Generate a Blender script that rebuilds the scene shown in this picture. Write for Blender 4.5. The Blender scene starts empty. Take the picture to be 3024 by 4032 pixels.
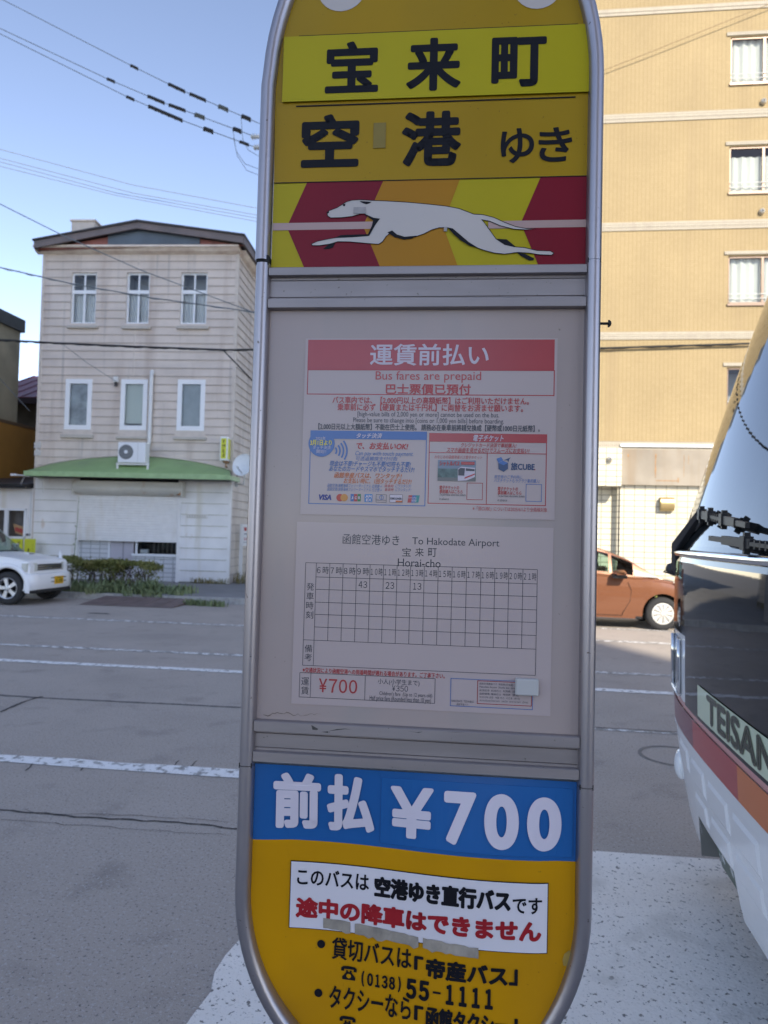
import bpy, math, random
from mathutils import Vector, Matrix
random.seed(11)
rad = math.radians
scene = bpy.context.scene
col = scene.collection

# ------------------------------------------------------------------ camera
FPX, CX, CY = 2850.0, 1512.0, 2016.0          # focal length and centre in photo pixels
CAMPOS = Vector((0.0, 0.0, 1.62))
CAMROT = Matrix.Rotation(rad(6.8), 3, 'Z') @ Matrix.Rotation(rad(91.75), 3, 'X') @ Matrix.Rotation(rad(1.47), 3, 'Z')
cam_data = bpy.data.cameras.new('camera')
cam = bpy.data.objects.new('camera', cam_data)
col.objects.link(cam)
cam.matrix_world = Matrix.Translation(CAMPOS) @ CAMROT.to_4x4()
cam_data.sensor_fit = 'VERTICAL'
cam_data.sensor_height = 36.0
cam_data.sensor_width = 27.0
cam_data.lens = FPX / 4032.0 * 36.0
cam_data.clip_start = 0.05
cam_data.clip_end = 2000.0
cam_data.dof.use_dof = True
cam_data.dof.focus_distance = 1.25
cam_data.dof.aperture_fstop = 7.5
scene.camera = cam

# ------------------------------------------------------------------ sky and sun
SUN_AZ, SUN_EL = rad(155.0), rad(33.0)         # azimuth clockwise from +Y
world = bpy.data.worlds.new("World")
scene.world = world
world.use_nodes = True
wn = world.node_tree
wbg = wn.nodes['Background']
sky = wn.nodes.new('ShaderNodeTexSky')
sky.sky_type = 'NISHITA'
sky.sun_disc = False
sky.sun_elevation = SUN_EL
sky.sun_rotation = SUN_AZ
sky.altitude = 800.0
sky.air_density = 0.65
sky.dust_density = 0.15
sky.ozone_density = 2.0
tint = wn.nodes.new('ShaderNodeMix'); tint.data_type = 'RGBA'; tint.blend_type = 'MULTIPLY'
tint.inputs[0].default_value = 1.0; tint.inputs[7].default_value = (1.20, 0.955, 0.80, 1)      # the camera's white balance
wn.links.new(sky.outputs[0], tint.inputs[6]); wn.links.new(tint.outputs[2], wbg.inputs[0])
wbg.inputs[1].default_value = 0.135
sl = bpy.data.lights.new('sun', 'SUN')
sl.energy = 2.2
sl.angle = rad(0.5)
sl.color = (1.0, 0.90, 0.74)
sun = bpy.data.objects.new('sun', sl)
col.objects.link(sun)
SUNDIR = Vector((math.sin(SUN_AZ) * math.cos(SUN_EL), math.cos(SUN_AZ) * math.cos(SUN_EL), math.sin(SUN_EL)))
sun.rotation_euler = SUNDIR.to_track_quat('Z', 'Y').to_euler()
sun.location = SUNDIR * 60
vs = scene.view_settings
vs.view_transform = 'Standard'
vs.look = 'None'
vs.exposure = 1.72
vs.gamma = 1.0
scene.cycles.max_bounces = 8
scene.cycles.diffuse_bounces = 4
scene.cycles.glossy_bounces = 4
scene.cycles.transparent_max_bounces = 12
scene.cycles.use_denoising = True

# ------------------------------------------------------------------ measuring helpers
def ray(px, py):
    return CAMROT @ Vector(((px - CX) / FPX, -(py - CY) / FPX, -1.0))

def G(px, py, z=0.0):
    """point of the horizontal plane z under a photo pixel"""
    d = ray(px, py)
    return CAMPOS + d * ((z - CAMPOS.z) / d.z)

def PD(px, py, depth):
    return CAMPOS + ray(px, py) * depth

def YP(px, py, y):
    d = ray(px, py)
    return CAMPOS + d * ((y - CAMPOS.y) / d.y)

class Frame:
    """a local frame standing somewhere in the street (x along, y away, z up)"""
    def __init__(self, o, rz=0.0, rx=0.0):
        self.o = Vector(o)
        self.rz, self.rx = rz, rx
        self.R = Matrix.Rotation(rz, 3, 'Z') @ Matrix.Rotation(rx, 3, 'X')
        self.Ri = self.R.transposed()
    def uv(self, px, py, y=0.0):
        d = self.Ri @ ray(px, py)
        p = self.Ri @ (CAMPOS - self.o)
        t = (y - p.y) / d.y
        q = p + d * t
        return (q.x, q.z)

# ------------------------------------------------------------------ materials
MATS = {}
def mat(name, c, rough=0.6, metal=0.0, spec=0.5, var=0.0, vscale=6.0, bump=0.0, bscale=60.0, coat=0.0, vc=None, emit=0.0, stretch=None, crough=0.03):
    if name in MATS:
        return MATS[name]
    m = bpy.data.materials.new(name)
    m.use_nodes = True
    nt = m.node_tree
    b = nt.nodes['Principled BSDF']
    b.inputs['Base Color'].default_value = (*c, 1)
    b.inputs['Roughness'].default_value = rough
    b.inputs['Metallic'].default_value = metal
    b.inputs['Specular IOR Level'].default_value = spec
    b.inputs['Coat Weight'].default_value = coat
    b.inputs['Coat Roughness'].default_value = crough
    if emit:
        b.inputs['Emission Color'].default_value = (*c, 1)
        b.inputs['Emission Strength'].default_value = emit
    if var or bump:
        tc = nt.nodes.new('ShaderNodeTexCoord')
        src = tc.outputs['Object']
        if stretch:
            mp = nt.nodes.new('ShaderNodeMapping')
            mp.inputs['Scale'].default_value = stretch
            nt.links.new(src, mp.inputs[0]); src = mp.outputs[0]
    if var:
        n = nt.nodes.new('ShaderNodeTexNoise')
        n.inputs['Scale'].default_value = vscale
        n.inputs['Detail'].default_value = 6
        nt.links.new(src, n.inputs['Vector'])
        r = nt.nodes.new('ShaderNodeValToRGB')
        r.color_ramp.elements[0].position = 0.3
        r.color_ramp.elements[1].position = 0.7
        k = vc if vc else tuple(x * (1 - var) for x in c)
        r.color_ramp.elements[0].color = (*k, 1)
        r.color_ramp.elements[1].color = (*[min(1, x * (1 + var * 0.4)) for x in c], 1)
        nt.links.new(n.outputs['Fac'], r.inputs[0])
        nt.links.new(r.outputs[0], b.inputs['Base Color'])
    if bump:
        n2 = nt.nodes.new('ShaderNodeTexNoise')
        n2.inputs['Scale'].default_value = bscale
        n2.inputs['Detail'].default_value = 4
        nt.links.new(src, n2.inputs['Vector'])
        bp = nt.nodes.new('ShaderNodeBump')
        bp.inputs['Strength'].default_value = bump
        bp.inputs['Distance'].default_value = 0.01
        nt.links.new(n2.outputs['Fac'], bp.inputs['Height'])
        nt.links.new(bp.outputs[0], b.inputs['Normal'])
    MATS[name] = m
    return m

def glass(name, tint, refl=1.0, rough=0.0):
    """clear pane: tinted see-through plus a fresnel mirror"""
    m = bpy.data.materials.new(name)
    m.use_nodes = True
    nt = m.node_tree
    nt.nodes.clear()
    out = nt.nodes.new('ShaderNodeOutputMaterial')
    t = nt.nodes.new('ShaderNodeBsdfTransparent'); t.inputs[0].default_value = (*tint, 1)
    g = nt.nodes.new('ShaderNodeBsdfGlossy'); g.inputs['Roughness'].default_value = rough
    g.inputs[0].default_value = (refl, refl, refl, 1)
    fr = nt.nodes.new('ShaderNodeFresnel'); fr.inputs[0].default_value = 1.5
    mx = nt.nodes.new('ShaderNodeMixShader')
    nt.links.new(fr.outputs[0], mx.inputs[0]); nt.links.new(t.outputs[0], mx.inputs[1]); nt.links.new(g.outputs[0], mx.inputs[2])
    nt.links.new(mx.outputs[0], out.inputs[0])
    MATS[name] = m
    return m

def ramp_mat(name, stops, kind='noise', scale=5.0, detail=8, rough=0.8, bump=0.0, bscale=200.0, second=None, stretch=None):
    """base colour from a ramped noise; second = (scale, lo, hi, colour) adds specks"""
    m = bpy.data.materials.new(name); m.use_nodes = True
    nt = m.node_tree; b = nt.nodes['Principled BSDF']
    b.inputs['Roughness'].default_value = rough
    b.inputs['Specular IOR Level'].default_value = 0.3
    tc = nt.nodes.new('ShaderNodeTexCoord')
    src = tc.outputs['Object']
    if stretch:
        mp = nt.nodes.new('ShaderNodeMapping'); mp.inputs['Scale'].default_value = stretch
        nt.links.new(src, mp.inputs[0]); src = mp.outputs[0]
    n = nt.nodes.new('ShaderNodeTexNoise'); n.inputs['Scale'].default_value = scale; n.inputs['Detail'].default_value = detail
    n.inputs['Roughness'].default_value = 0.6
    nt.links.new(src, n.inputs['Vector'])
    r = nt.nodes.new('ShaderNodeValToRGB')
    el = r.color_ramp.elements
    while len(el) < len(stops): el.new(0.5)
    for e, (p, c) in zip(el, stops):
        e.position = p; e.color = (*c, 1)
    nt.links.new(n.outputs['Fac'], r.inputs[0])
    last = r.outputs[0]
    for (sc_, lo, hi, cc) in (second or []):
        n2 = nt.nodes.new('ShaderNodeTexNoise'); n2.inputs['Scale'].default_value = sc_; n2.inputs['Detail'].default_value = 3
        nt.links.new(tc.outputs['Object'], n2.inputs['Vector'])
        r2 = nt.nodes.new('ShaderNodeMapRange'); r2.inputs[1].default_value = lo; r2.inputs[2].default_value = hi
        nt.links.new(n2.outputs['Fac'], r2.inputs[0])
        mx = nt.nodes.new('ShaderNodeMix'); mx.data_type = 'RGBA'
        nt.links.new(r2.outputs[0], mx.inputs[0]); nt.links.new(last, mx.inputs[6]); mx.inputs[7].default_value = (*cc, 1)
        last = mx.outputs[2]
    nt.links.new(last, b.inputs['Base Color'])
    if bump:
        n3 = nt.nodes.new('ShaderNodeTexNoise'); n3.inputs['Scale'].default_value = bscale; n3.inputs['Detail'].default_value = 3
        nt.links.new(tc.outputs['Object'], n3.inputs['Vector'])
        bp = nt.nodes.new('ShaderNodeBump'); bp.inputs['Strength'].default_value = bump; bp.inputs['Distance'].default_value = 0.006
        nt.links.new(n3.outputs['Fac'], bp.inputs['Height']); nt.links.new(bp.outputs[0], b.inputs['Normal'])
    MATS[name] = m
    return m

def tile_mat(name, c1, c2, joint, w, h, jsize, rough=0.5, offset=0.0, axes='XZ', bump=0.4, stain=0.0):
    m = bpy.data.materials.new(name); m.use_nodes = True
    nt = m.node_tree; b = nt.nodes['Principled BSDF']; b.inputs['Roughness'].default_value = rough; b.inputs['Specular IOR Level'].default_value = .15
    tc = nt.nodes.new('ShaderNodeTexCoord')
    sp = nt.nodes.new('ShaderNodeSeparateXYZ'); nt.links.new(tc.outputs['Object'], sp.inputs[0])
    cb = nt.nodes.new('ShaderNodeCombineXYZ')
    nt.links.new(sp.outputs[0 if axes[0] == 'X' else 1], cb.inputs[0]); nt.links.new(sp.outputs[2], cb.inputs[1])
    br = nt.nodes.new('ShaderNodeTexBrick')
    br.offset = offset; br.squash = 1.0
    br.inputs['Color1'].default_value = (*c1, 1); br.inputs['Color2'].default_value = (*c2, 1); br.inputs['Mortar'].default_value = (*joint, 1)
    br.inputs['Scale'].default_value = 1.0
    br.inputs['Mortar Size'].default_value = jsize; br.inputs['Mortar Smooth'].default_value = 0.2
    br.inputs['Brick Width'].default_value = w; br.inputs['Row Height'].default_value = h
    nt.links.new(cb.outputs[0], br.inputs['Vector'])
    last = br.outputs['Color']
    if stain:
        n = nt.nodes.new('ShaderNodeTexNoise'); n.inputs['Scale'].default_value = 0.6; n.inputs['Detail'].default_value = 6
        nt.links.new(tc.outputs['Object'], n.inputs['Vector'])
        hs = nt.nodes.new('ShaderNodeHueSaturation')
        mr = nt.nodes.new('ShaderNodeMapRange'); mr.inputs[1].default_value = .3; mr.inputs[2].default_value = .7
        mr.inputs[3].default_value = 1 - stain; mr.inputs[4].default_value = 1 + stain * .5
        nt.links.new(n.outputs['Fac'], mr.inputs[0]); nt.links.new(mr.outputs[0], hs.inputs['Value']); nt.links.new(last, hs.inputs['Color'])
        last = hs.outputs[0]
    nt.links.new(last, b.inputs['Base Color'])
    bp = nt.nodes.new('ShaderNodeBump'); bp.invert = True; bp.inputs['Strength'].default_value = bump; bp.inputs['Distance'].default_value = 0.01
    nt.links.new(br.outputs['Fac'], bp.inputs['Height']); nt.links.new(bp.outputs[0], b.inputs['Normal'])
    MATS[name] = m
    return m

def weather(m, scale, lo, hi, colour, amount=1.0, stretch=None, seed=0.0):
    """stains, streaks or specks laid over whatever feeds the base colour"""
    nt = m.node_tree; b = nt.nodes['Principled BSDF']; inp = b.inputs['Base Color']
    tc = nt.nodes.new('ShaderNodeTexCoord'); mp = nt.nodes.new('ShaderNodeMapping')
    mp.inputs['Scale'].default_value = stretch or (1, 1, 1); mp.inputs['Location'].default_value = (seed, seed*1.7, seed*.6)
    nt.links.new(tc.outputs['Object'], mp.inputs[0])
    n = nt.nodes.new('ShaderNodeTexNoise'); n.inputs['Scale'].default_value = scale; n.inputs['Detail'].default_value = 5
    nt.links.new(mp.outputs[0], n.inputs['Vector'])
    r = nt.nodes.new('ShaderNodeMapRange'); r.inputs[1].default_value = lo; r.inputs[2].default_value = hi; r.inputs[4].default_value = amount
    nt.links.new(n.outputs['Fac'], r.inputs[0])
    mx = nt.nodes.new('ShaderNodeMix'); mx.data_type = 'RGBA'
    if inp.is_linked: nt.links.new(inp.links[0].from_socket, mx.inputs[6])
    else: mx.inputs[6].default_value = inp.default_value
    mx.inputs[7].default_value = (*colour, 1)
    nt.links.new(r.outputs[0], mx.inputs[0]); nt.links.new(mx.outputs[2], inp)

# ------------------------------------------------------------------ mesh builder
class MB:
    def __init__(self, warp=None):
        self.v, self.f, self.fm, self.mats, self.warp = [], [], [], [], warp
    def mi(self, m):
        if m is None: m = self.mats[0] if self.mats else MATS['white_paint']
        if m not in self.mats: self.mats.append(m)
        return self.mats.index(m)
    def add(self, vs, fs, m=None):
        k = len(self.v); i = self.mi(m)
        self.v.extend([tuple(p) for p in vs])
        for f in fs:
            self.f.append(tuple(k + q for q in f)); self.fm.append(i)
        return self
    def quad(self, a, b, c, d, m=None): return self.add([a, b, c, d], [(0, 1, 2, 3)], m)
    def box(self, x0, x1, y0, y1, z0, z1, m=None):
        vs = [(x0,y0,z0),(x1,y0,z0),(x1,y1,z0),(x0,y1,z0),(x0,y0,z1),(x1,y0,z1),(x1,y1,z1),(x0,y1,z1)]
        return self.add(vs, [(0,3,2,1),(4,5,6,7),(0,1,5,4),(1,2,6,5),(2,3,7,6),(3,0,4,7)], m)
    def bbox(self, x0, x1, y0, y1, z0, z1, m=None, b=0.004):
        """box with chamfered edges"""
        P = []
        for (sx, X) in ((1, x0), (-1, x1)):
            for (sy, Y) in ((1, y0), (-1, y1)):
                for (sz, Z) in ((1, z0), (-1, z1)):
                    P += [(X, Y + sy*b, Z + sz*b), (X + sx*b, Y, Z + sz*b), (X + sx*b, Y + sy*b, Z)]
        q = lambda i, j, k, a: (i*4 + j*2 + k)*3 + a
        F = []
        for a, (u, v) in ((0, (1, 2)), (1, (0, 2)), (2, (0, 1))):
            for s in (0, 1):
                idx = []
                for (p, r) in ((0,0),(1,0),(1,1),(0,1)):
                    t = [0,0,0]; t[a] = s; t[u] = p; t[v] = r
                    idx.append(q(*t, a))
                flip = (s == 0) ^ (a == 1)
                F.append(tuple(idx[::-1]) if flip else tuple(idx))
        for a in range(3):                       # 12 edge chamfers
            u, v = [i for i in range(3) if i != a]
            for p in (0, 1):
                for r in (0, 1):
                    c = []
                    for s in (0, 1):
                        t = [0,0,0]; t[a] = s; t[u] = p; t[v] = r
                        c.append((q(*t, u), q(*t, v)))
                    F.append((c[0][0], c[0][1], c[1][1], c[1][0]))
        for i in (0, 1):
            for j in (0, 1):
                for k in (0, 1):
                    F.append((q(i,j,k,0), q(i,j,k,1), q(i,j,k,2)))
        return self.add(P, F, m)
    def poly(self, pts, y, m=None):
        """flat polygon given as (x, z) in the plane y, facing -y"""
        return self.add([(x, y, z) for x, z in pts], [tuple(range(len(pts)))], m)
    def prism(self, pts, y0, y1, m=None):
        n = len(pts)
        vs = [(x, y0, z) for x, z in pts] + [(x, y1, z) for x, z in pts]
        fs = [tuple(range(n)), tuple(range(2*n-1, n-1, -1))] + [(i, n+i, n+(i+1) % n, (i+1) % n) for i in range(n)]
        return self.add(vs, fs, m)
    def prismx(self, pts, x0, x1, m=None):
        n = len(pts)
        vs = [(x0, y, z) for y, z in pts] + [(x1, y, z) for y, z in pts]
        fs = [tuple(range(n)), tuple(range(2*n-1, n-1, -1))] + [(i, n+i, n+(i+1) % n, (i+1) % n) for i in range(n)]
        return self.add(vs, fs, m)
    def prismz(self, pts, z0, z1, m=None):
        n = len(pts)
        vs = [(x, y, z0) for x, y in pts] + [(x, y, z1) for x, y in pts]
        fs = [tuple(range(n-1, -1, -1)), tuple(range(n, 2*n))] + [(i, (i+1) % n, n+(i+1) % n, n+i) for i in range(n)]
        return self.add(vs, fs, m)
    def tube(self, path, r, seg=8, m=None, cap=True, ry=None, up=None):
        P = [Vector(p) for p in path]; n = len(P)
        rr = r if isinstance(r, (list, tuple)) else [r]*n
        vs, fs = [], []
        prev = None
        for i, p in enumerate(P):
            t = (P[min(i+1, n-1)] - P[max(i-1, 0)]).normalized()
            if up is not None: s = Vector(up)
            elif prev is None:
                s = t.cross(Vector((0, 0, 1)))
                if s.length < 1e-3: s = t.cross(Vector((0, 1, 0)))
                s = s.cross(t) if False else s
            else: s = prev
            s = (s - t * s.dot(t)).normalized(); prev = s
            w = t.cross(s)
            for k in range(seg):
                a = 2*math.pi*k/seg
                vs.append(p + s * math.cos(a) * rr[i] * (ry or 1.0) + w * math.sin(a) * rr[i])
        for i in range(n-1):
            for k in range(seg):
                a, b = i*seg + k, i*seg + (k+1) % seg
                fs.append((a, b, b+seg, a+seg))
        if cap:
            fs.append(tuple(range(seg-1, -1, -1))); fs.append(tuple(range((n-1)*seg, n*seg)))
        return self.add(vs, fs, m)
    def lathe(self, prof, c=(0,0,0), axis='Y', seg=24, m=None, a0=0.0, a1=2*math.pi):
        """prof: (radius, along)"""
        full = abs(a1 - a0 - 2*math.pi) < 1e-6
        ns = seg if full else seg + 1
        vs, fs = [], []
        for (r, h) in prof:
            for k in range(ns):
                a = a0 + (a1-a0)*k/seg
                u, w = r*math.cos(a), r*math.sin(a)
                p = {'Y': (u, h, w), 'X': (h, u, w), 'Z': (u, w, h)}[axis]
                vs.append((c[0]+p[0], c[1]+p[1], c[2]+p[2]))
        for i in range(len(prof)-1):
            for k in range(ns if full else ns-1):
                a, b = i*ns+k, i*ns+(k+1) % ns
                fs.append((a, b, b+ns, a+ns))
        return self.add(vs, fs, m)
    def disc(self, cx, cz, r, y, m=None, seg=28, rz=None):
        return self.poly([(cx + r*math.cos(2*math.pi*k/seg), cz + (rz or r)*math.sin(2*math.pi*k/seg)) for k in range(seg)], y, m)
    def line(self, pts, w, y, m=None, closed=False):
        """flat stroke in the plane y along (x, z) points, mitred"""
        n = len(pts); L, R = [], []
        for i in range(n):
            a = Vector(pts[(i-1) % n] if (closed or i > 0) else pts[i]); b = Vector(pts[i]); c = Vector(pts[(i+1) % n] if (closed or i < n-1) else pts[i])
            d1 = (b-a).normalized() if (b-a).length > 1e-9 else (c-b).normalized()
            d2 = (c-b).normalized() if (c-b).length > 1e-9 else d1
            t = (d1+d2)
            t = t.normalized() if t.length > 1e-6 else d1
            nn = Vector((-t.y, t.x))
            k = max(0.5, nn.dot(Vector((-d1.y, d1.x))))
            o = nn*(w/2/k)
            L.append((b.x+o.x, y, b.y+o.y)); R.append((b.x-o.x, y, b.y-o.y))
        vs = L + R
        rng = range(n) if closed else range(n-1)
        return self.add(vs, [(n+i, n+(i+1) % n, (i+1) % n, i) for i in rng], m)
    def rect(self, x0, x1, z0, z1, y, m=None): return self.quad((x0,y,z0),(x1,y,z0),(x1,y,z1),(x0,y,z1), m)
    def frame(self, x0, x1, z0, z1, w, y, m=None): return self.line([(x0,z0),(x1,z0),(x1,z1),(x0,z1)], w, y, m, True)
    def build(self, name, parent=None, smooth=False, label=None, autosmooth=None):
        me = bpy.data.meshes.new(name)
        vs = [self.warp(p) for p in self.v] if self.warp else self.v
        me.from_pydata([tuple(p) for p in vs], [], self.f)
        for m in self.mats: me.materials.append(m)
        me.polygons.foreach_set('material_index', self.fm)
        if smooth: me.polygons.foreach_set('use_smooth', [True]*len(self.f))
        me.update()
        if autosmooth is not None: me.set_sharp_from_angle(angle=rad(autosmooth))
        o = bpy.data.objects.new(name, me); col.objects.link(o)
        if parent is not None: o.parent = parent
        if label: o['label'] = label
        return o

def tag(o, label, cat, group=None):
    o['label'] = label; o['category'] = cat
    if group: o['group'] = group
    return o
def thing(name, label, cat, loc=(0,0,0), rz=0.0, rx=0.0, group=None):
    o = bpy.data.objects.new(name, None); col.objects.link(o)
    o.location = loc; o.rotation_euler = (rx, 0, rz); o.empty_display_size = 0.2
    return tag(o, label, cat, group)
def struct(o, kind='structure'):
    o['kind'] = kind
    return o
def copy_tree(o, parent=None):
    c = o.copy(); col.objects.link(c)
    c.parent = parent
    for ch in [k for k in o.children]:
        copy_tree(ch, c)
    return c

# ------------------------------------------------------------------ lettering
_G = {}
def glyphs(s, res=3):
    if (s, res) in _G: return _G[(s, res)]
    c = bpy.data.curves.new('lettering', 'FONT'); c.body = s; c.size = 1.0; c.resolution_u = res
    o = bpy.data.objects.new('lettering', c); col.objects.link(o)
    dg = bpy.context.evaluated_depsgraph_get()
    me = bpy.data.meshes.new_from_object(o.evaluated_get(dg))
    vs = [(v.co.x, v.co.y) for v in me.vertices]
    fs = [tuple(p.vertices) for p in me.polygons]
    cnt = {}
    for f in fs:
        for i in range(len(f)):
            a, b = f[i], f[(i+1) % len(f)]
            ka, kb = tuple(round(q, 5) for q in vs[a]), tuple(round(q, 5) for q in vs[b])
            e = (ka, kb) if ka < kb else (kb, ka)
            cnt[e] = cnt.get(e, 0) + 1
    edges = [e for e, k in cnt.items() if k == 1]
    bpy.data.objects.remove(o); bpy.data.curves.remove(c); bpy.data.meshes.remove(me)
    _G[(s, res)] = (vs, fs, edges)
    return _G[(s, res)]

def text(mb, s, u0, u1, v0, v1, m, y, bold=0.0, slant=0.0, round_=True, keep=False):
    """lettering fitted to the box u0..u1, v0..v1 in the plane y; bold thickens every outline by that many metres"""
    vs, fs, edges = glyphs(s, 9 if bold > .0012 else 3)
    if not vs: return
    xa, xb = min(p[0] for p in vs), max(p[0] for p in vs)
    za, zb = min(p[1] for p in vs), max(p[1] for p in vs)
    if v1 is None:                                # keep the glyph proportions
        v1 = v0 + (u1-u0) * (zb-za) / max(1e-6, xb-xa)
    u0 += bold; u1 -= bold; v0 += bold; v1 -= bold
    sl = slant * (v1-v0)
    sx, sz = (u1-u0-sl)/max(1e-6, xb-xa), (v1-v0)/max(1e-6, zb-za)
    T = lambda p: (u0 + (p[0]-xa)*sx + slant*(p[1]-za)*sz, v0 + (p[1]-za)*sz)
    mb.add([(T(p)[0], y, T(p)[1]) for p in vs], fs, m)
    if bold:
        for k, (a, b) in enumerate(edges):
            A, B = Vector(T(a)), Vector(T(b)); d = B-A
            if d.length < 1e-7: continue
            n = Vector((-d.y, d.x)).normalized()*bold
            yy = y - 0.00004*(1 + k % 4)
            mb.add([(A.x-n.x, yy, A.y-n.y), (B.x-n.x, yy, B.y-n.y), (B.x+n.x, yy, B.y+n.y), (A.x+n.x, yy, A.y+n.y)], [(0,1,2,3)], m)
        if round_:
            for k, p in enumerate({q for e in edges for q in e}):
                c = T(p); yy = y - 0.00004*(5 + k % 3)
                mb.add([(c[0]+bold*math.cos(t*math.pi/4), yy, c[1]+bold*math.sin(t*math.pi/4)) for t in range(8)], [tuple(range(8))], m)

FULL = {48+i: 0xFF10+i for i in range(10)}; FULL[0xA5] = 0xFFE5
def digits(mb, s, u0, u1, v0, v1, m, y, bold=0.0):
    """digits laid side by side, each with the gothic face's own figure shapes"""
    n = len(s); w = (u1-u0)/n
    for i, ch in enumerate(s):
        a, b = u0+w*(i+.09), u0+w*(i+.91)
        if ch == '-': zm = (v0+v1)/2; mb.add([(a+w*.1, y, zm-w*.08), (b-w*.1, y, zm-w*.08), (b-w*.1, y, zm+w*.08), (a+w*.1, y, zm+w*.08)], [(0, 1, 2, 3)], m)
        elif ch in '()': text(mb, ch, u0+w*(i+.3), u0+w*(i+.7), v0-(v1-v0)*.1, v1+(v1-v0)*.1, m, y, bold=bold)
        elif ch == '1': text(mb, ch.translate(FULL), a+w*.12, a+w*.12+min(w*.62, (v1-v0)*.52), v0, v1, m, y, bold=bold)
        else: text(mb, ch.translate(FULL), a, b, v0, v1, m, y, bold=bold)
# ================================================================== BUS STOP SIGN
YEL = mat('yellow_panel', (0.3603, 0.2148, 0.0034), 0.34, var=0.12, vscale=3, spec=0.2)
YEL2 = mat('yellow_sheet', (0.4094, 0.3365, 0.0051), 0.34, var=0.05, vscale=5, spec=0.2)
YEL3 = mat('lower_yellow', (0.5372, 0.2537, 0.0014), 0.34, var=0.12, vscale=4, spec=0.2)
LEMON = mat('lemon_print', (0.3950, 0.3164, 0.0057), 0.34, var=0.06, spec=0.2)
ORANGEP = mat('orange_print', (0.3784, 0.1683, 0.0060), 0.34, var=0.06, spec=0.2)
CRIM = mat('crimson_print', (0.1793, 0.0044, 0.0154), 0.34, var=0.10, spec=0.2)
INK = mat('black_ink', (0.008, 0.008, 0.012), 0.5, spec=0.15)
WHITEP = mat('white_print', (0.4928, 0.4400, 0.4082), 0.3, var=0.05, spec=0.4)
BANDW = mat('pale_band_print', (0.400, 0.266, 0.238), 0.25)
ALU = mat('brushed_aluminium', (0.390, 0.360, 0.374), 0.34, metal=0.85, var=0.12, vscale=14, bump=0.03, bscale=90, stretch=(1, 1, 0.15))
ALU2 = mat('dull_aluminium', (0.312, 0.277, 0.274), 0.5, metal=0.6, var=0.16, vscale=30, stretch=(0.15, 1, 1))
GAP = mat('dark_gap', (0.012, 0.012, 0.012), 0.8)
BOARD = mat('acrylic_board', (0.3837, 0.3125, 0.2878), 0.18, var=0.06, vscale=2.5, spec=0.3)
LAM = mat('laminated_sheet', (0.4377, 0.3582, 0.3416), 0.22, var=0.03, vscale=3, spec=0.3)
PAPER = mat('printed_paper', (0.4402, 0.3626, 0.3435), 0.22, spec=0.5)
REDP = mat('faded_red_ink', (0.357, 0.047, 0.054), 0.25, var=0.08, vscale=8)
REDT = mat('red_ink', (0.40, 0.045, 0.05), 0.3)
BLUEP = mat('blue_ink', (0.055, 0.13, 0.33), 0.3)
ORGT = mat('orange_ink', (0.50, 0.13, 0.04), 0.3)
GREYT = mat('grey_ink', (0.06, 0.06, 0.075), 0.35)
YELT = mat('yellow_ink', (0.6, 0.5, 0.05), 0.3)
PALET = mat('pale_ink', (0.510, 0.440, 0.493), 0.3)
BLUEBAND = mat('blue_band', (0.011, 0.098, 0.306), 0.28, var=0.08, vscale=5, spec=0.45)
NOTICE = mat('white_notice', (0.6534, 0.6149, 0.6458), 0.35, var=0.04)
DKRED = mat('dark_red_ink', (0.33, 0.008, 0.015), 0.35)

weather(ALU, 95, .70, .74, (.10, .075, .06), .8); weather(ALU, 7, .60, .72, (.30, .29, .28), .5, (1, 1, .3))
weather(ALU2, 140, .68, .74, (.12, .10, .08), .7)
weather(BOARD, 3.5, .52, .70, (.30, .285, .27), .5, (2, 1, .5)); weather(BOARD, 160, .70, .74, (.12, .11, .10), .6)
weather(YEL, 2.2, .5, .75, (.30, .22, .03), .5, (1, 1, .4)); weather(YEL, 150, .70, .74, (.12, .08, .01), .6)
weather(YEL3, 3.0, .52, .75, (.36, .17, .01), .5); weather(YEL3, 130, .70, .74, (.20, .11, .01), .6); weather(BLUEBAND, 4, .55, .75, (.03, .13, .36), .5)
SREF, SZ0 = Vector((-0.08376, 1.17905, 1.23798)), 1.118
_f = Frame(SREF, rad(1.116), rad(-0.535))
SF = Frame(SREF - _f.R @ Vector((0, 0, SZ0)), rad(1.116), rad(-0.535))
CROP = {'A': (1000, 0, .85835), 'B': (1000, 1000, .85835), 'C': (950, 2000, .87402), 'D': (900, 2900, .91863), 'E': (1200, 1650, .60277), 'P': (0, 0, 1.82279)}
def S(k, x, y, dy=0.0):
    ox, oy, s = CROP[k]
    return SF.uv(ox + s*x, oy + s*y, dy)
def Sbox(k, xl, xr, yt, yb, dy=0.0):
    xc, yc = (xl+xr)/2, (yt+yb)/2
    return S(k, xl, yc, dy)[0], S(k, xr, yc, dy)[0], S(k, xc, yb, dy)[1], S(k, xc, yt, dy)[1]
def stext(mb, k, s, xl, xr, yt, yb, m, y, **kw):
    u0, u1, v0, v1 = Sbox(k, xl, xr, yt, yb, y)
    text(mb, s, u0, u1, v0, v1, m, y, **kw)

sign = thing('bus_stop_sign', 'tall yellow bus stop sign in a rounded silver frame with timetable and fare notices', 'bus stop sign', SF.o, SF.rz, SF.rx)

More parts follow.
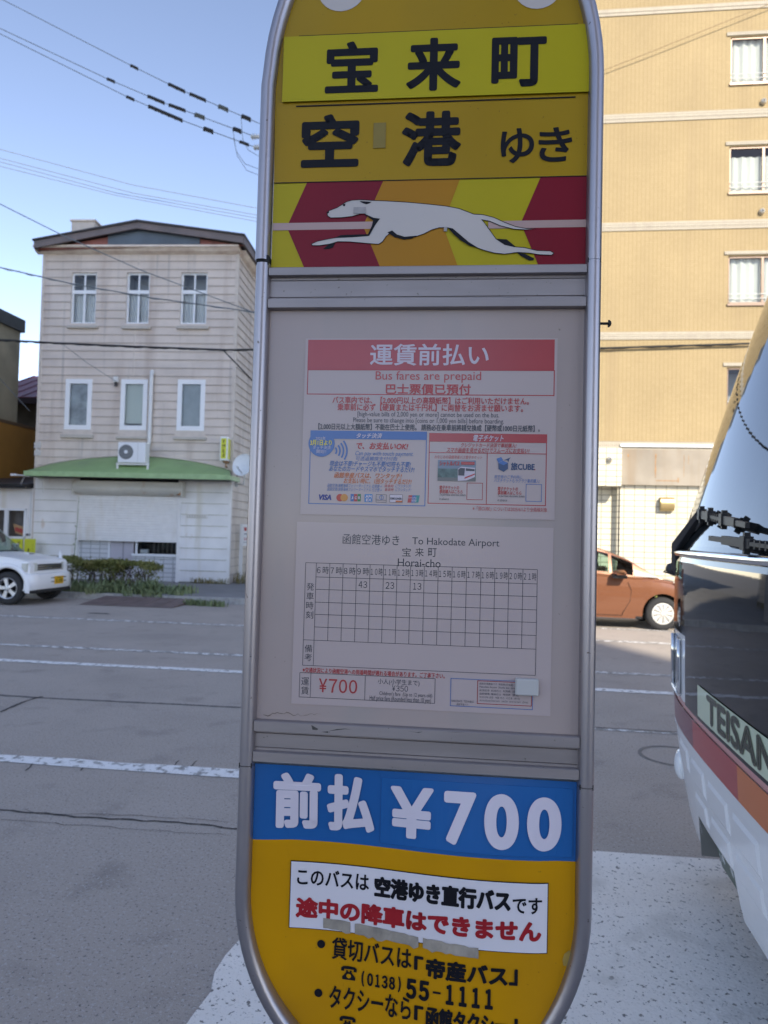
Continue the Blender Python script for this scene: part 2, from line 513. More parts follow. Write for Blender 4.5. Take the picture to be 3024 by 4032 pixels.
HW = 0.261                                       # half width of the panels
TW = 0.0125                                      # half width of the frame tube
AO = HW + 2*TW                                   # outer half width
zl0 = S('P', 505, 1915)[1]
xq, zq = S('P', 590, 2205)
blo = (zl0 - zq) / math.sqrt(max(1e-4, 1 - (xq/AO)**2))
zh0 = S('P', 570, 190)[1]
xq, zq = S('P', 603, 2)
bhi = (zq - zh0) / math.sqrt(max(1e-4, 1 - (xq/AO)**2))
bhi = max(0.30, min(0.60, bhi)); blo = max(0.28, min(0.60, blo))
zju_l, zju_r = S('P', 570, 571)[1], S('P', 1285, 566)[1]
zjl_l, zjl_r = S('P', 535, 1650)[1], S('P', 1265, 1697)[1]
def arc_pts(a, b, zc, top, n=40):
    s = 1 if top else -1
    return [(-a*math.cos(math.pi*i/n), zc + s*b*math.sin(math.pi*i/n)) for i in range(n+1)]
def frame_tube(pts, name, label=None):
    mb = MB()
    mb.tube([(x, 0.004, z) for x, z in pts], 0.019, 16, ALU, ry=TW/0.019, up=None)
    return mb.build(name, sign, True, autosmooth=50)
def sec_tube(mb, pts, m, w=TW, d=0.018):
    """tube whose section lies across the sign plane: half width w in plane, half depth d"""
    n = len(pts); seg = 16; vs, fs = [], []
    for i in range(n):
        a, b = Vector(pts[max(i-1, 0)]), Vector(pts[min(i+1, n-1)])
        t = (b-a).normalized(); nn = Vector((-t.y, t.x)); p = Vector(pts[i])
        for k in range(seg):
            an = 2*math.pi*k/seg
            ca, sa = math.cos(an), math.sin(an)
            ca = math.copysign(abs(ca)**0.8, ca); sa = math.copysign(abs(sa)**0.8, sa)
            vs.append((p.x + nn.x*ca*w, 0.004 + sa*d, p.y + nn.y*ca*w))
    for i in range(n-1):
        for k in range(seg):
            a, b = i*seg+k, i*seg+(k+1) % seg
            fs.append((a, b, b+seg, a+seg))
    fs.append(tuple(range(seg-1, -1, -1))); fs.append(tuple(range((n-1)*seg, n*seg)))
    mb.add(vs, fs, m)
am = HW + TW
up = [(-am, zju_l + 0.005)] + [(-am, zju_l + (zh0-zju_l)*t) for t in (.3, .6, .9)] + arc_pts(am, bhi-TW, zh0, True) + [(am, zju_r + (zh0-zju_r)*t) for t in (.9, .6, .3)] + [(am, zju_r+0.0006)]
mb = MB(); sec_tube(mb, [(x-(0.002 if x < -am+1e-4 else 0), z) for x, z in up], ALU); mb.build('upper_frame', sign, True, autosmooth=50)
lo = [(-am, zjl_l - 0.0012)] + [(-am, zjl_l + (zl0-zjl_l)*t) for t in (.3, .6, .9)] + arc_pts(am, blo-TW, zl0, False) + [(am, zjl_r + (zl0-zjl_r)*t) for t in (.9, .6, .3)] + [(am, zjl_r - 0.0012)]
mb = MB(); sec_tube(mb, lo, ALU); mb.build('lower_frame', sign, True, autosmooth=50)
for sgn, zt, zb in ((-1, zju_l - 0.001, zjl_l), (1, zju_r, zjl_r)):
    mb = MB(); sec_tube(mb, [(sgn*am, zt), (sgn*am, zt*.7+zb*.3), (sgn*am, zt*.3+zb*.7), (sgn*am, zb)], ALU)
    mb.build('side_post', sign, True, autosmooth=50)
mb = MB(); mb.box(-am-.010, -am+.0105, -0.010, 0.016, zju_l-.004, zju_l+.012, GAP); mb.build('joint_sleeve', sign)
for sgn, z in ((-1, zjl_l), (1, zjl_r), (1, zju_r)):
    mb = MB(); mb.box(sgn*am-.0105, sgn*am+.0105, -0.010, 0.016, z-.004, z+.004, GAP); mb.build('joint_sleeve', sign)
# small screw sticking out of the right post
zs = S('P', 1305, 699)[1]
mb = MB(); mb.tube([(HW+.022, 0, zs), (HW+.0375, 0, zs)], 0.0022, 8, GAP)
mb.lathe([(0.0001, HW+.0375), (.0062, HW+.0375), (.0058, HW+.039), (.0035, HW+.0415), (.0001, HW+.0425)], (0, 0, zs), 'X', 14, GAP)
mb.build('screw', sign, True, autosmooth=40)

# ---- the yellow header
zdog_t, zdog_b = S('A', 815, 822)[1], S('A', 815, 1221)[1]
mb = MB()
hp = [(-HW, zdog_t + 0.0005)] + [(HW, zdog_t + 0.0005)] + [(-x, z) for x, z in arc_pts(HW+.003, bhi-2*TW+.003, zh0, True)]
mb.prism(hp, 0.002, 0.010, YEL)
mb.build('header_panel', sign)
def clipx(v): return max(-HW+.001, min(HW-.001, v))
for cx_, cy_, r_ in ((403, -62, 108), (1303, -72, 104)):
    u, v = S('A', cx_, cy_); r = r_*.000395*1.0
    mb = MB(); mb.disc(u, v, r, 0.0012, WHITEP); mb.build('white_roundel', sign)
mb = MB()
for (x0, y0, x1, y1) in ((205, 163, 1487, 110), (192, 485, 1476, 444)):
    a, b = S('A', x0, y0), S('A', x1, y1); z = (a[1]+b[1])/2
    mb.rect(a[0], b[0], z-.0012, z+.0012, 0.0012, INK)
mb.rect(-HW, HW, zdog_t-.0008, zdog_t+.0008, 0.0008, INK)
for s, b4, bd in (('空', (218, 482, 524, 767), .0036), ('港', (678, 950, 510, 762), .0034), ('ゆ', (1132, 1285, 588, 748), .0013), ('き', (1305, 1460, 583, 742), .0013)):
    stext(mb, 'A', s, *b4, INK, 0.0012, bold=bd)
mb.build('lettering', sign)
u0, u1 = S('A', 135, 320)[0], S('A', 1541, 268)[0]
z1 = (S('A', 141, 173)[1]+S('A', 1545, 113)[1])/2; z0 = (S('A', 130, 470)[1]+S('A', 1537, 424)[1])/2
mb = MB(); mb.box(max(u0, -HW), min(u1, HW+.0005), -0.0022, -0.0008, z0, z1, YEL2)
for s, b4 in (('宝', (328, 572, 190, 425)), ('来', (700, 950, 173, 416)), ('町', (1090, 1342, 168, 398))):
    stext(mb, 'A', s, *b4, INK, -0.0026, bold=.0030)
mb.build('name_plate', sign, label='bright lemon stop name plate with three black characters')
TAPE = mat('yellowed_tape', (0.21, 0.145, 0.012), 0.45, var=0.1, vscale=30)
mb = MB(); u0, u1, v0, v1 = Sbox('A', 548, 604, 562, 678); mb.box(u0, u1, 0.0006, 0.0016, v0, v1, TAPE)
mb.build('tape_patch', sign)

# ---- running dog panel
mb = MB()
mb.prism([(-HW, zdog_b), (HW, zdog_b), (HW, zdog_t-.0003), (-HW, zdog_t-.0003)], 0.0021, 0.010, LEMON)
mid = S('A', 500, 1034)[1]
def chev(xt0, xt1, xm0, xm1, xb0, xb1, m, y):
    T = lambda x, yy, z: (S('A', x, yy)[0], z)
    cl = lambda p: (max(-HW, min(HW, p[0])), p[1])
    a, b, c, d, e, f = T(xt0, 834, zdog_t), T(xm0, 1034, mid), T(xb0, 1222, zdog_b), T(xb1, 1222, zdog_b), T(xm1, 1034, mid), T(xt1, 834, zdog_t)
    P = [cl(q) for q in (a, b, c, d, e, f)]
    mb.add([(x, y, z) for x, z in P], [(0, 1, 4, 5), (1, 2, 3, 4)], m)
chev(243, 593, 150, 500, 230, 578, CRIM, 0.0014)
chev(593, 945, 500, 865, 578, 935, ORANGEP, 0.0014)
chev(1315, 1700, 1224, 1700, 1305, 1700, CRIM, 0.0014)
for xa, ya, xb, yb in ((86, 1038, 545, 1033), (1075, 1027, 1534, 1026)):
    a, b = S('A', xa, ya), S('A', xb, yb); z = (a[1]+b[1])/2
    mb.rect(max(a[0], -HW), min(b[0], HW), z-.0062, z+.0062, 0.0010, BANDW)
body = [(335,975),(345,966),(380,953),(405,938),(425,925),(450,918),(485,916),(540,919),(600,921),(700,927),(800,936),(880,945),(940,956),(980,971),(1008,982),(1050,984),(1100,997),(1150,1020),(1200,1039),(1250,1048),(1292,1049),(1245,1054),(1190,1050),(1130,1035),(1080,1014),(1045,1007),(1062,1028),(1085,1060),(1110,1095),(1150,1122),(1195,1132),(1240,1135),(1300,1149),(1360,1151),(1376,1161),(1366,1170),(1310,1168),(1260,1160),(1210,1157),(1150,1165),(1100,1160),(1050,1146),(1010,1131),(975,1108),(940,1075),(908,1050),(880,1043),(850,1044),(815,1054),(780,1072),(740,1086),(690,1092),(655,1084),(630,1064),(605,1085),(590,1108),(572,1120),(530,1117),(440,1109),(385,1108),(345,1120),(300,1126),(268,1126),(263,1119),(290,1107),(330,1098),(375,1090),(450,1087),(524,1081),(545,1040),(576,1004),(548,1000),(515,985),(495,972),(480,984),(450,992),(400,998),(352,999),(338,990)]
def spoly(pts, m, y): mb.add([(*[S('A', *p)[0]], y, S('A', *p)[1]) for p in pts], [tuple(range(len(pts)))], m)
for P in ([(375,1087),(400,1077),(525,1073),(530,1080),(455,1088),(380,1093)],
          [(345,1119),(374,1113),(362,1134),(345,1141),(316,1141)],
          [(1108,1094),(1160,1097),(1202,1132),(1150,1127)],
          [(1205,1156),(1245,1164),(1285,1184),(1283,1193),(1262,1194),(1225,1174)]):
    spoly(P, INK, 0.0007)
spoly(body, WHITEP, 0.0004)
mb.line([(S('A', *p)) for p in body], 0.0011, 0.0001, INK, True)
for P in ([(484,922),(540,926),(530,933),(515,937),(495,930)], [(408,938),(420,934),(418,946),(408,945)], [(332,974),(344,967),(345,976),(336,981)],
          [(497,973),(520,990),(548,1002),(577,1004),(555,1035),(528,1083),(520,1081),(541,1035),(547,1012),(515,990)],
          [(612,1066),(634,1057),(655,1075),(690,1086),(748,1081),(725,1094),(690,1099),(645,1088)],
          [(888,1043),(912,1048),(950,1080),(985,1110),(1030,1138),(990,1128),(950,1104),(915,1074)]):
    spoly(P, INK, -0.0002)
mb.build('dog_emblem_panel', sign, label='panel with a white running dog over crimson, orange and lemon chevrons')
TAPE2 = mat('grey_tape', (0.33, 0.30, 0.29), 0.4, var=0.2, vscale=60)
for q in ((457, 513, 951, 981), (871, 886, 1042, 1062)):
    u0, u1, v0, v1 = Sbox('A', *q); mb = MB(); mb.box(u0, u1, -0.0012, -0.0005, v0, v1, TAPE2); mb.build('tape_patch', sign)

# ---- rails
def rail(name, ks, prof):
    """prof: list of (zkey, y) down the face"""
    mb = MB(); n = len(prof)
    for sx in (0,):
        vs = [(-HW-.001, y, z) for z, y in prof] + [(HW+.001, y, z) for z, y in prof]
        mb.add(vs, [(i, i+1, n+i+1, n+i) for i in range(n-1)], ALU2)
        mb.add([(-HW, .012, prof[0][0]), (HW, .012, prof[0][0]), (HW, .012, prof[-1][0]), (-HW, .012, prof[-1][0])], [(0, 1, 2, 3)], ALU2)
    return mb.build(name, sign)
zB = lambda y: S('B', 800, y)[1]
zC = lambda y: S('C', 790, y)[1]
def rail_profile(z):
    # z: top of rail1, bottom rail1, groove, groove, top rail2, bottom rail2
    a, b, g1, g2, c, d = z
    return [(a, .012), (a, -.006), (a-.0015, -.008), (b+.001, -.008), (b, -.006), (b-.0002, 0.003), (g1, 0.003), (g1-.0008, .005), (g1-.0016, 0.003), (g2, 0.003), (g2-.0008, .005), (g2-.0016, .003), (c, .003), (c-.0002, -.005), (c-.0015, -.007), (d+.001, -.007), (d, -.005), (d-.0002, .012)]
rail('divider_rail', 'B', rail_profile([zB(60), zB(100), zB(112), zB(190), zB(204), zB(250)]))
rail('divider_rail', 'C', rail_profile([zC(989), zC(1040), zC(1050), zC(1116), zC(1131), zC(1180)]))
DENT = mat('scuffed_metal', (0.07, 0.065, 0.06), 0.7, var=0.4, vscale=200)
for P in ([(320,972),(352,990),(345,995),(325,993)], [(395,1000),(435,990),(470,988),(500,992),(470,991),(430,996)], [(750,1000),(790,1004),(820,1002),(800,1007)], [(365,1003),(395,1000),(396,1008)], [(925,1002),(1010,1006),(960,1005)]):
    mb = MB(); mb.add([(S('C', x, y)[0], -0.0084, S('C', x, y)[1]) for x, y in P], [tuple(range(len(P)))], DENT); mb.build('scratch', sign)

# ---- board behind acrylic with two sheets
zbt, zbb = zB(251), zC(990)
mb = MB(); mb.box(-HW-.002, HW+.002, 0.006, 0.012, zbb, zbt, BOARD); mb.build('notice_board', sign)
STAINM = mat('brown_grime', (0.20, 0.15, 0.12), 0.7, var=0.5, vscale=120)
mb = MB()
pts = []
for i in range(26):
    x = 95 + i*10.5
    pts.append((x, 936 + random.uniform(-7, 4) - (8 if 40 < i*10.5 < 120 else 0)))
low = [(x, y + random.uniform(2, 7)*(1-i/30)) for i, (x, y) in enumerate(pts)]
P = pts + low[::-1]
n_ = len(pts)
vv = [(S('C', x, y)[0], 0.0054, S('C', x, y)[1]) for x, y in pts] + [(S('C', x, y)[0], 0.0054, S('C', x, y)[1]) for x, y in low]
mb.add(vv, [(n_+i, n_+i+1, i+1, i) for i in range(n_-1)], STAINM); mb.build('grime_stain', sign)

Y1, Y2, Y3, Y4 = 0.0046, 0.0042, 0.0038, 0.0034
mb = MB()
u0, u1, v0, v1 = S('B', 222, 800)[0], S('B', 1388, 800)[0], S('B', 800, 1207)[1], S('B', 800, 383)[1]
mb.box(u0, u1, 0.0048, 0.0058, v0, v1, LAM)
def fill(k, xl, xr, yt, yb, m, y): u0, u1, v0, v1 = Sbox(k, xl, xr, yt, yb, y); mb.rect(u0, u1, v0, v1, y, m)
def outl(k, xl, xr, yt, yb, w, m, y): u0, u1, v0, v1 = Sbox(k, xl, xr, yt, yb, y); mb.frame(u0, u1, v0, v1, w, y, m)
fill('B', 247, 1379, 393, 532, REDP, Y1)
outl('B', 246, 1377, 533, 646, .0016, REDP, Y1)
stext(mb, 'B', '運賃前払い', 533, 1077, 412, 512, PALET, Y2, bold=.0006, slant=.0)
stext(mb, 'B', 'Bus fares are prepaid', 558, 1042, 538, 590, REDT, Y2)
stext(mb, 'B', '巴士票價已預付', 605, 995, 596, 644, REDT, Y2, bold=.0004, round_=False)
stext(mb, 'B', 'バス車内では、【2,000円以上の高額紙幣】はご利用いただけません。', 360, 1262, 656, 690, REDT, Y2, bold=.00022, round_=False)
stext(mb, 'B', '乗車前に必ず【硬貨または千円札】に両替をお済ませ願います。', 383, 1235, 688, 722, REDT, Y2, bold=.00022, round_=False)
stext(mb, 'B', '[high-value bills of 2,000 yen or more] cannot be used on the bus.', 475, 1125, 725, 754, GREYT, Y2)
stext(mb, 'B', 'Please be sure to change into [coins or 1,000 yen bills] before boarding.', 455, 1147, 753, 782, GREYT, Y2)
stext(mb, 'B', '【2,000日元以上大額紙幣】不能在巴士上使用。 請務必在乗車前將錢兌換成【硬幣或1000日元紙幣】。', 295, 1312, 781, 812, GREYT, Y2, bold=.0002, round_=False)
# blue touch payment box
outl('B', 256, 788, 814, 1150, .0014, BLUEP, Y1)
fill('B', 262, 793, 816, 850, BLUEP, Y2)
stext(mb, 'B', 'タッチ決済', 468, 590, 821, 846, PALET, Y3, bold=.0002, slant=.2, round_=False)
u, v = S('B', 308, 868); mb.disc(u, v, .0222, Y3, BLUEP)
stext(mb, 'B', '2025年', 283, 328, 838, 853, PALET, Y4)
stext(mb, 'B', '3月1日より', 258, 357, 853, 879, YELT, Y4, bold=.0003, round_=False)
stext(mb, 'B', 'タッチ決済', 270, 352, 880, 896, PALET, Y4)
stext(mb, 'B', '開始!!', 287, 331, 897, 914, PALET, Y4)
for k in range(4):
    cu, cv = S('B', 352, 902); r = (28 + 18*k)*.000325
    mb.line([(cu + r*math.cos(t)*1.0, cv + r*1.0*math.sin(t)) for t in [rad(-32 + 9*i) for i in range(9)]], .0028, Y2, BLUEP)
stext(mb, 'B', 'で、お支払いOK!', 465, 710, 864, 898, REDT, Y2, bold=.0004, slant=.2, round_=False)
stext(mb, 'B', 'Can pay with touch payment.', 462, 735, 905, 932, BLUEP, Y2, slant=.2)
stext(mb, 'B', '可透過觸摸支付付款', 465, 660, 929, 949, BLUEP, Y2, slant=.15)
stext(mb, 'B', '現金は不要!チャージも不要!切符も不要!', 345, 722, 950, 976, BLUEP, Y2, bold=.00015, slant=.2, round_=False)
stext(mb, 'B', 'あなたのカードやスマホでタッチするだけ!', 343, 738, 975, 1000, BLUEP, Y2, bold=.00015, slant=.2, round_=False)
stext(mb, 'B', '函館帝産バスは、ワンタッチ!', 367, 680, 1003, 1030, ORGT, Y2, bold=.0002, slant=.2, round_=False)
stext(mb, 'B', 'お支払い時に、1回タッチするだけ!', 410, 725, 1030, 1055, ORGT, Y2, bold=.00015, slant=.2, round_=False)
for yy, a, b in ((1055, '出発便→', '降車時'), (1072, '行き便→', '乗車時')):
    stext(mb, 'B', '函館空港/津軽海峡フェリーターミナル ' + a, 335, 588, yy, yy+17, BLUEP, Y2, slant=.2)
    stext(mb, 'B', b, 598, 642, yy+2, yy+17, REDT, Y2, slant=.2)
    stext(mb, 'B', 'にワンタッチ!', 648, 722, yy+2, yy+18, BLUEP, Y2, slant=.2)
stext(mb, 'B', 'VISA', 293, 360, 1103, 1129, mat('visa_ink', (.02, .03, .20), .3), Y2, bold=.0006, slant=.2)
for xx, m_ in ((393, mat('card_red', (.40, .03, .02), .3)), (412, mat('card_amber', (.48, .20, .03), .3))):
    u, v = S('B', xx, 1117); mb.disc(u, v, .0062, Y2 - .0001*(xx > 400), m_)
for xx, m_, ch in ((443, BLUEP, 'J'), (459, REDT, 'C'), (475, mat('card_green', (.03, .17, .06), .3), 'B')):
    fill('B', xx, xx+15, 1101, 1135, m_, Y2); stext(mb, 'B', ch, xx+3, xx+12, 1112, 1125, PALET, Y3, bold=.0003)
fill('B', 507, 543, 1102, 1138, mat('card_blue', (.03, .18, .42), .3), Y2)
stext(mb, 'B', 'AM', 511, 540, 1106, 1119, PALET, Y3, bold=.0003); stext(mb, 'B', 'EX', 514, 540, 1122, 1135, PALET, Y3, bold=.0003)
outl('B', 560, 607, 1104, 1139, .0006, GREYT, Y2); u, v = S('B', 584, 1116)
mb.frame(u-.0001, u+.0001, v-.0028, v+.0028, .0006, Y2, BLUEP)
mb.line([(u+.0034*math.cos(t*math.pi/9), v+.0034*math.sin(t*math.pi/9)) for t in range(18)], .0008, Y2, BLUEP, True)
stext(mb, 'B', 'Diners Club', 563, 605, 1126, 1132, GREYT, Y3)
fill('B', 623, 681, 1104, 1140, PALET, Y2); outl('B', 623, 681, 1104, 1140, .0005, GREYT, Y3)
fill('B', 650, 680, 1131, 1139, ORGT, Y3); stext(mb, 'B', 'DISCOVER', 626, 678, 1117, 1127, GREYT, Y4, bold=.0002, round_=False)
for i, m_ in enumerate((REDT, BLUEP, mat('card_teal', (.03, .22, .22), .3))):
    a = [S('B', 703+i*17+6, 1106), S('B', 703+i*17, 1140), S('B', 703+i*17+17, 1140), S('B', 703+i*17+23, 1106)]
    mb.add([(p[0], Y2, p[1]) for p in a], [(0, 1, 2, 3)], m_)
stext(mb, 'B', 'UnionPay', 708, 748, 1114, 1124, PALET, Y3, slant=.15); stext(mb, 'B', '银联', 722, 746, 1126, 1137, PALET, Y3)
# red ticket box
outl('B', 802, 1340, 826, 1149, .0014, REDP, Y1)
fill('B', 807, 1345, 826, 864, REDP, Y2)
stext(mb, 'B', '電子チケット', 1003, 1148, 831, 860, PALET, Y3, bold=.0002, slant=.2, round_=False)
a, b = S('B', 804, 908), S('B', 1342, 917); mb.rect(a[0], b[0], (a[1]+b[1])/2-.0006, (a[1]+b[1])/2+.0006, Y2, REDP)
a, b = S('B', 1072, 914), S('B', 1065, 1146); mb.rect((a[0]+b[0])/2-.0006, (a[0]+b[0])/2+.0006, b[1], a[1], Y2, REDP)
stext(mb, 'B', 'クレジットカード決済で事前購入!', 948, 1205, 867, 888, REDT, Y2, bold=.00012, slant=.15, round_=False)
stext(mb, 'B', 'スマホ画面を見せるだけでスムーズにお支払い!', 883, 1265, 889, 913, REDT, Y2, bold=.00012, slant=.15, round_=False)
stext(mb, 'B', 'おなじみの函館帝産バス電子チケット', 828, 1048, 924, 940, REDT, Y2, slant=.1)
fill('B', 843, 1017, 946, 1042, mat('photo_sky', (.16, .20, .26), .3), Y2)
fill('B', 843, 1017, 985, 1030, mat('photo_building', (.08, .14, .14), .3, var=.5, vscale=150), Y3)
fill('B', 843, 1017, 1026, 1042, mat('photo_ground', (.13, .13, .13), .3), Y3 - .0001)
for P, m_ in (([(935,1040),(935,985),(950,975),(1014,980),(1014,1022),(975,1038)], PALET), ([(937,1015),(937,988),(948,980),(968,982),(965,1016)], GREYT), ([(972,994),(972,982),(1012,986),(1012,996)], GREYT), ([(966,1024),(1013,1006),(1013,1012),(966,1031)], REDT)):
    mb.add([(S('B', *p)[0], Y4 - (.0003 if m_ is not PALET else 0), S('B', *p)[1]) for p in P], [tuple(range(len(P)-1, -1, -1)) if m_ is PALET else tuple(range(len(P)))], m_)
stext(mb, 'B', 'シャトルバス', 850, 945, 949, 973, REDT, Y4, bold=.0003, slant=.1, round_=False)
fill('B', 950, 1012, 953, 967, REDP, Y4 - .0001); 
for x0, x1 in ((850, 972), (1117, 1242)):
    stext(mb, 'B', '電子チケットの', x0, x1-30, 1063 + (x0 > 900)*6, 1081 + (x0 > 900)*6, REDT, Y2, bold=.00012, slant=.1, round_=False)
    stext(mb, 'B', '事前購入はこちら', x0, x1-14, 1081 + (x0 > 900)*6, 1099 + (x0 > 900)*6, REDT, Y2, bold=.00012, slant=.1, round_=False)
    stext(mb, 'B', 'To purchase electronic tickets', x0, x1, 1099 + (x0 > 900)*6, 1113 + (x0 > 900)*6, GREYT, Y2, slant=.1)
    stext(mb, 'B', 'in advance', x0, x0+45, 1117 + (x0 > 900)*6, 1129 + (x0 > 900)*6, GREYT, Y2, slant=.1)
outl('B', 977, 1048, 1051, 1127, .0009, REDP, Y2); outl('B', 1248, 1319, 1057, 1135, .0009, BLUEP, Y2)
NAVY = mat('navy_ink', (.03, .06, .14), .3)
for P, m_ in (([(1122,958),(1142,947),(1166,957),(1166,984),(1146,999),(1122,985)], NAVY), ([(1113,938),(1135,930),(1144,945),(1122,957)], BLUEP), ([(1122,958),(1142,947),(1166,957),(1146,968)], BLUEP), ([(1146,945),(1180,931),(1172,940),(1168,953),(1163,945)], NAVY)):
    mb.add([(S('B', *p)[0], Y3 - (.0002 if m_ is BLUEP else 0), S('B', *p)[1]) for p in P], [tuple(range(len(P)-1, -1, -1))], m_)
stext(mb, 'B', '旅CUBE', 1178, 1288, 957, 993, NAVY, Y2, bold=.0004, round_=False)
u, v = S('B', 1289, 988); mb.disc(u, v, .0012, Y2, REDT, 12)
stext(mb, 'B', '航空券のご予約時に', 1102, 1232, 1014, 1031, BLUEP, Y2, slant=.15)
stext(mb, 'B', 'バスチケットもラクラク事前購入!', 1100, 1313, 1031, 1050, BLUEP, Y2, slant=.15)
stext(mb, 'B', '※「旅CUBE」については2025/6/1より全路線対象', 1003, 1345, 1160, 1181, REDT, Y2)
mb.build('fare_notice_sheet', sign, label='laminated red and blue prepaid fare notice')

# timetable sheet
mb = MB()
u0, u1, v0, v1 = S('C', 235, 480)[0], S('C', 1402, 480)[0], S('C', 790, 912)[1], S('C', 790, 75)[1]
mb.box(u0, u1, 0.0048, 0.0058, v0, v1, LAM)
stext(mb, 'C', '函館空港ゆき', 457, 712, 119, 166, GREYT, Y2)
stext(mb, 'C', 'To Hakodate Airport', 770, 1163, 137, 179, GREYT, Y2)
stext(mb, 'C', '宝', 725, 764, 179, 218, GREYT, Y2); stext(mb, 'C', '来', 783, 822, 180, 219, GREYT, Y2); stext(mb, 'C', '町', 842, 880, 181, 220, GREYT, Y2)
stext(mb, 'C', 'Horai-cho', 705, 898, 230, 266, GREYT, Y2)
cols = [288, 336, 397, 457, 518, 579, 640, 701, 762, 824, 887, 950, 1015, 1080, 1143, 1206, 1270, 1335]
cu = [S('C', x, 250 + (x-288)*.042)[0] for x in cols]
rows_ = [(333, 248), (332, 311), (330, 367), (328, 425), (325, 480), (323, 537), (321, 597), (316, 712)]
rv = [S('C', *p)[1] for p in rows_]
W = .0008
for i, u in enumerate(cu):
    mb.rect(u-W/2, u+W/2, rv[-1] if i in (0, 1, len(cu)-1) else rv[-2], rv[0], Y2, GREYT)
for i, v in enumerate(rv):
    mb.rect(cu[0] if i in (0, 6, 7) else cu[1], cu[-1], v-W/2, v+W/2, Y3, GREYT)
for i in range(16):
    s = '%d時' % (6+i); c = (cu[i+1]+cu[i+2])/2; hw = .0118 if i < 4 else .0165
    hw = min(hw, .44*(cu[i+2]-cu[i+1])); vm = (rv[0]+rv[1])/2
    text(mb, s.translate(FULL), c-hw, c+hw, vm-.0062, vm+.0062, GREYT, Y2)
for i, s in ((3, '43'), (5, '23'), (7, '13')):
    c = (cu[i+1]+cu[i+2])/2; vm = (rv[1]+rv[2])/2
    digits(mb, s, c-.0078, c+.0078, vm-.0054, vm+.0054, GREYT, Y2)
cm = (cu[0]+cu[1])/2
for i, ch in enumerate('発車時刻'): vm = rv[2] + .004 - i*.0155; text(mb, ch, cm-.0062, cm+.0062, vm-.0062, vm+.0062, GREYT, Y2)
for i, ch in enumerate('備考'): vm = rv[6] - .014 - i*.0145; text(mb, ch, cm-.0062, cm+.0062, vm-.0062, vm+.0062, GREYT, Y2)
stext(mb, 'C', '※交通状況により函館空港への到着時間が遅れる場合があります。ご了承下さい。', 276, 917, 731, 755, REDT, Y2, bold=.00015, round_=False)
fu = [S('C', x, 790 + (x-260)*.05)[0] for x in (260, 310, 556, 872)]
ft, fb = S('C', 560, 757)[1], S('C', 560, 868)[1]
for u in fu: mb.rect(u-W/2, u+W/2, fb, ft, Y2, GREYT)
for v in (ft, fb): mb.rect(fu[0], fu[-1], v-W/2, v+W/2, Y3, GREYT)
for i, ch in enumerate('運賃'): c = (fu[0]+fu[1])/2; vm = ft - .014 - i*.015; text(mb, ch, c-.0065, c+.0065, vm-.0065, vm+.0065, GREYT, Y2)
digits(mb, '¥700', *Sbox('C', 343, 525, 774, 836), REDT, Y2, bold=.0003)
stext(mb, 'C', '小人(小学生まで)', 615, 803, 772, 801, GREYT, Y2)
digits(mb, '¥350', *Sbox('C', 676, 752, 803, 829), GREYT, Y2)
stext(mb, 'C', "Children's fare  (Up to 12 years old)", 622, 860, 831, 854, GREYT, Y2)
stext(mb, 'C', 'Half price fare (Rounded less than 10 yen)', 578, 855, 851, 878, GREYT, Y2)
outl('C', 943, 1313, 776, 900, .0011, BLUEP, Y2)
outl('C', 1064, 1308, 784, 887, .0010, REDP, Y2)
stext(mb, 'C', 'HAKODATE  TEISANBUS', 947, 1047, 866, 876, GREYT, Y2); stext(mb, 'C', '函館帝産バス', 970, 1022, 880, 890, GREYT, Y2)
for i, (s, xr) in enumerate((('函館空港連絡バス  時刻表(日本語)', 1225), ('Hakodate Airport  Shuttle bus  timetable', 1255), ('函馆机场  机场巴士  时刻表  (简体)', 1250), ('函館機場  機場巴士  時刻表  (繁體)', 1250), ('하코다테 공항  셔틀 버스  시간표  (한국)', 1255), ('สนามบินฮาโกดาเตะ  รถบัส  ตารางเวลา  (ไทย)', 1292))):
    stext(mb, 'C', s, 1073, xr, 789 + i*15.4, 801 + i*15.4, GREYT, Y2)
mb.build('timetable_sheet', sign, label='laminated timetable sheet with hourly grid and fare boxes')
CLIP = mat('white_plastic', (0.4464, 0.4340, 0.4200), 0.4)
mb = MB(); u0, u1, v0, v1 = Sbox('C', 1234, 1338, 768, 843); mb.bbox(u0, u1, -0.007, 0.0045, v0, v1, CLIP, .0016); mb.build('plastic_clip', sign, True, autosmooth=30)

# ---- lower panel (slightly buckled sheet)
zlt = S('D', 800, 158)[1]
def buckle(p):
    x, y, z = p
    r = max(0.0, min(1.0, (zlt - z)/.11))
    return (x, y - 0.0115*math.sin((x+0.012)/HW*math.pi*.93)*r*max(0, min(1, (HW-abs(x))/.06)), z)
def inside_lo(x, z):
    """lowest z of the panel at x"""
    return zl0 - (blo-2*TW+.003)*math.sqrt(max(0, 1-(x/(HW+.003))**2))
zband = (S('D', 97, 443)[1] + S('D', 1495, 543)[1])/2
mb = MB(buckle); N = 64
for a in range(N):
    x0, x1 = -HW+.0003 + (2*HW-.0006)*a/N, -HW+.0003 + (2*HW-.0006)*(a+1)/N
    zs0 = [zlt + (zband-zlt)*k/6 for k in range(7)]
    for k in range(6): mb.quad((x0, .004, zs0[k+1]), (x1, .004, zs0[k+1]), (x1, .004, zs0[k]), (x0, .004, zs0[k]), BLUEBAND)
    for k in range(12):
        f = lambda x, t: zband + (min(inside_lo(x, 0), zband-.001)-zband)*t
        mb.quad((x0, .004, f(x0, (k+1)/12)), (x1, .004, f(x1, (k+1)/12)), (x1, .004, f(x1, k/12)), (x0, .004, f(x0, k/12)), YEL3)
mb.build('lower_panel', sign, True)
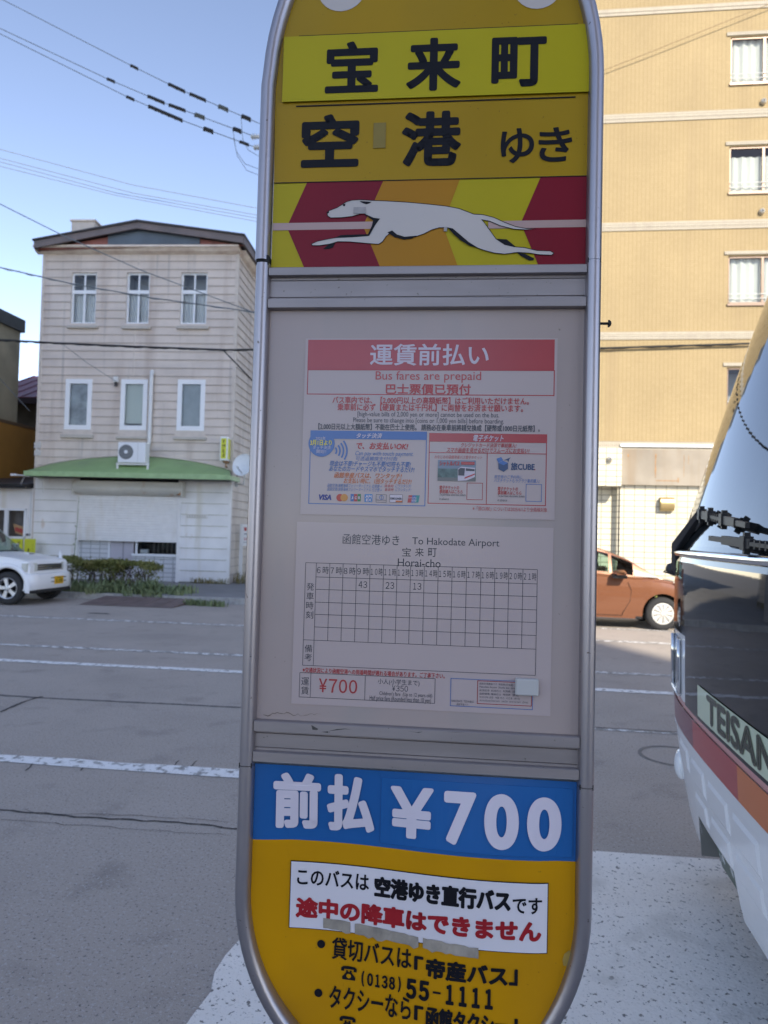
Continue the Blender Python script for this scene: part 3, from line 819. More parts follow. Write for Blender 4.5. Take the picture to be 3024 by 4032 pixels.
def subgrid(mb, u0, u1, v0, v1, y, m, n=30):
    for a in range(n):
        x0, x1 = u0+(u1-u0)*a/n, u0+(u1-u0)*(a+1)/n
        mb.quad((x0, y, v0), (x1, y, v0), (x1, y, v1), (x0, y, v1), m)
mb = MB(buckle)
u0, u1 = S('D', 652, 300)[0], S('D', 1477, 380)[0]; v1 = S('D', 1060, 203)[1]; v0 = S('D', 1060, 492)[1]
BLUE2 = mat('blue_overlay', (0.013, 0.106, 0.323), 0.2, var=0.06, vscale=9, spec=0.5)
for a in range(24):
    x0, x1 = u0+(u1-u0)*a/24, u0+(u1-u0)*(a+1)/24
    mb.quad((x0, .0026, v0), (x1, .0026, v0), (x1, .0026, v1), (x0, .0026, v1), BLUE2)
    mb.quad((x0, .004, v0), (x1, .004, v0), (x1, .0026, v0), (x0, .0026, v0), BLUE2); mb.quad((x0, .0026, v1), (x1, .0026, v1), (x1, .004, v1), (x0, .004, v1), BLUE2)
mb.quad((u0, .004, v0), (u0, .0026, v0), (u0, .0026, v1), (u0, .004, v1), BLUE2); mb.quad((u1, .0026, v0), (u1, .004, v0), (u1, .004, v1), (u1, .0026, v1), BLUE2)
mb.build('price_overlay', sign)
def lo_text(mb, s, xl, xr, yt, yb, m, y, **kw):
    u0, u1, v0, v1 = Sbox('D', xl, xr, yt, yb)
    um, vm = (u0+u1)/2, (v0+v1)/2
    # take back the shift that the buckle gives in the picture
    for s_, bx in ((s, (u0, u1, v0, v1)),): text(mb, s_, *bx, m, y, **kw)
mb = MB(buckle)
LAV = mat('lavender_white_ink', (0.6138, 0.5610, 0.6275), 0.3)
for s, b4, bd in (('前', (188, 392, 158, 405), .0038), ('払', (418, 625, 166, 420), .0038)):
    lo_text(mb, s, *b4, LAV, .0018, bold=bd)
for s, b4, bd in (('¥', (692, 877, 217, 437), .0018), ('7', (922, 1060, 235, 457), .0024), ('0', (1095, 1243, 245, 475), .0026), ('0', (1278, 1427, 260, 487), .0026)):
    lo_text(mb, s, *b4, LAV, .0008, bold=bd*1.7)
mb.build('price_lettering', sign)
mb = MB(buckle)
u0, u1 = S('D', 255, 680)[0], S('D', 1368, 790)[0]; v1 = (S('D', 262, 537)[1]+S('D', 1370, 633)[1])/2; v0 = (S('D', 248, 827)[1]+S('D', 1365, 937)[1])/2
subgrid(mb, u0, u1, v0, v1, .0022, INK, 32); subgrid(mb, u0+.0013, u1-.0013, v0+.0013, v1-.0013, .0016, NOTICE, 32)
lo_text(mb, 'このバスは', 287, 600, 588, 660, INK, .0010, bold=.0006)
lo_text(mb, '空港ゆき直行バス', 622, 1208, 626, 718, INK, .0010, bold=.0018)
lo_text(mb, 'です', 1215, 1342, 680, 750, INK, .0010, bold=.0006)
lo_text(mb, '途中の降車はできません', 280, 1340, 741, 833, DKRED, .0010, bold=.0018)
mb.build('notice_sticker', sign, label='white sticker with black border and red lettering')
mb = MB(buckle)
u, v = S('D', 390, 910); mb.disc(u, v, .0066, .0024, INK)
lo_text(mb, '貸切バスは', 436, 784, 892, 988, INK, .0024, bold=.0006)
lo_text(mb, '「', 795, 835, 940, 1000, INK, .0024, bold=.0014); lo_text(mb, '帝産バス', 845, 1195, 957, 1045, INK, .0024, bold=.0015); lo_text(mb, '」', 1200, 1238, 985, 1055, INK, .0024, bold=.0014)
u, v = S('D', 378, 1122); mb.disc(u, v, .0066, .0024, INK)
digits(mb, '(0138)', *Sbox('D', 556, 748, 1032, 1088), INK, .0024, bold=.0008)
digits(mb, '55-1111', *Sbox('D', 755, 1142, 1053, 1140), INK, .0024, bold=.0016)
lo_text(mb, 'タクシーなら', 425, 782, 1102, 1202, INK, .0024, bold=.0006)
lo_text(mb, '「', 795, 835, 1152, 1215, INK, .0024, bold=.0014); lo_text(mb, '函館タクシー', 845, 1195, 1165, 1255, INK, .0024, bold=.0012); lo_text(mb, '」', 1200, 1238, 1195, 1265, INK, .0024, bold=.0014)
def phone(xl, xr, yt, yb):
    u0, u1, v0, v1 = Sbox('D', xl, xr, yt, yb); w, h = u1-u0, v1-v0
    q = lambda P: mb.add([(u0+w*a, .0024, v0+h*b) for a, b in P], [tuple(range(len(P)))], INK)
    q([(0, .62), (.2, .62), (.2, .78), (.8, .78), (.8, .62), (1, .62), (1, .84), (.88, .97), (.7, 1), (.3, 1), (.12, .97), (0, .84)])
    q([(.08, 0), (.92, 0), (.92, .2), (.68, .55), (.68, .70), (.56, .70), (.56, .58), (.44, .58), (.44, .70), (.32, .70), (.32, .55), (.08, .2)])
    mb.add([(u0+w*(.5+.15*math.cos(t*.524)), .0018, v0+h*(.3+.17*math.sin(t*.524))) for t in range(12)], [tuple(range(12))], YEL3)
phone(477, 545, 1003, 1062); phone(470, 540, 1220, 1280)
mb.build('contact_lettering', sign)
# torn strip of clear tape along the sticker's lower edge
TAPE3 = mat('clear_tape', (0.3450, 0.3010, 0.2480), 0.25, var=0.3, vscale=40, spec=0.6)
mb = MB(buckle); n = 34; top, bot = [], []
for i in range(n+1):
    t = i/n; x = 400 + 670*t; yc = 815 + 100*t
    top.append((x, yc - 22 + random.uniform(-3, 2))); bot.append((x, yc + 22 + random.uniform(-4, 12)*(random.random() < .6)))
V = []
for i, (x, y) in enumerate(top): V.append((S('D', x, y)[0], .0006 + random.uniform(-.0009, .0003), S('D', x, y)[1]))
for i, (x, y) in enumerate(bot): V.append((S('D', x, y)[0], .0009 + random.uniform(-.0012, .0003), S('D', x, y)[1]))
mb.add(V, [(n+1+i, n+2+i, i+1, i) for i in range(n) if i not in (6, 21)], TAPE3)
mb.build('tape_strip', sign, label='crumpled strip of clear tape')
TANS = mat('tan_stain', (0.36, 0.24, 0.05), 0.5, var=0.2, vscale=80)
mb = MB(buckle); P = [(1440, 935), (1462, 920), (1483, 940), (1480, 975), (1458, 990), (1436, 985), (1432, 960)]
mb.add([(S('D', x, y)[0], .0028, S('D', x, y)[1]) for x, y in P], [tuple(range(len(P)-1, -1, -1))], TANS); mb.build('tan_patch', sign)
# back of the panels, legs and base below the picture
BACK = mat('back_sheet', (0.45, 0.45, 0.46), 0.5, metal=0.3)
mb = MB(); mb.prism([(x*.97, z) for x, z in lo[4:-4]] + [(HW, zju_r), (HW, zh0)] + [(-x*.97, z) for x, z in up[5:-5]] + [(-HW, zh0), (-HW, zju_l)], .016, .019, BACK); mb.build('back_panel', sign)
CONC = mat('sign_base_concrete', (0.32, 0.31, 0.29), 0.9, var=0.2, bump=0.3)
for sx in (-.15, .15):
    mb = MB(); mb.tube([(sx, .004, .05), (sx, .004, zl0-blo*.8)], .02, 12, ALU); mb.build('support_post', sign, True, autosmooth=40)
mb = MB(); mb.bbox(-.26, .26, -.17, .18, 0.004, .07, CONC, .012); mb.build('base', sign)
# ================================================================== GROUND, ROAD, MARKINGS
ASPH = ramp_mat('asphalt', [(0.30, (0.385, 0.335, 0.292)), (0.5, (0.425, 0.372, 0.325)), (0.72, (0.46, 0.402, 0.352))], scale=0.9, rough=0.85, bump=0.5, bscale=170,
                second=[(2.6, .58, .74, (0.33, 0.29, 0.255)), (0.35, .60, .76, (0.32, 0.283, 0.25)), (62, .58, .68, (0.50, 0.47, 0.44)), (75, .41, .31, (0.18, 0.17, 0.16)), (160, .61, .71, (.58, .55, .52))])
PAVE = ramp_mat('pavement_asphalt', [(0.3, (0.22, 0.215, 0.21)), (0.7, (0.28, 0.27, 0.265))], scale=1.5, rough=0.9, bump=0.4, second=[(90, .62, .72, (.2, .2, .2))])
KERB = mat('kerb_concrete', (0.42, 0.41, 0.39), 0.85, var=0.3, vscale=9, bump=0.3)
def paint_mat(name, wear, scale=14.0, wear2=0.66, speck=70):
    """white road paint; wear (0..1) is how far the asphalt shows through"""
    return ramp_mat(name, [(wear - .05, (0.33, 0.31, 0.29)), (wear, (0.5, 0.49, 0.47)), (wear + .05, (0.86, 0.85, 0.83)), (.8, (0.92, 0.91, 0.89))], scale=scale, detail=9, rough=0.75, bump=0.3,
                    second=[(speck, wear2, wear2 + .05, (0.11, 0.105, 0.10))])
PAINT = paint_mat('worn_line_paint', 0.42)
PAINT2 = paint_mat('faded_line_paint', 0.50, 10.0, .60)
BAYP = ramp_mat('bay_paint', [(0.25, (0.70, 0.65, 0.585)), (0.42, (0.86, 0.81, 0.74)), (0.7, (0.93, 0.88, 0.81))], scale=1.6, rough=0.85, bump=0.7, bscale=60,
                second=[(48, .625, .665, (0.24, 0.222, 0.20)), (19, .71, .74, (0.18, 0.165, 0.15)), (130, .60, .72, (.56, .53, .48)), (4, .55, .75, (.66, .62, .56))], stretch=(0.6, 1.6, 1))

mb = MB(); mb.rect(-900, 900, 0, 0, 0, PAVE) if False else mb.quad((-900, -900, -.16), (900, -900, -.16), (900, 900, -.16), (-900, 900, -.16), PAVE)
struct(mb.build('ground'))
YK0, YK1 = 1.72, 14.95
mb = MB(); mb.quad((-90, YK0-.05, 0), (120, YK0-.05, 0), (120, 17.0, 0), (-90, 17.0, 0), ASPH)
road = struct(mb.build('road'))
mb = MB(); mb.box(-90, 120, -4.9, YK0-.16, -.15, .12, PAVE); struct(mb.build('near_pavement'))
mb = MB()
x = -60.0
while x < 90: mb.bbox(x+.004, x+.6, YK0-.16, YK0, -.15, .125, KERB, .012); x += .604
struct(mb.build('near_kerb'))
# far pavement with its kerb build-out
kx = [(-90, 15.4), (-4.6, 15.4), (-3.9, YK1), (0.3, YK1), (1.0, 16.2), (120, 16.2)]
mb = MB()
back = 60.0
for (xa, ya), (xb, yb) in zip(kx[:-1], kx[1:]):
    mb.quad((xa, ya+.15, .12), (xb, yb+.15, .12), (xb, back, .12), (xa, back, .12), PAVE)
struct(mb.build('far_pavement'))
mb = MB()
for (xa, ya), (xb, yb) in zip(kx[:-1], kx[1:]):
    A, B = Vector((xa, ya)), Vector((xb, yb)); L = (B-A).length; n = max(1, int(L/.6)); d = (B-A)/L; nn = Vector((-d.y, d.x))*.16
    if L > 60: A, n = (A if xa > 0 else B - d*40), 66; L = 40
    for i in range(n):
        a, b = A + d*(L*i/n+.004), A + d*(L*(i+1)/n-.004)
        mb.prismz([(a.x, a.y), (b.x, b.y), (b.x+nn.x, b.y+nn.y), (a.x+nn.x, a.y+nn.y)], -.1, .128, KERB)
struct(mb.build('far_kerb'))

# painted lines (each a sheet on the road)
def wob_line(name, x0, x1, y, w, m, z=.004, step=.35, gaps=(), amp=.012):
    mb = MB(); x = x0; P = []
    while x <= x1: P.append((x, y - w/2 + random.uniform(-amp, amp), y + w/2 + random.uniform(-amp, amp))); x += step
    for a, b in zip(P[:-1], P[1:]):
        if any(g0 < a[0] < g1 for g0, g1 in gaps): continue
        mb.quad((a[0], a[1], z), (b[0], b[1], z), (b[0], b[2], z), (a[0], a[2], z), m)
    return struct(mb.build(name))
def yw(py_top, py_bot, px):
    a, b = G(px, py_top), G(px, py_bot)
    return (a.y+b.y)/2, abs(a.y-b.y)
ya, wa = yw(2424, 2434, 100); wob_line('road_line', -30, 40, ya, .16, PAINT2)
yb_, wb = yw(2537, 2547, 100); wob_line('road_line', -30, 40, yb_, .12, PAINT2)
yc, wc = yw(2598, 2611, 100); wob_line('road_line', -30, 40, yc, .15, PAINT)
yd, wd = yw(3005, 3034, 500); wob_line('road_line', -30, .35, yd, .15, PAINT, amp=.016)
wob_line('road_line', .7, 7, G(2500, 2880).y, .07, PAINT2)  # faint narrow pale strip, laid on the road like the lines
ye = G(2660, 2486).y; wob_line('road_line', 0.3, 30, ye, .12, PAINT2, gaps=((2.0, 2.2),))
mb = MB(); xe = -.875
pts = [(xe + random.uniform(-.02, .02), 1.73 + i*.11) for i in range(20)] + [(xe + .1 + i*.45, 3.93 + random.uniform(-.012, .012)) for i in range(24)]
pts = [p for p in pts if p[1] < 3.95]
n = len(pts); mb.add([(x, y, .004) for x, y in pts] + [(pts[-1][0], 1.73, .004)], [tuple(range(n, -1, -1))[::1]], BAYP)
bay = struct(mb.build('bus_bay_paint'))
bm_flip = [tuple(p.vertices) for p in bay.data.polygons]
if bay.data.polygons[0].normal.z < 0: bay.data.flip_normals()

CRACK = mat('crack_seal', (0.05, 0.048, 0.046), 0.8)
def crack(pts, w, seed, jit=.02, m=CRACK, name='road_crack'):
    rr = random.Random(seed); P = []
    for (a, b) in zip(pts[:-1], pts[1:]):
        A, B = Vector(a), Vector(b); n = max(2, int((B-A).length/.06)); d = (B-A); nn = Vector((-d.y, d.x)).normalized()
        for i in range(n): P.append(A + d*(i/n) + nn*rr.uniform(-jit, jit))
    P.append(Vector(pts[-1])); mb = MB()
    for i in range(len(P)-1):
        a, b = P[i], P[i+1]; d = (b-a).normalized(); nn = Vector((-d.y, d.x))
        w0, w1 = w*rr.uniform(.4, 1), w*rr.uniform(.4, 1)
        mb.quad((a.x-nn.x*w0, a.y-nn.y*w0, .0035), (b.x-nn.x*w1, b.y-nn.y*w1, .0035), (b.x+nn.x*w1, b.y+nn.y*w1, .0035), (a.x+nn.x*w0, a.y+nn.y*w0, .0035), m)
    return mb.build(name, road)
g = lambda px, py: tuple(G(px, py)[:2])
crack([(-9, g(0, 3195)[1]+.02), g(0, 3190), g(300, 3216), g(700, 3240), g(925, 3262), (1.2, g(925, 3262)[1]-.02), (4, g(925, 3262)[1]+.05)], .010, 3, .012)
crack([g(100, 3185), g(150, 3205), g(560, 3212), g(900, 3240)], .003, 4, .012)
crack([g(0, 3230), g(560, 3268), g(900, 3290)], .0025, 5, .012)
SEAL = mat('old_seam', (0.13, 0.125, 0.12), 0.8)
crack([(-9, g(0, 2738)[1]), g(0, 2738), g(150, 2748), g(700, 2774), g(960, 2787), (3.5, g(960, 2787)[1]-.02)], .022, 6, .006, SEAL)
crack([g(0, 2805), g(90, 2765), g(150, 2746), g(170, 2744)], .020, 7, .004, CRACK)
for px in (120, 335, 680, 750): crack([g(px-20, 3036), g(px+8, 3012), g(px+25, 2996)], .006, px, .006)
TAR = mat('tar_patch', (0.12, 0.115, 0.11), 0.8, var=.3)
mb = MB(); c = G(390, 2416); mb.add([(c.x+.26*math.cos(t*.5)*random.uniform(.7, 1.1), c.y+.10*math.sin(t*.5)*random.uniform(.7, 1.1), .0032) for t in range(12)], [tuple(range(12))], TAR); mb.build('tar_patch', road)
MANH = mat('iron_cover', (0.20, 0.19, 0.18), 0.8)
c = G(2575, 2972)
mb = MB(); mb.lathe([(.235, .0032), (.255, .0034), (.262, .0032)], (c.x+.15, c.y, 0), 'Z', 32, MANH); mb.build('iron_cover', road)
# brown steel ramp laid against the kerb
RAMP = mat('rusty_brown_plate', (0.18, 0.132, 0.122), 0.7, var=0.3, vscale=4, bump=.5, bscale=50)
a, b, c_, d = G(284, 2386), G(695, 2391), G(715, 2356, .125), G(312, 2346, .125)
ya_, yk = (a.y+b.y)/2, 15.25
mb = MB(); xs = [a.x, b.x]
mb.prismx([(ya_, .006), (yk, .006), (yk, .10)], a.x, b.x, RAMP)
for i in range(1, 6):
    xx = a.x + (b.x-a.x)*i/6; mb.prismx([(ya_+.05, .014), (yk-.03, .105), (yk-.03, .098), (ya_+.05, .010)], xx-.004, xx+.004, RAMP)
tag(mb.build('kerb_ramp'), 'brown ramp plate sloping from the road up to the kerb before the hedge', 'kerb ramp')

# ================================================================== GREY HOUSE
HF = Frame(PD(898, 2298, 20.26), rad(2.9)); HF.o.z = .12
Z5 = lambda x, y, d=0.0: HF.uv(.6631*x, 800+.6631*y, d)
Z6 = lambda x, y, d=0.0: HF.uv(.6631*x, 1600+.6631*y, d)
SIDING = mat('beige_siding', (0.65, 0.57, 0.50), 0.6, var=0.14, vscale=1.3, bump=.05, bscale=30)
SIDING2 = mat('siding_trim', (0.62, 0.55, 0.48), 0.6, var=0.1)
WHITEB = mat('white_boards', (0.83, 0.82, 0.80), 0.6, var=0.10, vscale=1.6)
LIPSHADE = mat('siding_lip_shade', (0.36, 0.31, 0.28), 0.7)  # painted shade line under the lip of each siding board
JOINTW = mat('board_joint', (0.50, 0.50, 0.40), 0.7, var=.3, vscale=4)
WHITEF = mat('white_window_frame', (0.78, 0.80, 0.82), 0.4)
FASCIA = mat('rusty_brown_fascia', (0.17, 0.135, 0.13), 0.6, var=0.35, vscale=2.2, vc=(.12, .105, .105))
RUST = mat('rust_red_panel', (0.33, 0.12, 0.095), 0.7, var=0.4, vscale=3)
SLATE = mat('slate_panel', (0.085, 0.11, 0.135), 0.4, var=0.2, vscale=2)
CORN = mat('cream_cornice', (0.80, 0.72, 0.62), 0.6, var=0.3, vscale=3, vc=(.64, .52, .44))
ROOFM = mat('dark_roof', (0.05, 0.045, 0.045), 0.5, metal=.3)
CURT = mat('pale_curtain', (0.80, 0.80, 0.79), 0.9)
BLINDC = mat('cream_blind', (0.62, 0.66, 0.60), 0.8)
DARKIN = mat('dark_interior', (0.02, 0.022, 0.025), 0.9)
PANE = glass('window_glass', (0.86, 0.90, 0.91))
GREYIN = mat('grey_interior', (0.42, 0.43, 0.44), 0.9)
GREENC = mat('green_canopy', (0.26, 0.39, 0.165), 0.55, var=0.10, vscale=2)
GREEND = mat('green_trim', (0.31, 0.46, 0.22), 0.5, var=.15)
SHUT = mat('white_shutter', (0.82, 0.81, 0.79), 0.5, var=0.06)
CREAM = mat('cream_box', (0.66, 0.64, 0.57), 0.5, var=0.10, vscale=2)
PIPE = mat('white_pipe', (0.70, 0.70, 0.68), 0.5)
RUSTSP = mat('rust_spot', (0.36, 0.20, 0.10), 0.8, var=.4, vscale=30)
LILAC = mat('lilac_door', (0.50, 0.48, 0.53), 0.5)
weather(SIDING, 1.0, .52, .72, (.42, .33, .27), .55, (2.2, 2.2, .22)); weather(SIDING, 1.4, .60, .72, (.33, .31, .29), .5, (3.5, 3.5, .15), 3)
weather(WHITEB, 1.2, .56, .72, (.62, .57, .42), .5, (2.5, 2.5, .25)); weather(WHITEB, 2.2, .64, .72, (.55, .38, .22), .45, (1.5, 1.5, .6), 5)
weather(SHUT, 1.3, .58, .74, (.62, .54, .40), .5, (1.8, 1.8, .3)); weather(CREAM, 2.0, .60, .70, (.48, .30, .16), .6, (1, 1, .5)); weather(GREENC, 1.6, .5, .75, (.20, .27, .15), .6)
house = thing('grey_house', 'three storey beige sided house with low gable roof and a white shuttered shop front', 'house', HF.o, HF.rz)
xl = (Z5(250, 600)[0] + Z6(205, 500)[0])/2; xr = 0.0
zcor = Z5(820, 293, -.10)[1]; zct = Z5(820, 246, -.30)[1]; zcan = Z6(400, 380)[1]
DEEP = 9.0
def holes_cut(x0, x1, z0, z1, holes):
    segs = [(x0, x1)]
    for (a, b, c, d) in holes:
        if c < z1-.01 and d > z0+.01:
            new = []
            for (s, e) in segs:
                if b <= s or a >= e: new.append((s, e)); continue
                if a > s: new.append((s, a))
                if b < e: new.append((b, e))
            segs = new
    return segs
def lap_wall(mb, x0, x1, z0, z1, pitch, holes, m, y=0.0, lip=.016, jm=None):
    zz = z0
    while zz < z1 - 1e-4:
        cuts = [zz, min(zz+pitch, z1)]
        for h in holes:
            for q in (h[2], h[3]):
                if zz+.012 < q < min(zz+pitch, z1)-.004: cuts.append(q)
        cuts.sort()
        for ca, cb in zip(cuts[:-1], cuts[1:]):
            ya_ = y - lip*(1-(ca-zz)/pitch); yb2 = y - lip*(1-(cb-zz)/pitch)
            for (s, e) in holes_cut(x0, x1, ca, cb, holes):
                mb.quad((s, ya_, ca), (e, ya_, ca), (e, yb2, cb), (s, yb2, cb), m)
                if ca == zz:
                    mb.quad((s, y, ca), (e, y, ca), (e, ya_, ca), (s, ya_, ca), m)
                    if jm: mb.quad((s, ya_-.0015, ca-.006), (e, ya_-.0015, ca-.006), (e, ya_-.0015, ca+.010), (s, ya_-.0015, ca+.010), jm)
        zz += pitch
win_t = [(*[Z5(a, 560)[0], Z5(b, 560)[0]], Z5((a+b)/2, d)[1], Z5((a+b)/2, c)[1]) for a, b, c, d in ((422, 572, 412, 716), (750, 888, 412, 716), (1072, 1230, 411, 718))]
win_m = [(*[Z5(a, 1200)[0], Z5(b, 1200)[0]], Z5((a+b)/2, d)[1], Z5((a+b)/2, c)[1]) for a, b, c, d in ((387, 545, 1045, 1345), (716, 875, 1047, 1348), (1053, 1217, 1048, 1352))]
mb = MB()
lap_wall(mb, xl+.06, xr-.07, zcan-.1, zcor+.05, .236, win_t + win_m, SIDING, jm=LIPSHADE)
mb.box(xl, xr, .02, .10, 0, zcor+.1, SIDING) if False else None
# reveals behind the boards round each window
for (a, b, c, d) in win_t + win_m:
    mb.quad((a, -.012, c), (a, .14, c), (a, .14, d), (a, -.012, d), SIDING2); mb.quad((b, .14, c), (b, -.012, c), (b, -.012, d), (b, .14, d), SIDING2)
    mb.quad((a, .14, d), (b, .14, d), (b, -.012, d), (a, -.012, d), SIDING2); mb.quad((a, -.012, c), (b, -.012, c), (b, .14, c), (a, .14, c), SIDING2)
mb.build('front_wall', house)
mb = MB()
zz = 0.0
while zz < zcor+.05:                                # right side wall boards
    z2 = min(zz+.236, zcor+.05)
    mb.quad((xr+.016, .07, zz), (xr+.016, DEEP, zz), (xr, DEEP, z2), (xr, .07, z2), SIDING)
    mb.quad((xr, .07, zz), (xr, DEEP, zz), (xr+.016, DEEP, zz), (xr+.016, .07, zz), SIDING)
    mb.quad((xr+.0175, .07, zz-.006), (xr+.0175, DEEP, zz-.006), (xr+.0175, DEEP, zz+.010), (xr+.0175, .07, zz+.010), LIPSHADE)
    zz += .236
mb.quad((xl, DEEP, 0), (xl, 0, 0), (xl, 0, zcor+.1), (xl, DEEP, zcor+.1), SIDING)
mb.quad((xr, DEEP, 0), (xl, DEEP, 0), (xl, DEEP, zcor+.1), (xr, DEEP, zcor+.1), SIDING)
mb.build('side_wall', house)
mb = MB(); mb.box(xr-.07, xr+.022, -.022, .07, 0, zcor, SIDING2); mb.box(xl-.022, xl+.06, -.022, .07, 0, zcor, SIDING2)
xm = Z5(825, 350)[0]; mb.box(xm-.03, xm+.03, -.018, -.004, win_t[1][3]+.2, zcor, SIDING2); mb.box(xm-.06, xm-.02, -.018, -.004, win_m[1][3]+.1, win_t[1][2]-.1, SIDING2)
mb.build('corner_trim', house)
# cornice, gable fascia, roof
xo0, xo1 = Z5(228, 265)[0], Z5(1432, 265)[0]
mb = MB()
prof = [(-.0, zcor-.02), (-.16, zcor+.02), (-.26, zcor+.10), (-.30, zct-.05), (-.30, zct), (0.0, zct)]
mb.prismx(prof, xo0, xo1, CORN)
ox = xo1
sp = [(xr, zcor-.02), (xr+.10, zcor+.02), (xr+.20, zcor+.10), (xo1, zct-.05), (xo1, zct), (xr, zct)]
mb.prism(sp, .0, DEEP+.2, CORN)
mb.prism([(xl-(a-xr), b) for a, b in sp][::-1], .0, DEEP+.2, CORN)
mb.build('cornice', house)
xa0, za0 = Z5(205, 218, -.42); xap, zap = Z5(815, 103, -.42); xa1, za1 = Z5(1445, 188, -.42)
_, zb0 = Z5(220, 265, -.42); _, zb1 = Z5(1450, 235, -.42); _, zbp = Z5(815, 148, -.42)
mb = MB()
mb.prism([(xa0, zb0), (xap, zbp), (xap, zap), (xa0, za0)], -.42, -.36, FASCIA)
mb.prism([(xap, zbp), (xa1, zb1), (xa1, za1), (xap, zap)], -.42, -.36, FASCIA)
mb.prism([(xa0-.04, za0-.02), (xap, zap-.04), (xap, zap+.01), (xa0-.04, za0+.01)], -.47, -.40, ROOFM)
mb.prism([(xap, zap-.04), (xa1+.04, za1-.02), (xa1+.04, za1+.01), (xap, zap+.01)], -.47, -.40, ROOFM)
mb.box(xa1-.03, xa1+.03, -.40, DEEP+.3, zb1-.02, za1+.03, FASCIA); mb.box(xa0-.03, xa0+.03, -.40, DEEP+.3, zb0, za0+.03, FASCIA)
mb.build('gable_fascia', house)
mb = MB(); mb.prism([(xa0, zct-.0), (xa1, zct), (xa1, zb1), (xap, zbp), (xa0, zb0)], -.24, -.18, RUST)
mb.build('gable_panel', house, label='rust red gable board')
mb = MB(); p = [Z5(640, 246, -.27), Z5(1185, 243, -.27), Z5(1185, 192, -.27), Z5(820, 150, -.27), Z5(640, 182, -.27)]
mb.prism([(x, max(z, zct+.005)) for x, z in p], -.27, -.245, SLATE)
mb.build('gable_panel', house, label='dark slate panel in the middle of the gable')
mb = MB()
mb.prism([(xa0-.05, za0-.03), (xap, zap-.03), (xa1+.05, za1-.03), (xa1+.05, za1+.02), (xap, zap+.02), (xa0-.05, za0+.02)], -.46, DEEP+.4, ROOFM)
roof = mb.build('roof', house)
c0, c1 = Z5(424, 160, 1.2)[0], Z5(560, 160, 1.2)[0]; zt_ = Z5(490, 108, 1.2)[1]; zl_ = Z5(490, 178, 1.2)[1]
mb = MB(); mb.box(c0, c1, 1.2, 2.3, zl_-.5, zt_, SIDING2); mb.box(c0-.04, c1+.04, 1.16, 2.34, zt_, zt_+.05, CORN); mb.build('chimney', roof)

def window_unit(parent, a, b, c, d, fw, kind, y=.05):
    f = MB()
    for (x0, x1, z0, z1) in ((a, a+fw, c, d), (b-fw, b, c, d), (a+fw, b-fw, c, c+fw), (a+fw, b-fw, d-fw, d)): f.box(x0, x1, y, y+.06, z0, z1, WHITEF)
    if kind == 'cross':
        zt2 = c + (d-c)*.63
        f.box(a+fw, b-fw, y-.004, y+.05, zt2-.05, zt2+.05, WHITEF)
        xm_ = (a+b)/2; f.box(xm_-.028, xm_+.028, y+.004, y+.05, c+fw, zt2-.05, WHITEF); f.box(xm_-.022, xm_+.022, y+.004, y+.05, zt2+.05, d-fw, WHITEF)
    w = f.build('window', parent)
    mb = MB(); mb.quad((a+fw*.5, y+.032, c+fw*.5), (b-fw*.5, y+.032, c+fw*.5), (b-fw*.5, y+.032, d-fw*.5), (a+fw*.5, y+.032, d-fw*.5), PANE); mb.build('pane', w)
    mb = MB(); n = 26
    mb.quad((a, y+.5, c), (b, y+.5, c), (b, y+.5, d), (a, y+.5, d), GREYIN); mb.quad((a, y+.07, c), (a, y+.5, c), (a, y+.5, d), (a, y+.07, d), GREYIN); mb.quad((b, y+.5, c), (b, y+.07, c), (b, y+.07, d), (b, y+.5, d), GREYIN)
    mb.build('room_interior', w)
    mb = MB()
    if kind == 'cross':
        z1 = c + (d-c)*random.uniform(.60, .63); sk = random.randint(0, 2)
        def fold(i): return y+.14 + .022*math.sin(i*1.7+sk)
        for i in range(n):
            if i in (12, 13) and sk: continue
            x0, x1 = a+(b-a)*i/n, a+(b-a)*(i+1)/n
            mb.quad((x0, fold(i), c), (x1, fold(i+1), c), (x1, fold(i+1), z1), (x0, fold(i), z1), CURT)
        mb.build('curtain', w, True)
    elif kind == 'blind':
        zb_ = c + (d-c)*.14
        mb.quad((a, y+.12, zb_), (b, y+.12, zb_), (b, y+.12, d), (a, y+.12, d), BLINDC); mb.build('blind', w)
    elif kind == 'film':
        mb.quad((a, y+.10, c), (b, y+.10, c), (b, y+.10, d), (a, y+.10, d), mat('frosted_film', (.42, .45, .47), .5, var=.45, vscale=3, vc=(.16, .17, .18))); mb.build('blind', w)
    else:
        mb.quad((a, y+.10, c), (b, y+.10, c), (b, y+.10, d-.12), (a, y+.10, d-.12), mat('grey_blind', (.42, .46, .48), .8, var=.1)); mb.build('blind', w)
    return w
for h in win_t:
    w = window_unit(house, *h, .055, 'cross')
for h, k in zip(win_m, ('film', 'blind', 'grey')):
    w = window_unit(house, *h, .13, k, y=-.02)
SILL = mat('pale_sill', (0.50, 0.46, 0.41), 0.6, var=.1)
for (xa, xb, yt, yb2, f) in ((395, 578, 725, 741, Z5), (722, 892, 728, 746, Z5), (1047, 1238, 728, 746, Z5), (358, 548, 165, 187, Z6), (688, 878, 178, 193, Z6), (1028, 1222, 180, 197, Z6)):
    mb = MB(); u0, u1 = f(xa, yt, -.08)[0], f(xb, yt, -.08)[0]; mb.bbox(u0, u1, -.09, .03, f((xa+xb)/2, yb2, -.08)[1], f((xa+xb)/2, yt, -.08)[1], SILL, .008); mb.build('window_sill', house)
# middle windows: pale panels below each, down to the sill
for h, (ya2) in zip(win_m, (0, 1, 2)):
    mb = MB(); mb.box(h[0]-.04, h[1]+.04, -.02, -.003, h[2]-.20, h[2]+.002, SIDING2); mb.build('apron_panel', house)
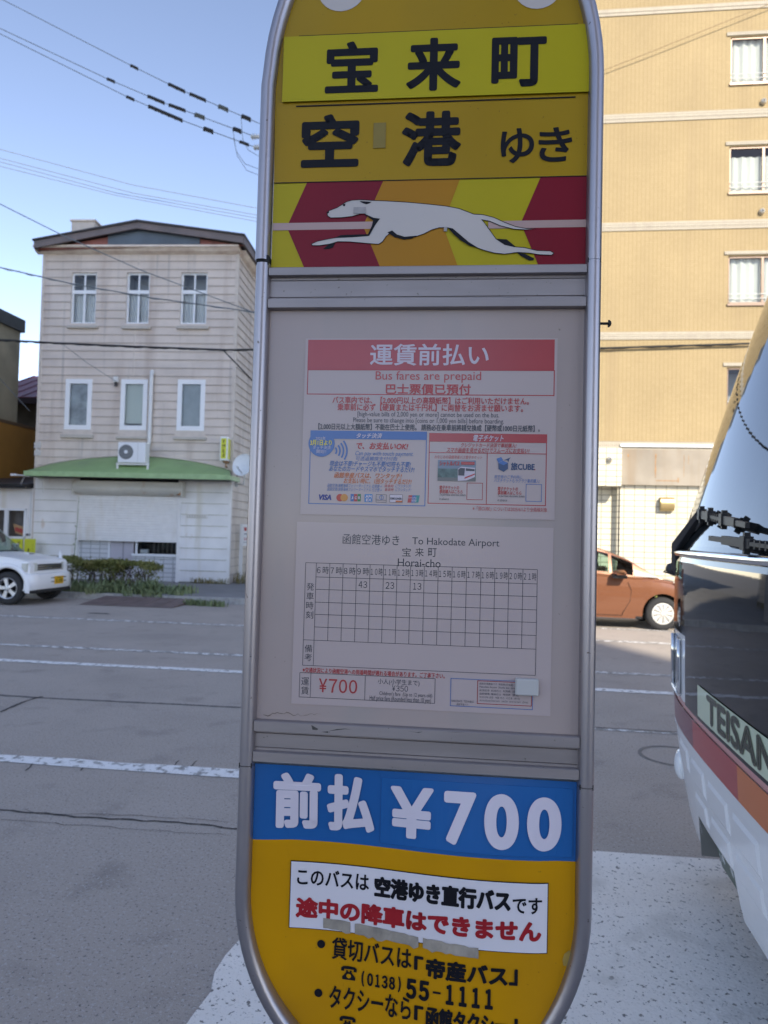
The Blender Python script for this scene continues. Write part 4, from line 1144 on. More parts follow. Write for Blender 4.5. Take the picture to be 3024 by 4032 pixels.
# white drain pipe and small lamp box
px0, pz0 = Z5(902, 1012, -.08); _, pz1 = Z6(888, 262, -.08)
mb = MB(); mb.tube([(px0, -.02, pz0+.02), (px0, -.07, pz0+.06), (px0, -.10, pz0), (px0+.0, -.10, pz1+.25), (px0-.03, -.13, pz1+.10), (px0-.14, -.18, pz1-.08)], .055, 10, PIPE); mb.build('refrigerant_pipe', house, True, autosmooth=50)
u0, u1 = Z5(682, 1050)[0], Z5(708, 1050)[0]; v0, v1 = Z5(695, 1066)[1], Z5(695, 1034)[1]
mb = MB(); mb.bbox(u0, u1, -.12, -.01, v0, v1, PIPE, .01); mb.box(u0+.03, u1-.03, -.10, -.04, v0-.12, v0, ROOFM); mb.build('junction_box', house)

# canopy: sloping green hood between the arc on the wall and the straight front lip
P = []
arc = [(205, 372), (300, 342), (420, 322), (540, 308), (700, 298), (870, 299), (960, 305), (1100, 320), (1240, 345), (1330, 368), (1368, 382)]
fy = -.95
fl, fr = Z6(150, 385, fy), Z6(1366, 412, fy)
zf = (fl[1]+fr[1])/2
mb = MB(); nseg = 12; rings = []
for (x, y) in arc:
    u, v = Z6(x, y, -.01); t = (u - Z6(arc[0][0], arc[0][1], -.01)[0])/(Z6(arc[-1][0], arc[-1][1], -.01)[0]-Z6(arc[0][0], arc[0][1], -.01)[0])
    uf = fl[0] + (fr[0]-fl[0])*t
    rings.append([(u+(uf-u)*s, -.01+(fy+.01)*s, v + (zf-v)*(s*.55+.45*s*s)) for s in [k/nseg for k in range(nseg+1)]])
vs_ = [p for r in rings for p in r]; m_ = nseg+1
mb.add(vs_, [(i*m_+k, i*m_+k+1, (i+1)*m_+k+1, (i+1)*m_+k) for i in range(len(rings)-1) for k in range(nseg)], GREENC)
canopy = mb.build('canopy', house, True)
mb = MB(); zlb = (Z6(150, 408, fy)[1] + Z6(1366, 440, fy)[1])/2
mb.box(fl[0]-.03, fr[0]+.02, fy-.03, fy+.03, zlb, zf+.02, GREEND); mb.box(fl[0]-.03, fl[0]+.03, fy+.03, 0, zlb, zf+.01, GREEND); mb.box(fr[0]-.04, fr[0]+.02, fy+.03, 0, zlb, zf+.01, GREEND)
mb.box(fl[0], fr[0], fy+.03, -.02, zlb+.02, zlb+.05, mat('canopy_soffit', (.10, .10, .09), .8))
mb.build('front_lip', canopy)
mb = MB(); mb.tube([(Z6(x, y-4, -.03)[0], -.035, Z6(x, y-4, -.03)[1]) for x, y in arc], .022, 6, SIDING2); mb.build('edge_flashing', canopy, True)

# white ground floor: boards, shutter, shop front
sh0, sh1 = Z6(468, 650)[0], Z6(1060, 650)[0]
zsh = (Z6(468, 782)[1] + Z6(1055, 800)[1])/2
zbx0, zbx1 = Z6(760, 528, -.3)[1], Z6(760, 446, -.3)[1]
mb = MB()
lap_wall(mb, xl+.03, sh0-.05, .02, zcan, .315, [], WHITEB, y=-.03, lip=.016, jm=JOINTW)
lap_wall(mb, sh1+.08, xr-.01, .02, zcan, .315, [], WHITEB, y=-.03, lip=.016, jm=JOINTW)
mb.box(sh0-.05, sh0+.01, -.06, .30, 0, zcan, WHITEB); mb.box(sh1-.01, sh1+.08, -.06, .30, 0, zcan, WHITEB); mb.box(xr-.05, xr+.026, -.055, .04, 0, zcan-.1, WHITEB)
mb.box(sh0, sh1, -.02, .28, zbx1-.05, zcan+.05, DARKIN)
mb.build('ground_floor_wall', house, label='white boarded ground floor wall')
mb = MB(); n = int((zbx0+.02-zsh)/.072)
prof = []
for i in range(n+1):
    z = zsh + i*.072
    prof += [(-.012, z), (-.026, z+.012), (-.026, z+.055), (-.012, z+.070)]
mb.add([(sh0+.01, y, z) for y, z in prof] + [(sh1-.01, y, z) for y, z in prof], [(i, len(prof)+i, len(prof)+i+1, i+1) for i in range(len(prof)-1)], SHUT)
mb.box(sh0+.01, sh1-.01, -.04, 0, zsh-.05, zsh, SHUT)
mb.build('shutter', house)
bx0, bx1 = Z6(432, 480, -.32)[0], Z6(1076, 490, -.32)[0]
mb = MB(); R = (zbx1-zbx0)
pf = [(-.03, zbx0)] + [(-.03-.30*math.sin(a), zbx0 + R*.5 - R*.5*math.cos(a)) for a in [rad(20+20*i) for i in range(6)]] + [(-.30, zbx1), (-.03, zbx1)]
mb.prismx(pf, bx0, bx1, CREAM); mb.box(bx0-.02, bx0+.0, -.34, -.02, zbx0-.01, zbx1+.01, CREAM); mb.box(bx1, bx1+.03, -.34, -.02, zbx0-.01, zbx1+.01, CREAM)
mb.build('shutter_box', house, autosmooth=40, smooth=True)
mb = MB(); u = bx1; mb.add([(u-.16, -.335, zbx0+.03), (u-.0, -.335, zbx0+.02), (u, -.338, zbx0+.14), (u-.05, -.338, zbx0+.08)], [(0, 1, 2, 3)], RUSTSP); mb.build('rust_patch', house)
# inside the shop opening
xg1, xd1 = Z6(640, 850, .1)[0], Z6(790, 850, .1)[0]
TILEW = tile_mat('white_wall_tile', (.66, .67, .68), (.60, .61, .63), (.36, .38, .39), .27, .125, .012, offset=0.0)
mb = MB(); mb.box(sh0, xg1, .10, .18, 0, zsh+.3, TILEW); mb.build('tiled_wall', house); mb = MB(); mb.box(xd1, sh1, .06, .14, 0, Z6(900, 882, .06)[1], TILEW); mb.build('tiled_wall', house)
mb = MB(); mb.box(xg1, xd1, .14, .2, 0, zsh+.3, LILAC); mb.box(xg1, xg1+.05, .11, .14, 0, zsh+.3, WHITEF); mb.box(xd1-.32, xd1-.28, .125, .14, .0, zsh+.3, mat('door_groove', (.33, .32, .36), .6)); mb.build('shop_door', house)
wx0, wx1 = Z6(808, 840, .1)[0], Z6(1042, 840, .1)[0]; wz0 = Z6(900, 876, .06)[1]
f = MB(); f.box(wx0, wx0+.05, .05, .12, wz0, zsh+.3, WHITEF); f.box(xd1, wx1+.05, .0, .13, wz0-.07, wz0, WHITEF); w = f.build('window', house)
mb = MB(); mb.quad((wx0, .09, wz0), (sh1, .09, wz0), (sh1, .09, zsh+.3), (wx0, .09, zsh+.3), PANE); mb.build('pane', w)
mb = MB(); mb.quad((xd1, .7, wz0-.1), (sh1, .7, wz0-.1), (sh1, .7, zsh+.4), (xd1, .7, zsh+.4), DARKIN)
for i in range(9): mb.box(wx0+.35+i*.13, wx0+.42+i*.13, .45, .48, wz0, zsh+.3, mat('shop_stock', (.12, .11, .10), .8, var=.4))
mb.bbox(wx0+.06, wx0+.32, .2, .3, wz0+.0, wz0+.12, WHITEF, .02)
mb.build('room_interior', w)
mb = MB(); u0, u1 = Z6(1115, 650)[0], Z6(1235, 650)[0]; zc = Z6(1175, 652)[1]
for i in range(8):
    xx = u0 + (u1-u0)*(i+.5)/8
    mb.box(xx-.045, xx+.045, -.062, -.045, zc-.055, zc-.03, CREAM); mb.box(xx-.045, xx-.02, -.062, -.045, zc-.03, zc+.05, CREAM); mb.box(xx-.02, xx+.045, -.062, -.045, zc+.03, zc+.05, CREAM)
mb.build('raised_lettering', house)
mb = MB()
for y0 in (228, 272):
    u, v = Z6(228, y0); 
    for i in range(4): mb.box(u-.09+i*.05, u-.065+i*.05, -.05, -.03, v-.10, v+.10*random.uniform(.3, 1), PIPE)
mb.build('number_plate', house)

# ------------------------------------------------------------------ things on the house
FAN = mat('fan_grille', (0.28, 0.30, 0.31), 0.5); FANC = mat('fan_dark', (.10, .11, .115), .7)  # dark grey for the fan backing, casing line and vent centre
ACW = mat('air_conditioner_white', (0.72, 0.74, 0.76), 0.45)
ya2 = -.84
u0, v0 = Z6(697, 333, ya2); u1, v1 = Z6(865, 214, ya2)
ac = thing('air_conditioner', 'white outdoor air conditioner on a metal stand over the green canopy', 'air conditioner', HF.o + HF.R @ Vector(((u0+u1)/2, ya2+.15, v0)), HF.rz)
hw, hh = (u1-u0)/2, v1-v0
mb = MB(); mb.bbox(-hw, hw, -.15, .15, 0, hh, ACW, .012); mb.box(hw*.45, hw*.46, -.152, -.14, .02, hh-.02, FANC); mb.build('casing', ac)
mb = MB(); cx_, cz_, rr_ = -hw*.40, hh*.52, hh*.36
mb.lathe([(rr_, -.151), (rr_*.99, -.156), (rr_*.94, -.158), (rr_*.93, -.152), (.0001, -.1515)], (cx_, 0, cz_), 'Y', 32, FANC)
for k in range(6): r = rr_*(.25+.13*k); mb.lathe([(r, -.158), (r+.006, -.162), (r+.012, -.158)], (cx_, 0, cz_), 'Y', 28, FAN)
for k in range(24): a = k*math.pi/12; mb.tube([(cx_+rr_*.24*math.cos(a), -.158, cz_+rr_*.24*math.sin(a)), (cx_+rr_*.97*math.cos(a), -.158, cz_+rr_*.97*math.sin(a))], .005, 4, FAN)
mb.lathe([(.0001, -.165), (rr_*.22, -.163), (rr_*.25, -.156)], (cx_, 0, cz_), 'Y', 18, ACW)
mb.build('fan_grille', ac)
mb = MB(); zleg = zf + .015 - v0
for sx in (-hw-.05, hw+.03):
    for yy in (-.09, .20):
        mb.box(sx, sx+.045, yy, yy+.045, zleg + (.09+yy)*.55, -.0, PIPE)
for yy in (-.09, .20): mb.box(-hw-.06, hw+.085, yy-.005, yy+.05, -.055, -.004, PIPE)
for sx in (-hw+.1, hw-.14): mb.box(sx, sx+.05, -.10, .25, -.003, .0, PIPE)
mb.build('stand', ac)

dc = Vector((*[HF.uv(957, 1830, -.25)[0]], -.25, HF.uv(957, 1830, -.25)[1]))
dish = thing('satellite_dish', 'round white satellite dish on a bracket at the right corner of the grey house', 'satellite dish', HF.o + HF.R @ dc, HF.rz + rad(-14))
DISHM = mat('dish_white', (.72, .75, .78), .45, var=.05)
mb = MB(warp=lambda p: (p[0], p[1] + .3*p[2], p[2]))
prof = [(.0001, .06)] + [(.31*k/8, .06-.075*(k/8)**2) for k in range(1, 9)] + [(.315, -.02), (.31, -.010)] + [(.31*k/8, .075-.075*(k/8)**2) for k in range(7, 0, -1)] + [(.0001, .075)]
mb.lathe(prof, (0, 0, 0), 'Y', 36, DISHM); mb.build('reflector', dish, True, autosmooth=50)
mb = MB(); mb.tube([(0, .05, -.28), (.02, -.26, -.16), (.0, -.30, -.10)], .010, 6, ROOFM); mb.tube([(0, -.33, -.06), (0, -.27, -.12)], .026, 8, DISHM); mb.build('feed_arm', dish, True)
mb = MB(); mb.tube([(0, .09, -.05), (0, .11, -.30), (-.02, .11, -.55)], .022, 8, PIPE); mb.tube([(-.02, .11, -.52), (-.25, .16, -.53), (-.33, .25, -.53)], .022, 8, PIPE); mb.box(-.30, -.26, .10, .24, -.60, -.44, PIPE)
mb.tube([(0, .1, -.25), (-.18, .12, -.16), (-.26, .12, -.35), (-.25, .13, -.5)], .008, 5, INK); mb.build('bracket', dish, True)

YELBOX = mat('yellow_light_box', (.60, .62, .02), .4, emit=0.0)
sx0, sz0 = Z6(1303, 320, -.35); sx1, sz1 = Z6(1352, 180, -.35)
ybx = thing('light_box_sign', 'small white framed yellow box sign on the corner of the grey house above the canopy', 'sign', HF.o + HF.R @ Vector((sx0, -.35, sz0)), HF.rz)
wd_, hg = sx1-sx0, sz1-sz0
mb = MB(); mb.bbox(0, wd_, 0, .32, 0, hg, WHITEF, .012); mb.tube([(wd_*.6, .2, -.18), (wd_*.6, .2, .0)], .02, 6, RUSTSP); mb.tube([(wd_*.6, .2, -.16), (wd_*.6, .36, -.16)], .02, 6, RUSTSP); mb.box(wd_*.3, wd_*.9, .12, .28, -.05, -.001, RUSTSP); mb.build('casing', ybx)
def strokes(mb, x0, x1, z0, z1, y, n, m, seed, w=.16):
    """unreadably small written characters, stacked"""
    rr = random.Random(seed)
    for i in range(n):
        za, zb = z1-(z1-z0)*(i+.92)/n, z1-(z1-z0)*(i+.08)/n; W_ = x1-x0; H_ = zb-za; t = W_*w/2
        for k in range(3):
            zz = za + H_*(.15+.32*k)+rr.uniform(-.05, .05)*H_; a, b = x0+W_*rr.uniform(0, .3), x1-W_*rr.uniform(0, .3)
            mb.quad((a, y, zz), (b, y, zz), (b, y, zz+t*1.6), (a, y, zz+t*1.6), m)
        for k in range(2):
            xx = x0 + W_*rr.uniform(.2, .8); a, b = za+H_*rr.uniform(0, .3), zb-H_*rr.uniform(0, .2)
            mb.quad((xx-t, y-.0006, a), (xx+t, y-.0006, a), (xx+t+rr.uniform(-.2, .2)*W_, y-.0006, b), (xx-t, y-.0006, b), m)
mb = MB(); mb.box(wd_*.14, wd_*.86, -.006, -.002, hg*.07, hg*.93, YELBOX); mb.box(wd_+.002, wd_+.006, .03, .29, hg*.07, hg*.93, YELBOX)
strokes(mb, wd_*.30, wd_*.72, hg*.10, hg*.90, -.008, 4, INK, 5); mb.build('lit_panel', ybx)

# white notice board on posts by the side of the house
pb = PD(945, 2272, 20.75); pb.z = .124
nb = thing('notice_board', 'white notice board with red heading on posts beside the grey house', 'notice board', pb, rad(4))
sc_ = 20.75/2850
ptz = 1.5 + (2089-2063)*sc_ + 0
mb = MB(); hgt = 1.62 + (2088-2063)*sc_ - .124
for xx in (0, .62):
    mb = MB(); mb.box(xx-.045, xx+.045, 0, .06, 0, hgt, PIPE); mb.build('post', nb)
mb = MB(); mb.box(-.02, .64, -.02, .0, hgt-.62, hgt, PIPE); mb.build('board', nb)
mb = MB(); 
for i in range(5): mb.box(.08+i*.11, .16+i*.11, -.026, -.021, hgt-.19, hgt-.09, REDT)
for z_, m_ in ((.28, GREYT), (.40, REDT), (.44, REDT), (.52, GREYT)):
    for i in range(9): mb.box(.09+i*.055, .09+i*.055+random.uniform(.02, .045), -.026, -.021, hgt-z_-.012, hgt-z_+.012, m_)
mb.build('board_lettering', nb)
# ================================================================== LOW WHITE SHOP ON THE LEFT
LX1 = Z6(203, 600)[0] - .02
low = thing('low_shop', 'low white sided shop with a dark sheet roof beside the grey house', 'shop', HF.o + HF.R @ Vector((LX1, 0, 0)), HF.rz)
zl_top = Z6(100, 482, -.25)[1]
wa_, wb_ = Z6(-260, 690)[0]-LX1, Z6(155, 690)[0]-LX1; wz1, wz0 = Z6(80, 606)[1], Z6(80, 784)[1]
mb = MB(); lap_wall(mb, -9.0, -.03, .02, zl_top, .16, [(wa_, wb_, wz0, wz1)], WHITEB, y=-.0, lip=.006); mb.box(-.05, 0, -.02, 4, 0, zl_top, WHITEB)
mb.box(-9, wa_-.01, .02, 4, 0, zl_top, WHITEB); mb.box(wa_-.01, 0, 1.4, 4, 0, zl_top, WHITEB)
mb.build('front_wall', low)
mb = MB(); mb.prismx([(-.30, zl_top-.02), (-.30, zl_top+.10), (5, zl_top+.75), (5, zl_top+.62), (-.2, zl_top-.02)], -9.1, -.06, ROOFM); mb.tube([(-9.1, -.33, zl_top+.03), (-.08, -.33, zl_top+.03)], .055, 8, mat('black_gutter', (.02, .022, .026), .25)); mb.build('roof', low)
f = MB()
for (x0, x1, z0, z1) in ((wa_, wb_, wz1-.06, wz1), (wa_, wb_, wz0, wz0+.06), (wb_-.06, wb_, wz0, wz1)): f.box(x0, x1, -.03, .06, z0, z1, WHITEF)
xm_ = Z6(38, 690)[0]-LX1; f.box(xm_-.06, xm_+.05, -.02, .05, wz0, wz1, WHITEF)
w = f.build('window', low)
mb = MB(); mb.quad((wa_, .03, wz0), (wb_, .03, wz0), (wb_, .03, wz1), (wa_, .03, wz1), PANE); mb.build('pane', w)
mb = MB(); mb.quad((wa_, .30, wz0-.2), (wb_, .30, wz0-.2), (wb_, .30, wz1), (wa_, .30, wz1), mat('cluttered_interior', (.10, .095, .10), .8, var=.7, vscale=2.5, vc=(.26, .24, .24)))
mb.build('room_interior', w)
POST1 = mat('poster_orange', (.42, .26, .13), .6, var=.2)
mb = MB(); P = [Z6(74, 695), Z6(146, 718), Z6(146, 772), Z6(88, 752)]; mb.add([(x-LX1, .022, z) for x, z in P][::-1], [(0, 1, 2, 3)], POST1)
rr = random.Random(4)
for i in range(3):
    for k in range(3):
        cx_, cz_ = Z6(98+i*15, 722+i*5+k*8); mb.box(cx_-LX1-.055, cx_-LX1+.05, .016, .019, cz_-.018, cz_+.014, REDT)
mb.build('poster', w)
mb = MB(); u, v = Z6(170, 762); mb.box(u-LX1-.06, u-LX1+.06, -.03, -.004, v-.03, v+.03, GREYT); mb.build('vent_cover', low)
mb = MB(); u, v = Z6(0, 0); 
for zz in (0.0,): mb.box(-.10, -.07, -.03, -.01, 0.02, zl_top-.1, WHITEF)
mb.build('corner_trim', low)
# two yellow boards standing in front of it
for i, (xa, xb) in enumerate(((92, 132), (143, 206))):
    yy = -.45
    u0, u1 = Z6(xa if i else 60, 835, yy)[0], Z6(xb, 835, yy)[0]; v1 = Z6((xa+xb)/2, 787, yy)[1]
    o = HF.o + HF.R @ Vector((u0, yy, 0))
    t = thing('shop_sign_board', ('yellow sign board half hidden behind the white car' if i == 0 else 'whole yellow sign board at the corner between low white shop and grey house'), 'sign board', o, HF.rz)
    mb = MB(); mb.bbox(0, u1-u0, 0, .05, .35, v1, YELBOX, .006); mb.build('panel', t)
    mb = MB(); mb.box(.03, .07, .05, .09, .0, v1-.1, PIPE); mb.box(u1-u0-.07, u1-u0-.03, .05, .09, 0, v1-.1, PIPE); mb.build('post', t)
    mb = MB(); W_ = u1-u0
    if i: strokes(mb, W_*.30, W_*.56, v1-.42, v1-.25, -.004, 1, INK, 3, .2); strokes(mb, W_*.78, W_*.86, v1-.9, v1-.12, -.004, 8, mat('olive_ink', (.25, .24, .03), .5), 9); strokes(mb, W_*.36, W_*.5, v1-.80, v1-.70, -.004, 1, INK, 8, .2)
    else: strokes(mb, W_*.55, W_*.9, v1-.16, v1-.06, -.004, 1, MATS['olive_ink'] if 'olive_ink' in MATS else mat('olive_ink', (.25, .24, .03), .5), 2)
    mb.build('panel_lettering', t)
# roof aerial
p = PD(100, 2010-140, 20.4)
ant = thing('roof_aerial', 'small white aerial on an arm over the dark roof of the low shop', 'aerial', p, 0)
mb = MB(); mb.tube([(-.42, 0, 0), (.28, 0, -.03)], .022, 6, PIPE); mb.bbox(-.44, -.27, -.03, .03, -.03, .03, WHITEF, .008); mb.bbox(.06, .24, -.03, .03, -.05, .01, WHITEF, .008); mb.build('boom', ant)
mb = MB(); mb.tube([(-.02, 0, -.02), (-.12, 0, -.25), (-.10, .02, -.42), (.1, .05, -.50), (.35, .1, -.36)], .008, 5, PIPE); mb.tube([(.28, 0, -.03), (.50, .05, -.16), (.50, .1, -.5)], .014, 6, PIPE); mb.build('bracket', ant)

# ================================================================== HALF ORANGE BUILDING BEHIND
BEIGE = mat('stained_beige_render', (0.42, 0.37, 0.25), 0.8, var=0.4, vscale=.9, vc=(.26, .24, .17))
OCHRE = mat('ochre_cladding', (0.44, 0.22, 0.045), 0.6, var=.15, vscale=1)
DKFAS = mat('dark_grey_fascia', (0.055, 0.06, 0.058), 0.6, var=.2)
bx = -15.0
p79 = ray(81, 1300); t_ = bx/p79.x; yend = t_*p79.y
zt1 = (CAMPOS + ray(86, 1261)*((bx)/ray(86, 1261).x)).z
zf1 = (CAMPOS + ray(80, 1308)*((bx)/ray(80, 1308).x)).z
zor = (CAMPOS + ray(40, 1660)*((bx)/ray(40, 1660).x)).z
ob = thing('beige_building', 'stained beige building with dark roof edge and ochre lower cladding', 'building', (bx, yend, .12), 0)
mb = MB(); mb.box(-12, 0, -9, 0, zor-.12, zf1-.12, BEIGE); mb.build('upper_wall', ob)
mb = MB(); mb.box(-12.1, .10, -9.1, .1, zf1-.12, zt1-.12, DKFAS); mb.build('roof_edge', ob)
mb = MB(); p135 = ray(137, 1800); yo = (bx+.06)/p135.x*p135.y
mb.box(-12, .06, -9.0, yo-yend, 0, zor-.12, OCHRE)
for yy in (-1.35, -3.2, -5.1): mb.box(.055, .066, yy-.02, yy+.02, .1, zor-.2, mat('cladding_joint', (.10, .055, .02), .8))
mb.box(.05, .075, -9, yo-yend, zor-.22, zor-.12, mat('cladding_cap', (.16, .10, .05), .7))
mb.build('lower_cladding', ob)
# red roofed house further back
RED = mat('maroon_tin_roof', (0.155, 0.030, 0.042), 0.45, var=.2, vscale=3)
GREYW = mat('grey_render', (0.19, 0.18, 0.155), 0.85, var=.3, vscale=1.5)
rx = -15.4; yr0 = yend+.3
za_ = (CAMPOS + ray(80, 1451)*(27.5)).z; zb_ = (CAMPOS + ray(75, 1522)*25.6).z
rh = thing('red_roof_house', 'grey house with a maroon tin roof squeezed between beige building and grey house', 'house', (-13.4, 25.5, .12), 0)
mb = MB(); mb.box(-5, 2.9, 0.2, 8, 0, zb_-.20, GREYW); mb.build('wall', rh)
mb = MB(); z0_, z1_ = zb_-.32, za_-.05
mb.prismx([(-.35, z0_), (-.35, z0_+.1), (3.2, z1_+.35), (3.2, z1_+.2)], -5.3, 3.2, RED); mb.prismx([(3.2, z1_+.35), (6.8, z0_+.1), (6.8, z0_), (3.2, z1_+.2)], -5.3, 3.2, RED)
for i in range(14): mb.prismx([(-.36, z0_+.1), (-.36, z0_+.125), (3.2, z1_+.375), (3.2, z1_+.35)], -5.2+i*.6, -5.17+i*.6, RED)
mb.box(-5.3, 3.2, -.42, -.30, z0_-.16, z0_+.06, mat('dark_eave', (.035, .02, .022), .6)); mb.build('roof', rh)

# ================================================================== TILED APARTMENT BUILDING
RB = Frame((1.6, 19.6, .12), 0)
Z7 = lambda x, y, d=0.0: RB.uv(2300+.6329*x, .6329*y, d)
Z8 = lambda x, y, d=0.0: RB.uv(2300+.5877*x, 1300+.5877*y, d)
TILE = tile_mat('ochre_wall_tile', (.39, .302, .168), (.415, .322, .182), (.28, .212, .112), .105, .052, .006, rough=.7, bump=.5, stain=.08)
BANDT = tile_mat('white_band_tile', (.43, .39, .32), (.47, .43, .35), (.31, .275, .22), .052, .105, .007, rough=.7, bump=.5)
LAPT = tile_mat('cream_lap_tile', (.70, .66, .54), (.67, .63, .51), (.36, .33, .25), .268, .15, .014, rough=.7, bump=.6)
LINTEL = mat('stained_concrete', (.34, .30, .245), .85, var=.25, vscale=1.2, bump=.2)
BRONZE = mat('bronze_frame', (.17, .125, .10), .4, metal=.5)
CURTW = mat('white_lace', (.72, .72, .68), .9)
weather(TILE, .8, .55, .75, (.29, .22, .13), .45, (2.0, 2.0, .12)); weather(LAPT, .9, .55, .72, (.52, .46, .34), .5, (2.5, 2.5, .25))
weather(LINTEL, 1.3, .5, .7, (.27, .20, .13), .6, (2.5, 2.5, .3)); weather(BANDT, 1.1, .55, .75, (.34, .30, .25), .5, (3, 3, .5))
apt = thing('apartment_building', 'ochre tiled apartment building with white tile bands and bronze windows', 'apartment building', RB.o, 0)
zbb_ = Z8(500, 772)[1]; ZTOP = 17.5
wx0_ = [Z7(918, 370)[0], Z7(908, 1050)[0], Z7(895, 1740)[0], Z8(948, 370)[0]]
wins = []
for x0, (f, yt, yb2, xx) in zip(wx0_, ((Z7, 228, 518, 918), (Z7, 910, 1197, 908), (Z7, 1592, 1890, 895), (Z8, 250, 545, 960))):
    x0 = sum(wx0_)/4
    wins.append((x0, x0+1.75, f(xx+60, yb2)[1], f(xx+60, yt)[1]))
more = [(h[0]+3.6*k, h[1]+3.6*k, h[2], h[3]) for h in wins for k in (1, 2, 3)]
mb = MB(); zcur = [zbb_] + sorted({q for h in wins for q in (h[2], h[3])}) + [ZTOP]
for za2, zb2 in zip(zcur[:-1], zcur[1:]):
    for (s, e) in holes_cut(0, 24, za2, zb2, wins + more): mb.quad((s, 0, za2), (e, 0, za2), (e, 0, zb2), (s, 0, zb2), TILE)
for (a, b, c, d) in wins + more:
    mb.quad((a, 0, c), (a, .12, c), (a, .12, d), (a, 0, d), TILE); mb.quad((b, .12, c), (b, 0, c), (b, 0, d), (b, .12, d), TILE); mb.quad((a, .12, d), (b, .12, d), (b, 0, d), (a, 0, d), TILE); mb.quad((a, 0, c), (b, 0, c), (b, .12, c), (a, .12, c), TILE)
TILES = tile_mat('ochre_side_tile', (.39, .302, .168), (.415, .322, .182), (.28, .212, .112), .105, .052, .006, rough=.45, bump=.5, axes='YZ', stain=.06)
mb.quad((0, 14, 0), (0, 0, 0), (0, 0, ZTOP), (0, 14, ZTOP), TILES); mb.quad((24, 0, 0), (24, 14, 0), (24, 14, ZTOP), (24, 0, ZTOP), TILES)
mb.quad((0, 0, ZTOP), (24, 0, ZTOP), (24, 14, ZTOP), (0, 14, ZTOP), LINTEL); mb.quad((24, 14, 0), (0, 14, 0), (0, 14, ZTOP), (24, 14, ZTOP), TILE)
mb.build('tiled_wall', apt)
bands = [(Z7(600, 80)[1], Z7(600, 36)[1]), (Z7(600, 750)[1], Z7(600, 697)[1]), (Z7(600, 1430)[1], Z7(600, 1377)[1]), (Z7(600, 2112)[1], Z7(600, 2064)[1])]
dz = bands[0][0] - bands[1][0]
bands += [(bands[0][0]+dz*k, bands[0][1]+dz*k) for k in (1, 2) if bands[0][1]+dz*k < ZTOP]
for (a, b) in bands:
    mb = MB(); mb.box(-.02, 24.02, -.022, -.002, a, b, BANDT); mb.box(-.02, 24.02, -.030, -.022, a+(b-a)*.42, a+(b-a)*.50, BANDT); mb.build('tile_band', apt)
mb = MB(); zA, zB_ = Z8(500, 800)[1], Z8(500, 748)[1]
mb.box(-.02, 24.02, -.024, -.002, zA, zB_, BANDT); xq = Z8(240, 780)[0]; mb.box(xq, 24, -.08, -.024, zA+(zB_-zA)*.30, zA+(zB_-zA)*.62, WHITEF); mb.build('tile_band', apt)
# windows
def apt_window(h, curt, dark=False):
    a, b, c, d = h
    f = MB()
    for (x0, x1, z0, z1) in ((a, a+.035, c, d), (b-.035, b, c, d), (a, b, c, c+.05), (a, b, d-.045, d)): f.box(x0, x1, .03, .09, z0, z1, BRONZE)
    xm_ = a+(b-a)*.49
    f.box(xm_-.03, xm_+.03, .025, .085, c+.05, d-.045, BRONZE)
    f.box(a-.03, b+.03, -.045, .03, c-.06, c, BRONZE)
    f.box(a-.10, b+.10, -.03, -.001, d+.03, d+.12, BANDT)
    w = f.build('window', apt)
    mb = MB(); mb.quad((a, .06, c), (b, .06, c), (b, .06, d), (a, .06, d), PANE); mb.build('pane', w)
    mb = MB(); mb.quad((a, .8, c), (b, .8, c), (b, .8, d), (a, .8, d), GREYIN); mb.quad((a, .12, c), (a, .8, c), (a, .8, d), (a, .12, d), GREYIN); mb.quad((b, .8, c), (b, .12, c), (b, .12, d), (b, .8, d), GREYIN); mb.build('room_interior', w)
    if curt:
        mb = MB(); n = 40
        for i in range(n):
            x0, x1 = a+(b-a)*i/n, a+(b-a)*(i+1)/n; fo = lambda k: .16+.025*math.sin(k*1.3)+.01*math.sin(k*.5)
            mb.quad((x0, fo(i), c), (x1, fo(i+1), c), (x1, fo(i+1), d-.22*(curt > 1)), (x0, fo(i), d-.22*(curt > 1)), CURTW)
        mb.build('curtain', w, True)
    mb = MB()
    for zz in (.14, .26): mb.tube([(a+.02, .012, c+zz), (b-.02, .012, c+zz)], .010, 6, PIPE)
    mb.build('guard_rail', w)
for h, k in zip(wins, (1, 2, 1, 0)): apt_window(h, k)
for h in more: apt_window(h, random.choice((1, 2, 0)))
# hooded vents
VENT = mat('vent_metal', (.55, .52, .46), .35, metal=.6)
for (f, x, y) in ((Z7, 1120, 625), (Z7, 1110, 1310), (Z8, 160, 872)):
    u, v = f(x, y, -.08); dy = -.30 if f is Z8 else 0
    mb = MB(); mb.lathe([(.075, dy+.0), (.075, dy-.05), (.070, dy-.075), (.045, dy-.10), (.0001, dy-.108)], (u, 0, v), 'Y', 18, VENT)
    mb.lathe([(.001, dy-.1085), (.03, dy-.109)], (u, 0, v), 'Y', 12, FANC); mb.build('vent_hood', apt, True, autosmooth=40)
